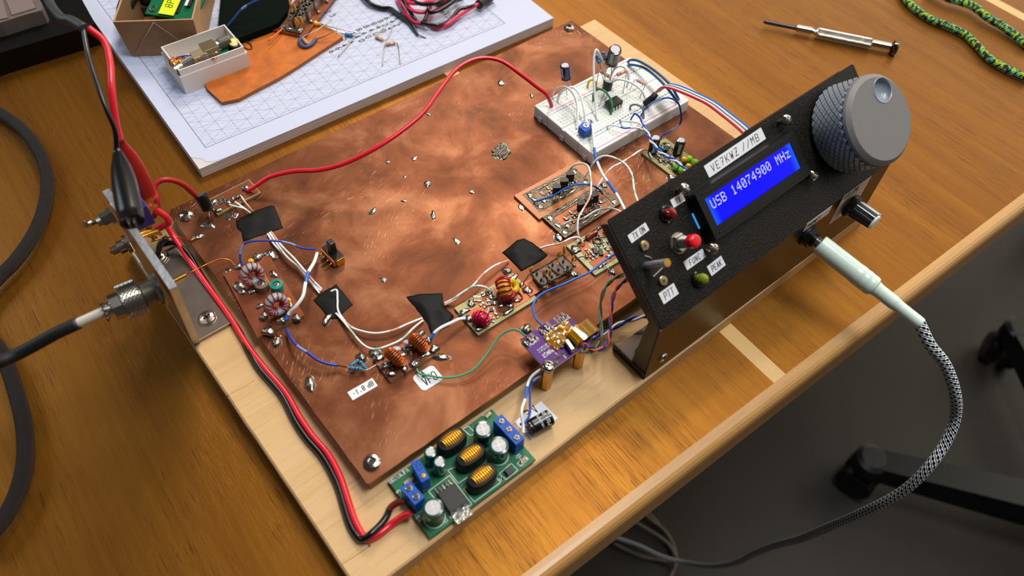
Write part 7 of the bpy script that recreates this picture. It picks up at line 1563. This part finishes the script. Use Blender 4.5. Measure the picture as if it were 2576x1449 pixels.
wire('hookup_wire', 'blue wire with pale bands arching from the filter coil to the slide switch', [P(608, 668, ZC+.5), P(604, 645, ZC+.9), P(610, 620, ZC+1.3), P(628, 608, ZC+1.5), P(680, 605, ZC+1.4), P(725, 611, ZC+1.1), P(760, 624, ZC+.8), P(792, 627, ZC+.45)], .06, [M['blue'], M['blue_l']], [(0, 0), (.12, 1), (.24, 0), (.62, 1), (.78, 0)])
wire('signal_wire', 'white wire with a blue band from the slide switch down to the filter board', [P(798, 637, ZC+.4), P(790, 660, ZC+.7), P(776, 685, ZC+1.0), P(768, 715, ZC+1.1), P(762, 745, ZC+1.0), P(745, 770, ZC+.8), P(728, 787, ZC+.5), P(719, 806, ZC+.3)], .095, [M['white'], M['blue_b']], [(0, 0), (.36, 1), (.52, 0), (.93, 1)])
wire('hookup_wire', 'blue wire with a pale band from the filter board to the three resistors', [P(720, 828, ZC+.25), P(730, 848, ZC+.5), P(748, 870, ZC+.6), P(775, 888, ZC+.6), P(800, 906, ZC+.5), P(825, 915, ZC+.4), P(850, 919, ZC+.28)], .075, [M['blue'], M['blue_l']], [(0, 0), (.38, 1), (.55, 0)])
wire('hookup_wire', 'bent white wire end lying over the square tape patch and sweeping right', [P(832, 733, ZC+.3), P(847, 730, ZC+.35), P(849, 755, ZC+.3), P(852, 785, ZC+.15), P(880, 820, ZC+.2), P(915, 834, ZC+.25), P(950, 838, ZC+.25), P(990, 830, ZC+.25), P(1025, 815, ZC+.2), P(1062, 800, ZC+.1)], .055, [M['white'], M['white_o']], [(0, 0), (.33, 1), (.42, 0), (.72, 1), (.8, 0)])
wire('hookup_wire', 'white and green wire sagging lowest between the tape patches', [P(845, 788, ZC+.1), P(865, 810, ZC+.25), P(885, 835, ZC+.3), P(915, 868, ZC+.3), P(945, 878, ZC+.3), P(985, 866, ZC+.3), P(1015, 850, ZC+.25), P(1040, 825, ZC+.2), P(1064, 806, ZC+.1)], .055, [M['white'], M['white_g']], [(0, 0), (.2, 1), (.3, 0), (.5, 1), (.56, 0), (.75, 1), (.82, 0)])
wire('signal_wire', 'white wire with blue end coming over the tape onto the orange-wound board', [P(1084, 852, ZC+.35), P(1092, 838, ZC+.5), P(1110, 824, ZC+.6), P(1135, 812, ZC+.5), P(1155, 803, ZC+.4), P(1172, 801, ZC+.3)], .09, [M['blue_b'], M['white']], [(0, 0), (.14, 1), (.96, 0)])
wire('hookup_wire', 'white and orange wire from the tape up to the dark tape by the filter', [P(1118, 768, ZC+.1), P(1140, 757, ZC+.25), P(1165, 737, ZC+.35), P(1190, 718, ZC+.4), P(1215, 690, ZC+.4), P(1245, 668, ZC+.35), P(1280, 655, ZC+.12)], .055, [M['white_o'], M['white']], [(0, 0), (.3, 1), (.45, 0), (.6, 1), (.86, 0)])
wire('hookup_wire', 'white and green wire arching from the tape to the amplifier board', [P(1118, 763, ZC+.1), P(1140, 752, ZC+.3), P(1165, 735, ZC+.5), P(1190, 721, ZC+.7), P(1212, 720, ZC+.7), P(1228, 727, ZC+.45), P(1233, 735, ZC+.25)], .06, [M['white'], M['white_g']], [(0, 0), (.15, 1), (.25, 0), (.5, 1), (.68, 0), (.93, 1)])
wire('hookup_wire', 'white and orange wire running from the dark tape up to the mixer board', [P(1358, 625, ZC+.1), P(1380, 618, ZC+.35), P(1410, 612, ZC+.5), P(1435, 600, ZC+.6), P(1453, 597, ZC+.6), P(1462, 605, ZC+.4), P(1468, 612, ZC+.3)], .06, [M['white'], M['white_o']], [(0, 0), (.3, 1), (.5, 0), (.86, 1)])
wire('hookup_wire', 'white and green wire dropping from the upper transistor board to the mixer board', [P(1431, 430, ZC+.4), P(1445, 415, ZC+.9), P(1465, 411, ZC+1.2), P(1480, 420, ZC+1.4), P(1486, 445, ZC+1.4), P(1487, 480, ZC+1.4), P(1482, 500, ZC+1.4), P(1468, 525, ZC+1.3), P(1455, 550, ZC+1.1), P(1453, 580, ZC+.8), P(1458, 598, ZC+.5), P(1466, 612, ZC+.3)], .06, [M['white'], M['white_g'], M['white_o']], [(0, 1), (.05, 0), (.33, 1), (.4, 0), (.55, 2), (.7, 0), (.92, 2)])
wire('hookup_wire', 'white and green wire looping over the copper and vanishing behind the panel', [P(1471, 445, ZC+.3), P(1478, 435, ZC+.6), P(1490, 415, ZC+1.1), P(1505, 398, ZC+1.5), P(1525, 392, ZC+1.7), P(1550, 399, ZC+1.8), P(1575, 415, ZC+1.8), P(1590, 440, ZC+1.9), P(1595, 475, ZC+2.2), P(1602, 500, ZC+2.6), P(1612, 518, ZC+2.8)], .06, [M['white'], M['white_g']], [(0, 0), (.08, 1), (.13, 0), (.33, 1), (.38, 0), (.55, 1), (.62, 0), (.76, 1), (.82, 0)])
wire('hookup_wire', 'white and orange wire from the audio board across to the transistor board', [P(1627, 377, ZC+.35), P(1612, 378, ZC+.7), P(1590, 392, ZC+1.0), P(1565, 408, ZC+1.2), P(1535, 425, ZC+1.2), P(1512, 455, ZC+1.0), P(1500, 475, ZC+.8), P(1495, 487, ZC+.4)], .06, [M['white'], M['white_o']], [(0, 1), (.12, 0), (.3, 1), (.42, 0), (.66, 1), (.75, 0)])
wire('hookup_wire', 'blue wire bridging the two transistor boards', [P(1342, 508, ZC+.25), P(1360, 503, ZC+.5), P(1390, 493, ZC+.8), P(1420, 475, ZC+1.1), P(1450, 464, ZC+1.3), P(1485, 465, ZC+1.2), P(1505, 475, ZC+.8), P(1516, 488, ZC+.3)], .055, [M['blue_b'], mat('navy_insulation', hx(18, 50, 110), .4)], [(0, 0), (.78, 1)])
wire('hookup_wire', 'white and orange wire from the lower transistor board to the panel', [P(1416, 566, ZC+.3), P(1435, 556, ZC+.6), P(1465, 550, ZC+.9), P(1500, 530, ZC+1.2), P(1530, 524, ZC+1.5), P(1552, 528, ZC+1.8), P(1568, 538, ZC+2.2)], .055, [M['white'], M['white_o']], [(0, 0), (.12, 1), (.3, 0), (.55, 1), (.65, 0)])
wire('hookup_wire', 'thin pink striped wire ends between the transistor boards', [P(1494, 470, ZC+.5), P(1492, 480, ZC+.5), P(1497, 490, ZC+.25)], .05, M['white_o'])
wire('hookup_wire', 'blue wire running from the mixer board to the purple clock board', [P(1560, 635, ZC+.9), P(1540, 643, ZC+.7), P(1518, 658, ZC+.6), P(1485, 684, ZC+.6), P(1450, 700, ZC+.6), P(1415, 716, ZC+.6), P(1385, 728, ZC+.7), P(1355, 745, ZC+.8), P(1341, 768, ZC+.9), P(1343, 790, ZC+1.1), P(1352, 806, ZC+1.2), P(1366, 819, zs+.3)], .06, M['blue_b'])
wire('hookup_wire', 'mint green wire curving from the orange-wound board to the clock board', [P(1048, 928, ZC+.2), P(1056, 940, ZC+.25), P(1080, 945, ZC+.25), P(1115, 950, ZC+.25), P(1150, 947, ZC+.3), P(1190, 930, ZC+.4), P(1225, 890, ZC+.6), P(1255, 848, ZC+.9), P(1285, 830, ZC+1.2), P(1305, 832, ZC+1.3), P(1320, 845, zs+.3)], .055, M['green_l'])
# twisted pairs near the clock board
twisted('twisted_wire', ('green strand twisted with brown beside the foot of the panel', 'brown strand twisted with green beside the foot of the panel'), [P(1443, 872, zs+.1), P(1460, 884, zs+.0), P(1485, 885, zs-.1), P(1502, 872, zs+.1), P(1512, 850, zs+.3), P(1512, 810, zs+.4), P(1510, 770, zs+.6), P(1520, 730, zs+.9), P(1540, 705, zs+1.2), P(1570, 690, zs+1.6)], .05, M['green_l'], M['brown'], None, None, 4)
twisted('twisted_wire', ('orange strand twisted with blue beside the foot of the panel', 'blue strand twisted with orange beside the foot of the panel'), [P(1462, 860, zs+.3), P(1480, 872, zs+.2), P(1505, 880, zs+.1), P(1525, 868, zs+.2), P(1534, 840, zs+.4), P(1536, 800, zs+.6), P(1540, 760, zs+.8), P(1552, 725, zs+1.1), P(1582, 700, zs+1.6)], .055, M['orange'], M['blue'], None, None, 5)
twisted('twisted_wire', ('blue strand of the pair passing under the clock board to the panel', 'white strand of the pair passing under the clock board to the panel'), [P(1488, 852, ZB+.7), P(1520, 838, ZB+.6), P(1560, 815, ZB+.6), P(1600, 800, ZB+.8), P(1650, 792, ZB+1.0)], .075, M['blue'], [M['white'], M['blue_l']], None, None, 2)
wire('hookup_wire', 'white wire with blue end from the clock board down to the blue terminal', [P(1362, 928, zs-.1), P(1340, 945, ZB+1.3), P(1328, 965, ZB+1.1), P(1322, 1000, ZB+1.1), P(1312, 1035, ZB+1.2), P(1316, 1070, ZB+.9), P(1316, 1090, ZB+.8)], .075, [M['white'], M['blue_b']], [(0, 0), (.3, 1), (.5, 0)])
wire('hookup_wire', 'dark blue wire from the clock board down to the blue terminal', [P(1362, 946, zs-.4), P(1345, 955, ZB+1.2), P(1335, 975, ZB+1.0), P(1333, 1010, ZB+.9), P(1333, 1040, ZB+.9), P(1322, 1062, ZB+.8), P(1308, 1068, ZB+.8)], .06, [M['blue_l'], M['blue']], [(0, 0), (.15, 1)])
# ---------------------------------------------------------------- swivel chair base on the floor
t = thing('swivel_chair', 'black star base and casters of a swivel chair on the floor', 'chair', (84, -39, FLZ)); cc = np.array((84., -39., 0)); z_ = FLZ
MB().lathe((84, -39, z_+6), (0, 0, 1), [(4.5, 0), (4.5, 5), (3, 7), (2.5, 30)], 24).build('column', M['blk'], t)
a1 = math.atan2(-12-(-39), 66-84); 
for k in range(5):
    a = a1-k*math.radians(72); d = np.array((math.cos(a), math.sin(a), 0)); e = np.array((-math.sin(a), math.cos(a), 0)); A = cc+np.array((0, 0, z_+10))+d*3; Bq = cc+np.array((0, 0, z_+7.6))+d*32
    mb = MB(); vs = []
    for (c, w, h_) in ((A, 3.2, 2.6), ((A+Bq)/2, 2.7, 2.2), (Bq, 2.2, 1.6)): vs += [c-e*w-np.array((0, 0, h_)), c+e*w-np.array((0, 0, h_)), c+e*w*.7+np.array((0, 0, h_*.6)), c-e*w*.7+np.array((0, 0, h_*.6))]
    mb.add(vs, [(i*4+j, i*4+(j+1) % 4, i*4+4+(j+1) % 4, i*4+4+j) for i in range(2) for j in range(4)]+[(3, 2, 1, 0), (8, 9, 10, 11)], 0, False); mb.lathe(Bq-np.array((0, 0, 1.6)), (0, 0, 1), [(2.3, 0), (2.3, 2.4), (1.6, 2.8)], 20); mb.build('arm', M['blk'], t)
    w = nrm(np.array((math.cos(a+1.1), math.sin(a+1.1), 0))); c = cc+np.array((0, 0, z_+2.6))+d*31.6
    cs = None
    for s in (-1, 1):
        mb = MB(); mb.lathe(c+w*(s*.6), w*s, [(2.6, 0), (2.6, 1.5), (2.2, 1.9), (.01, 2.0)], 28); o = mb.build('caster_wheel', M['blk_g'], t)
for o in list(bpy.data.objects):
    if '_o' in o: del o['_o']
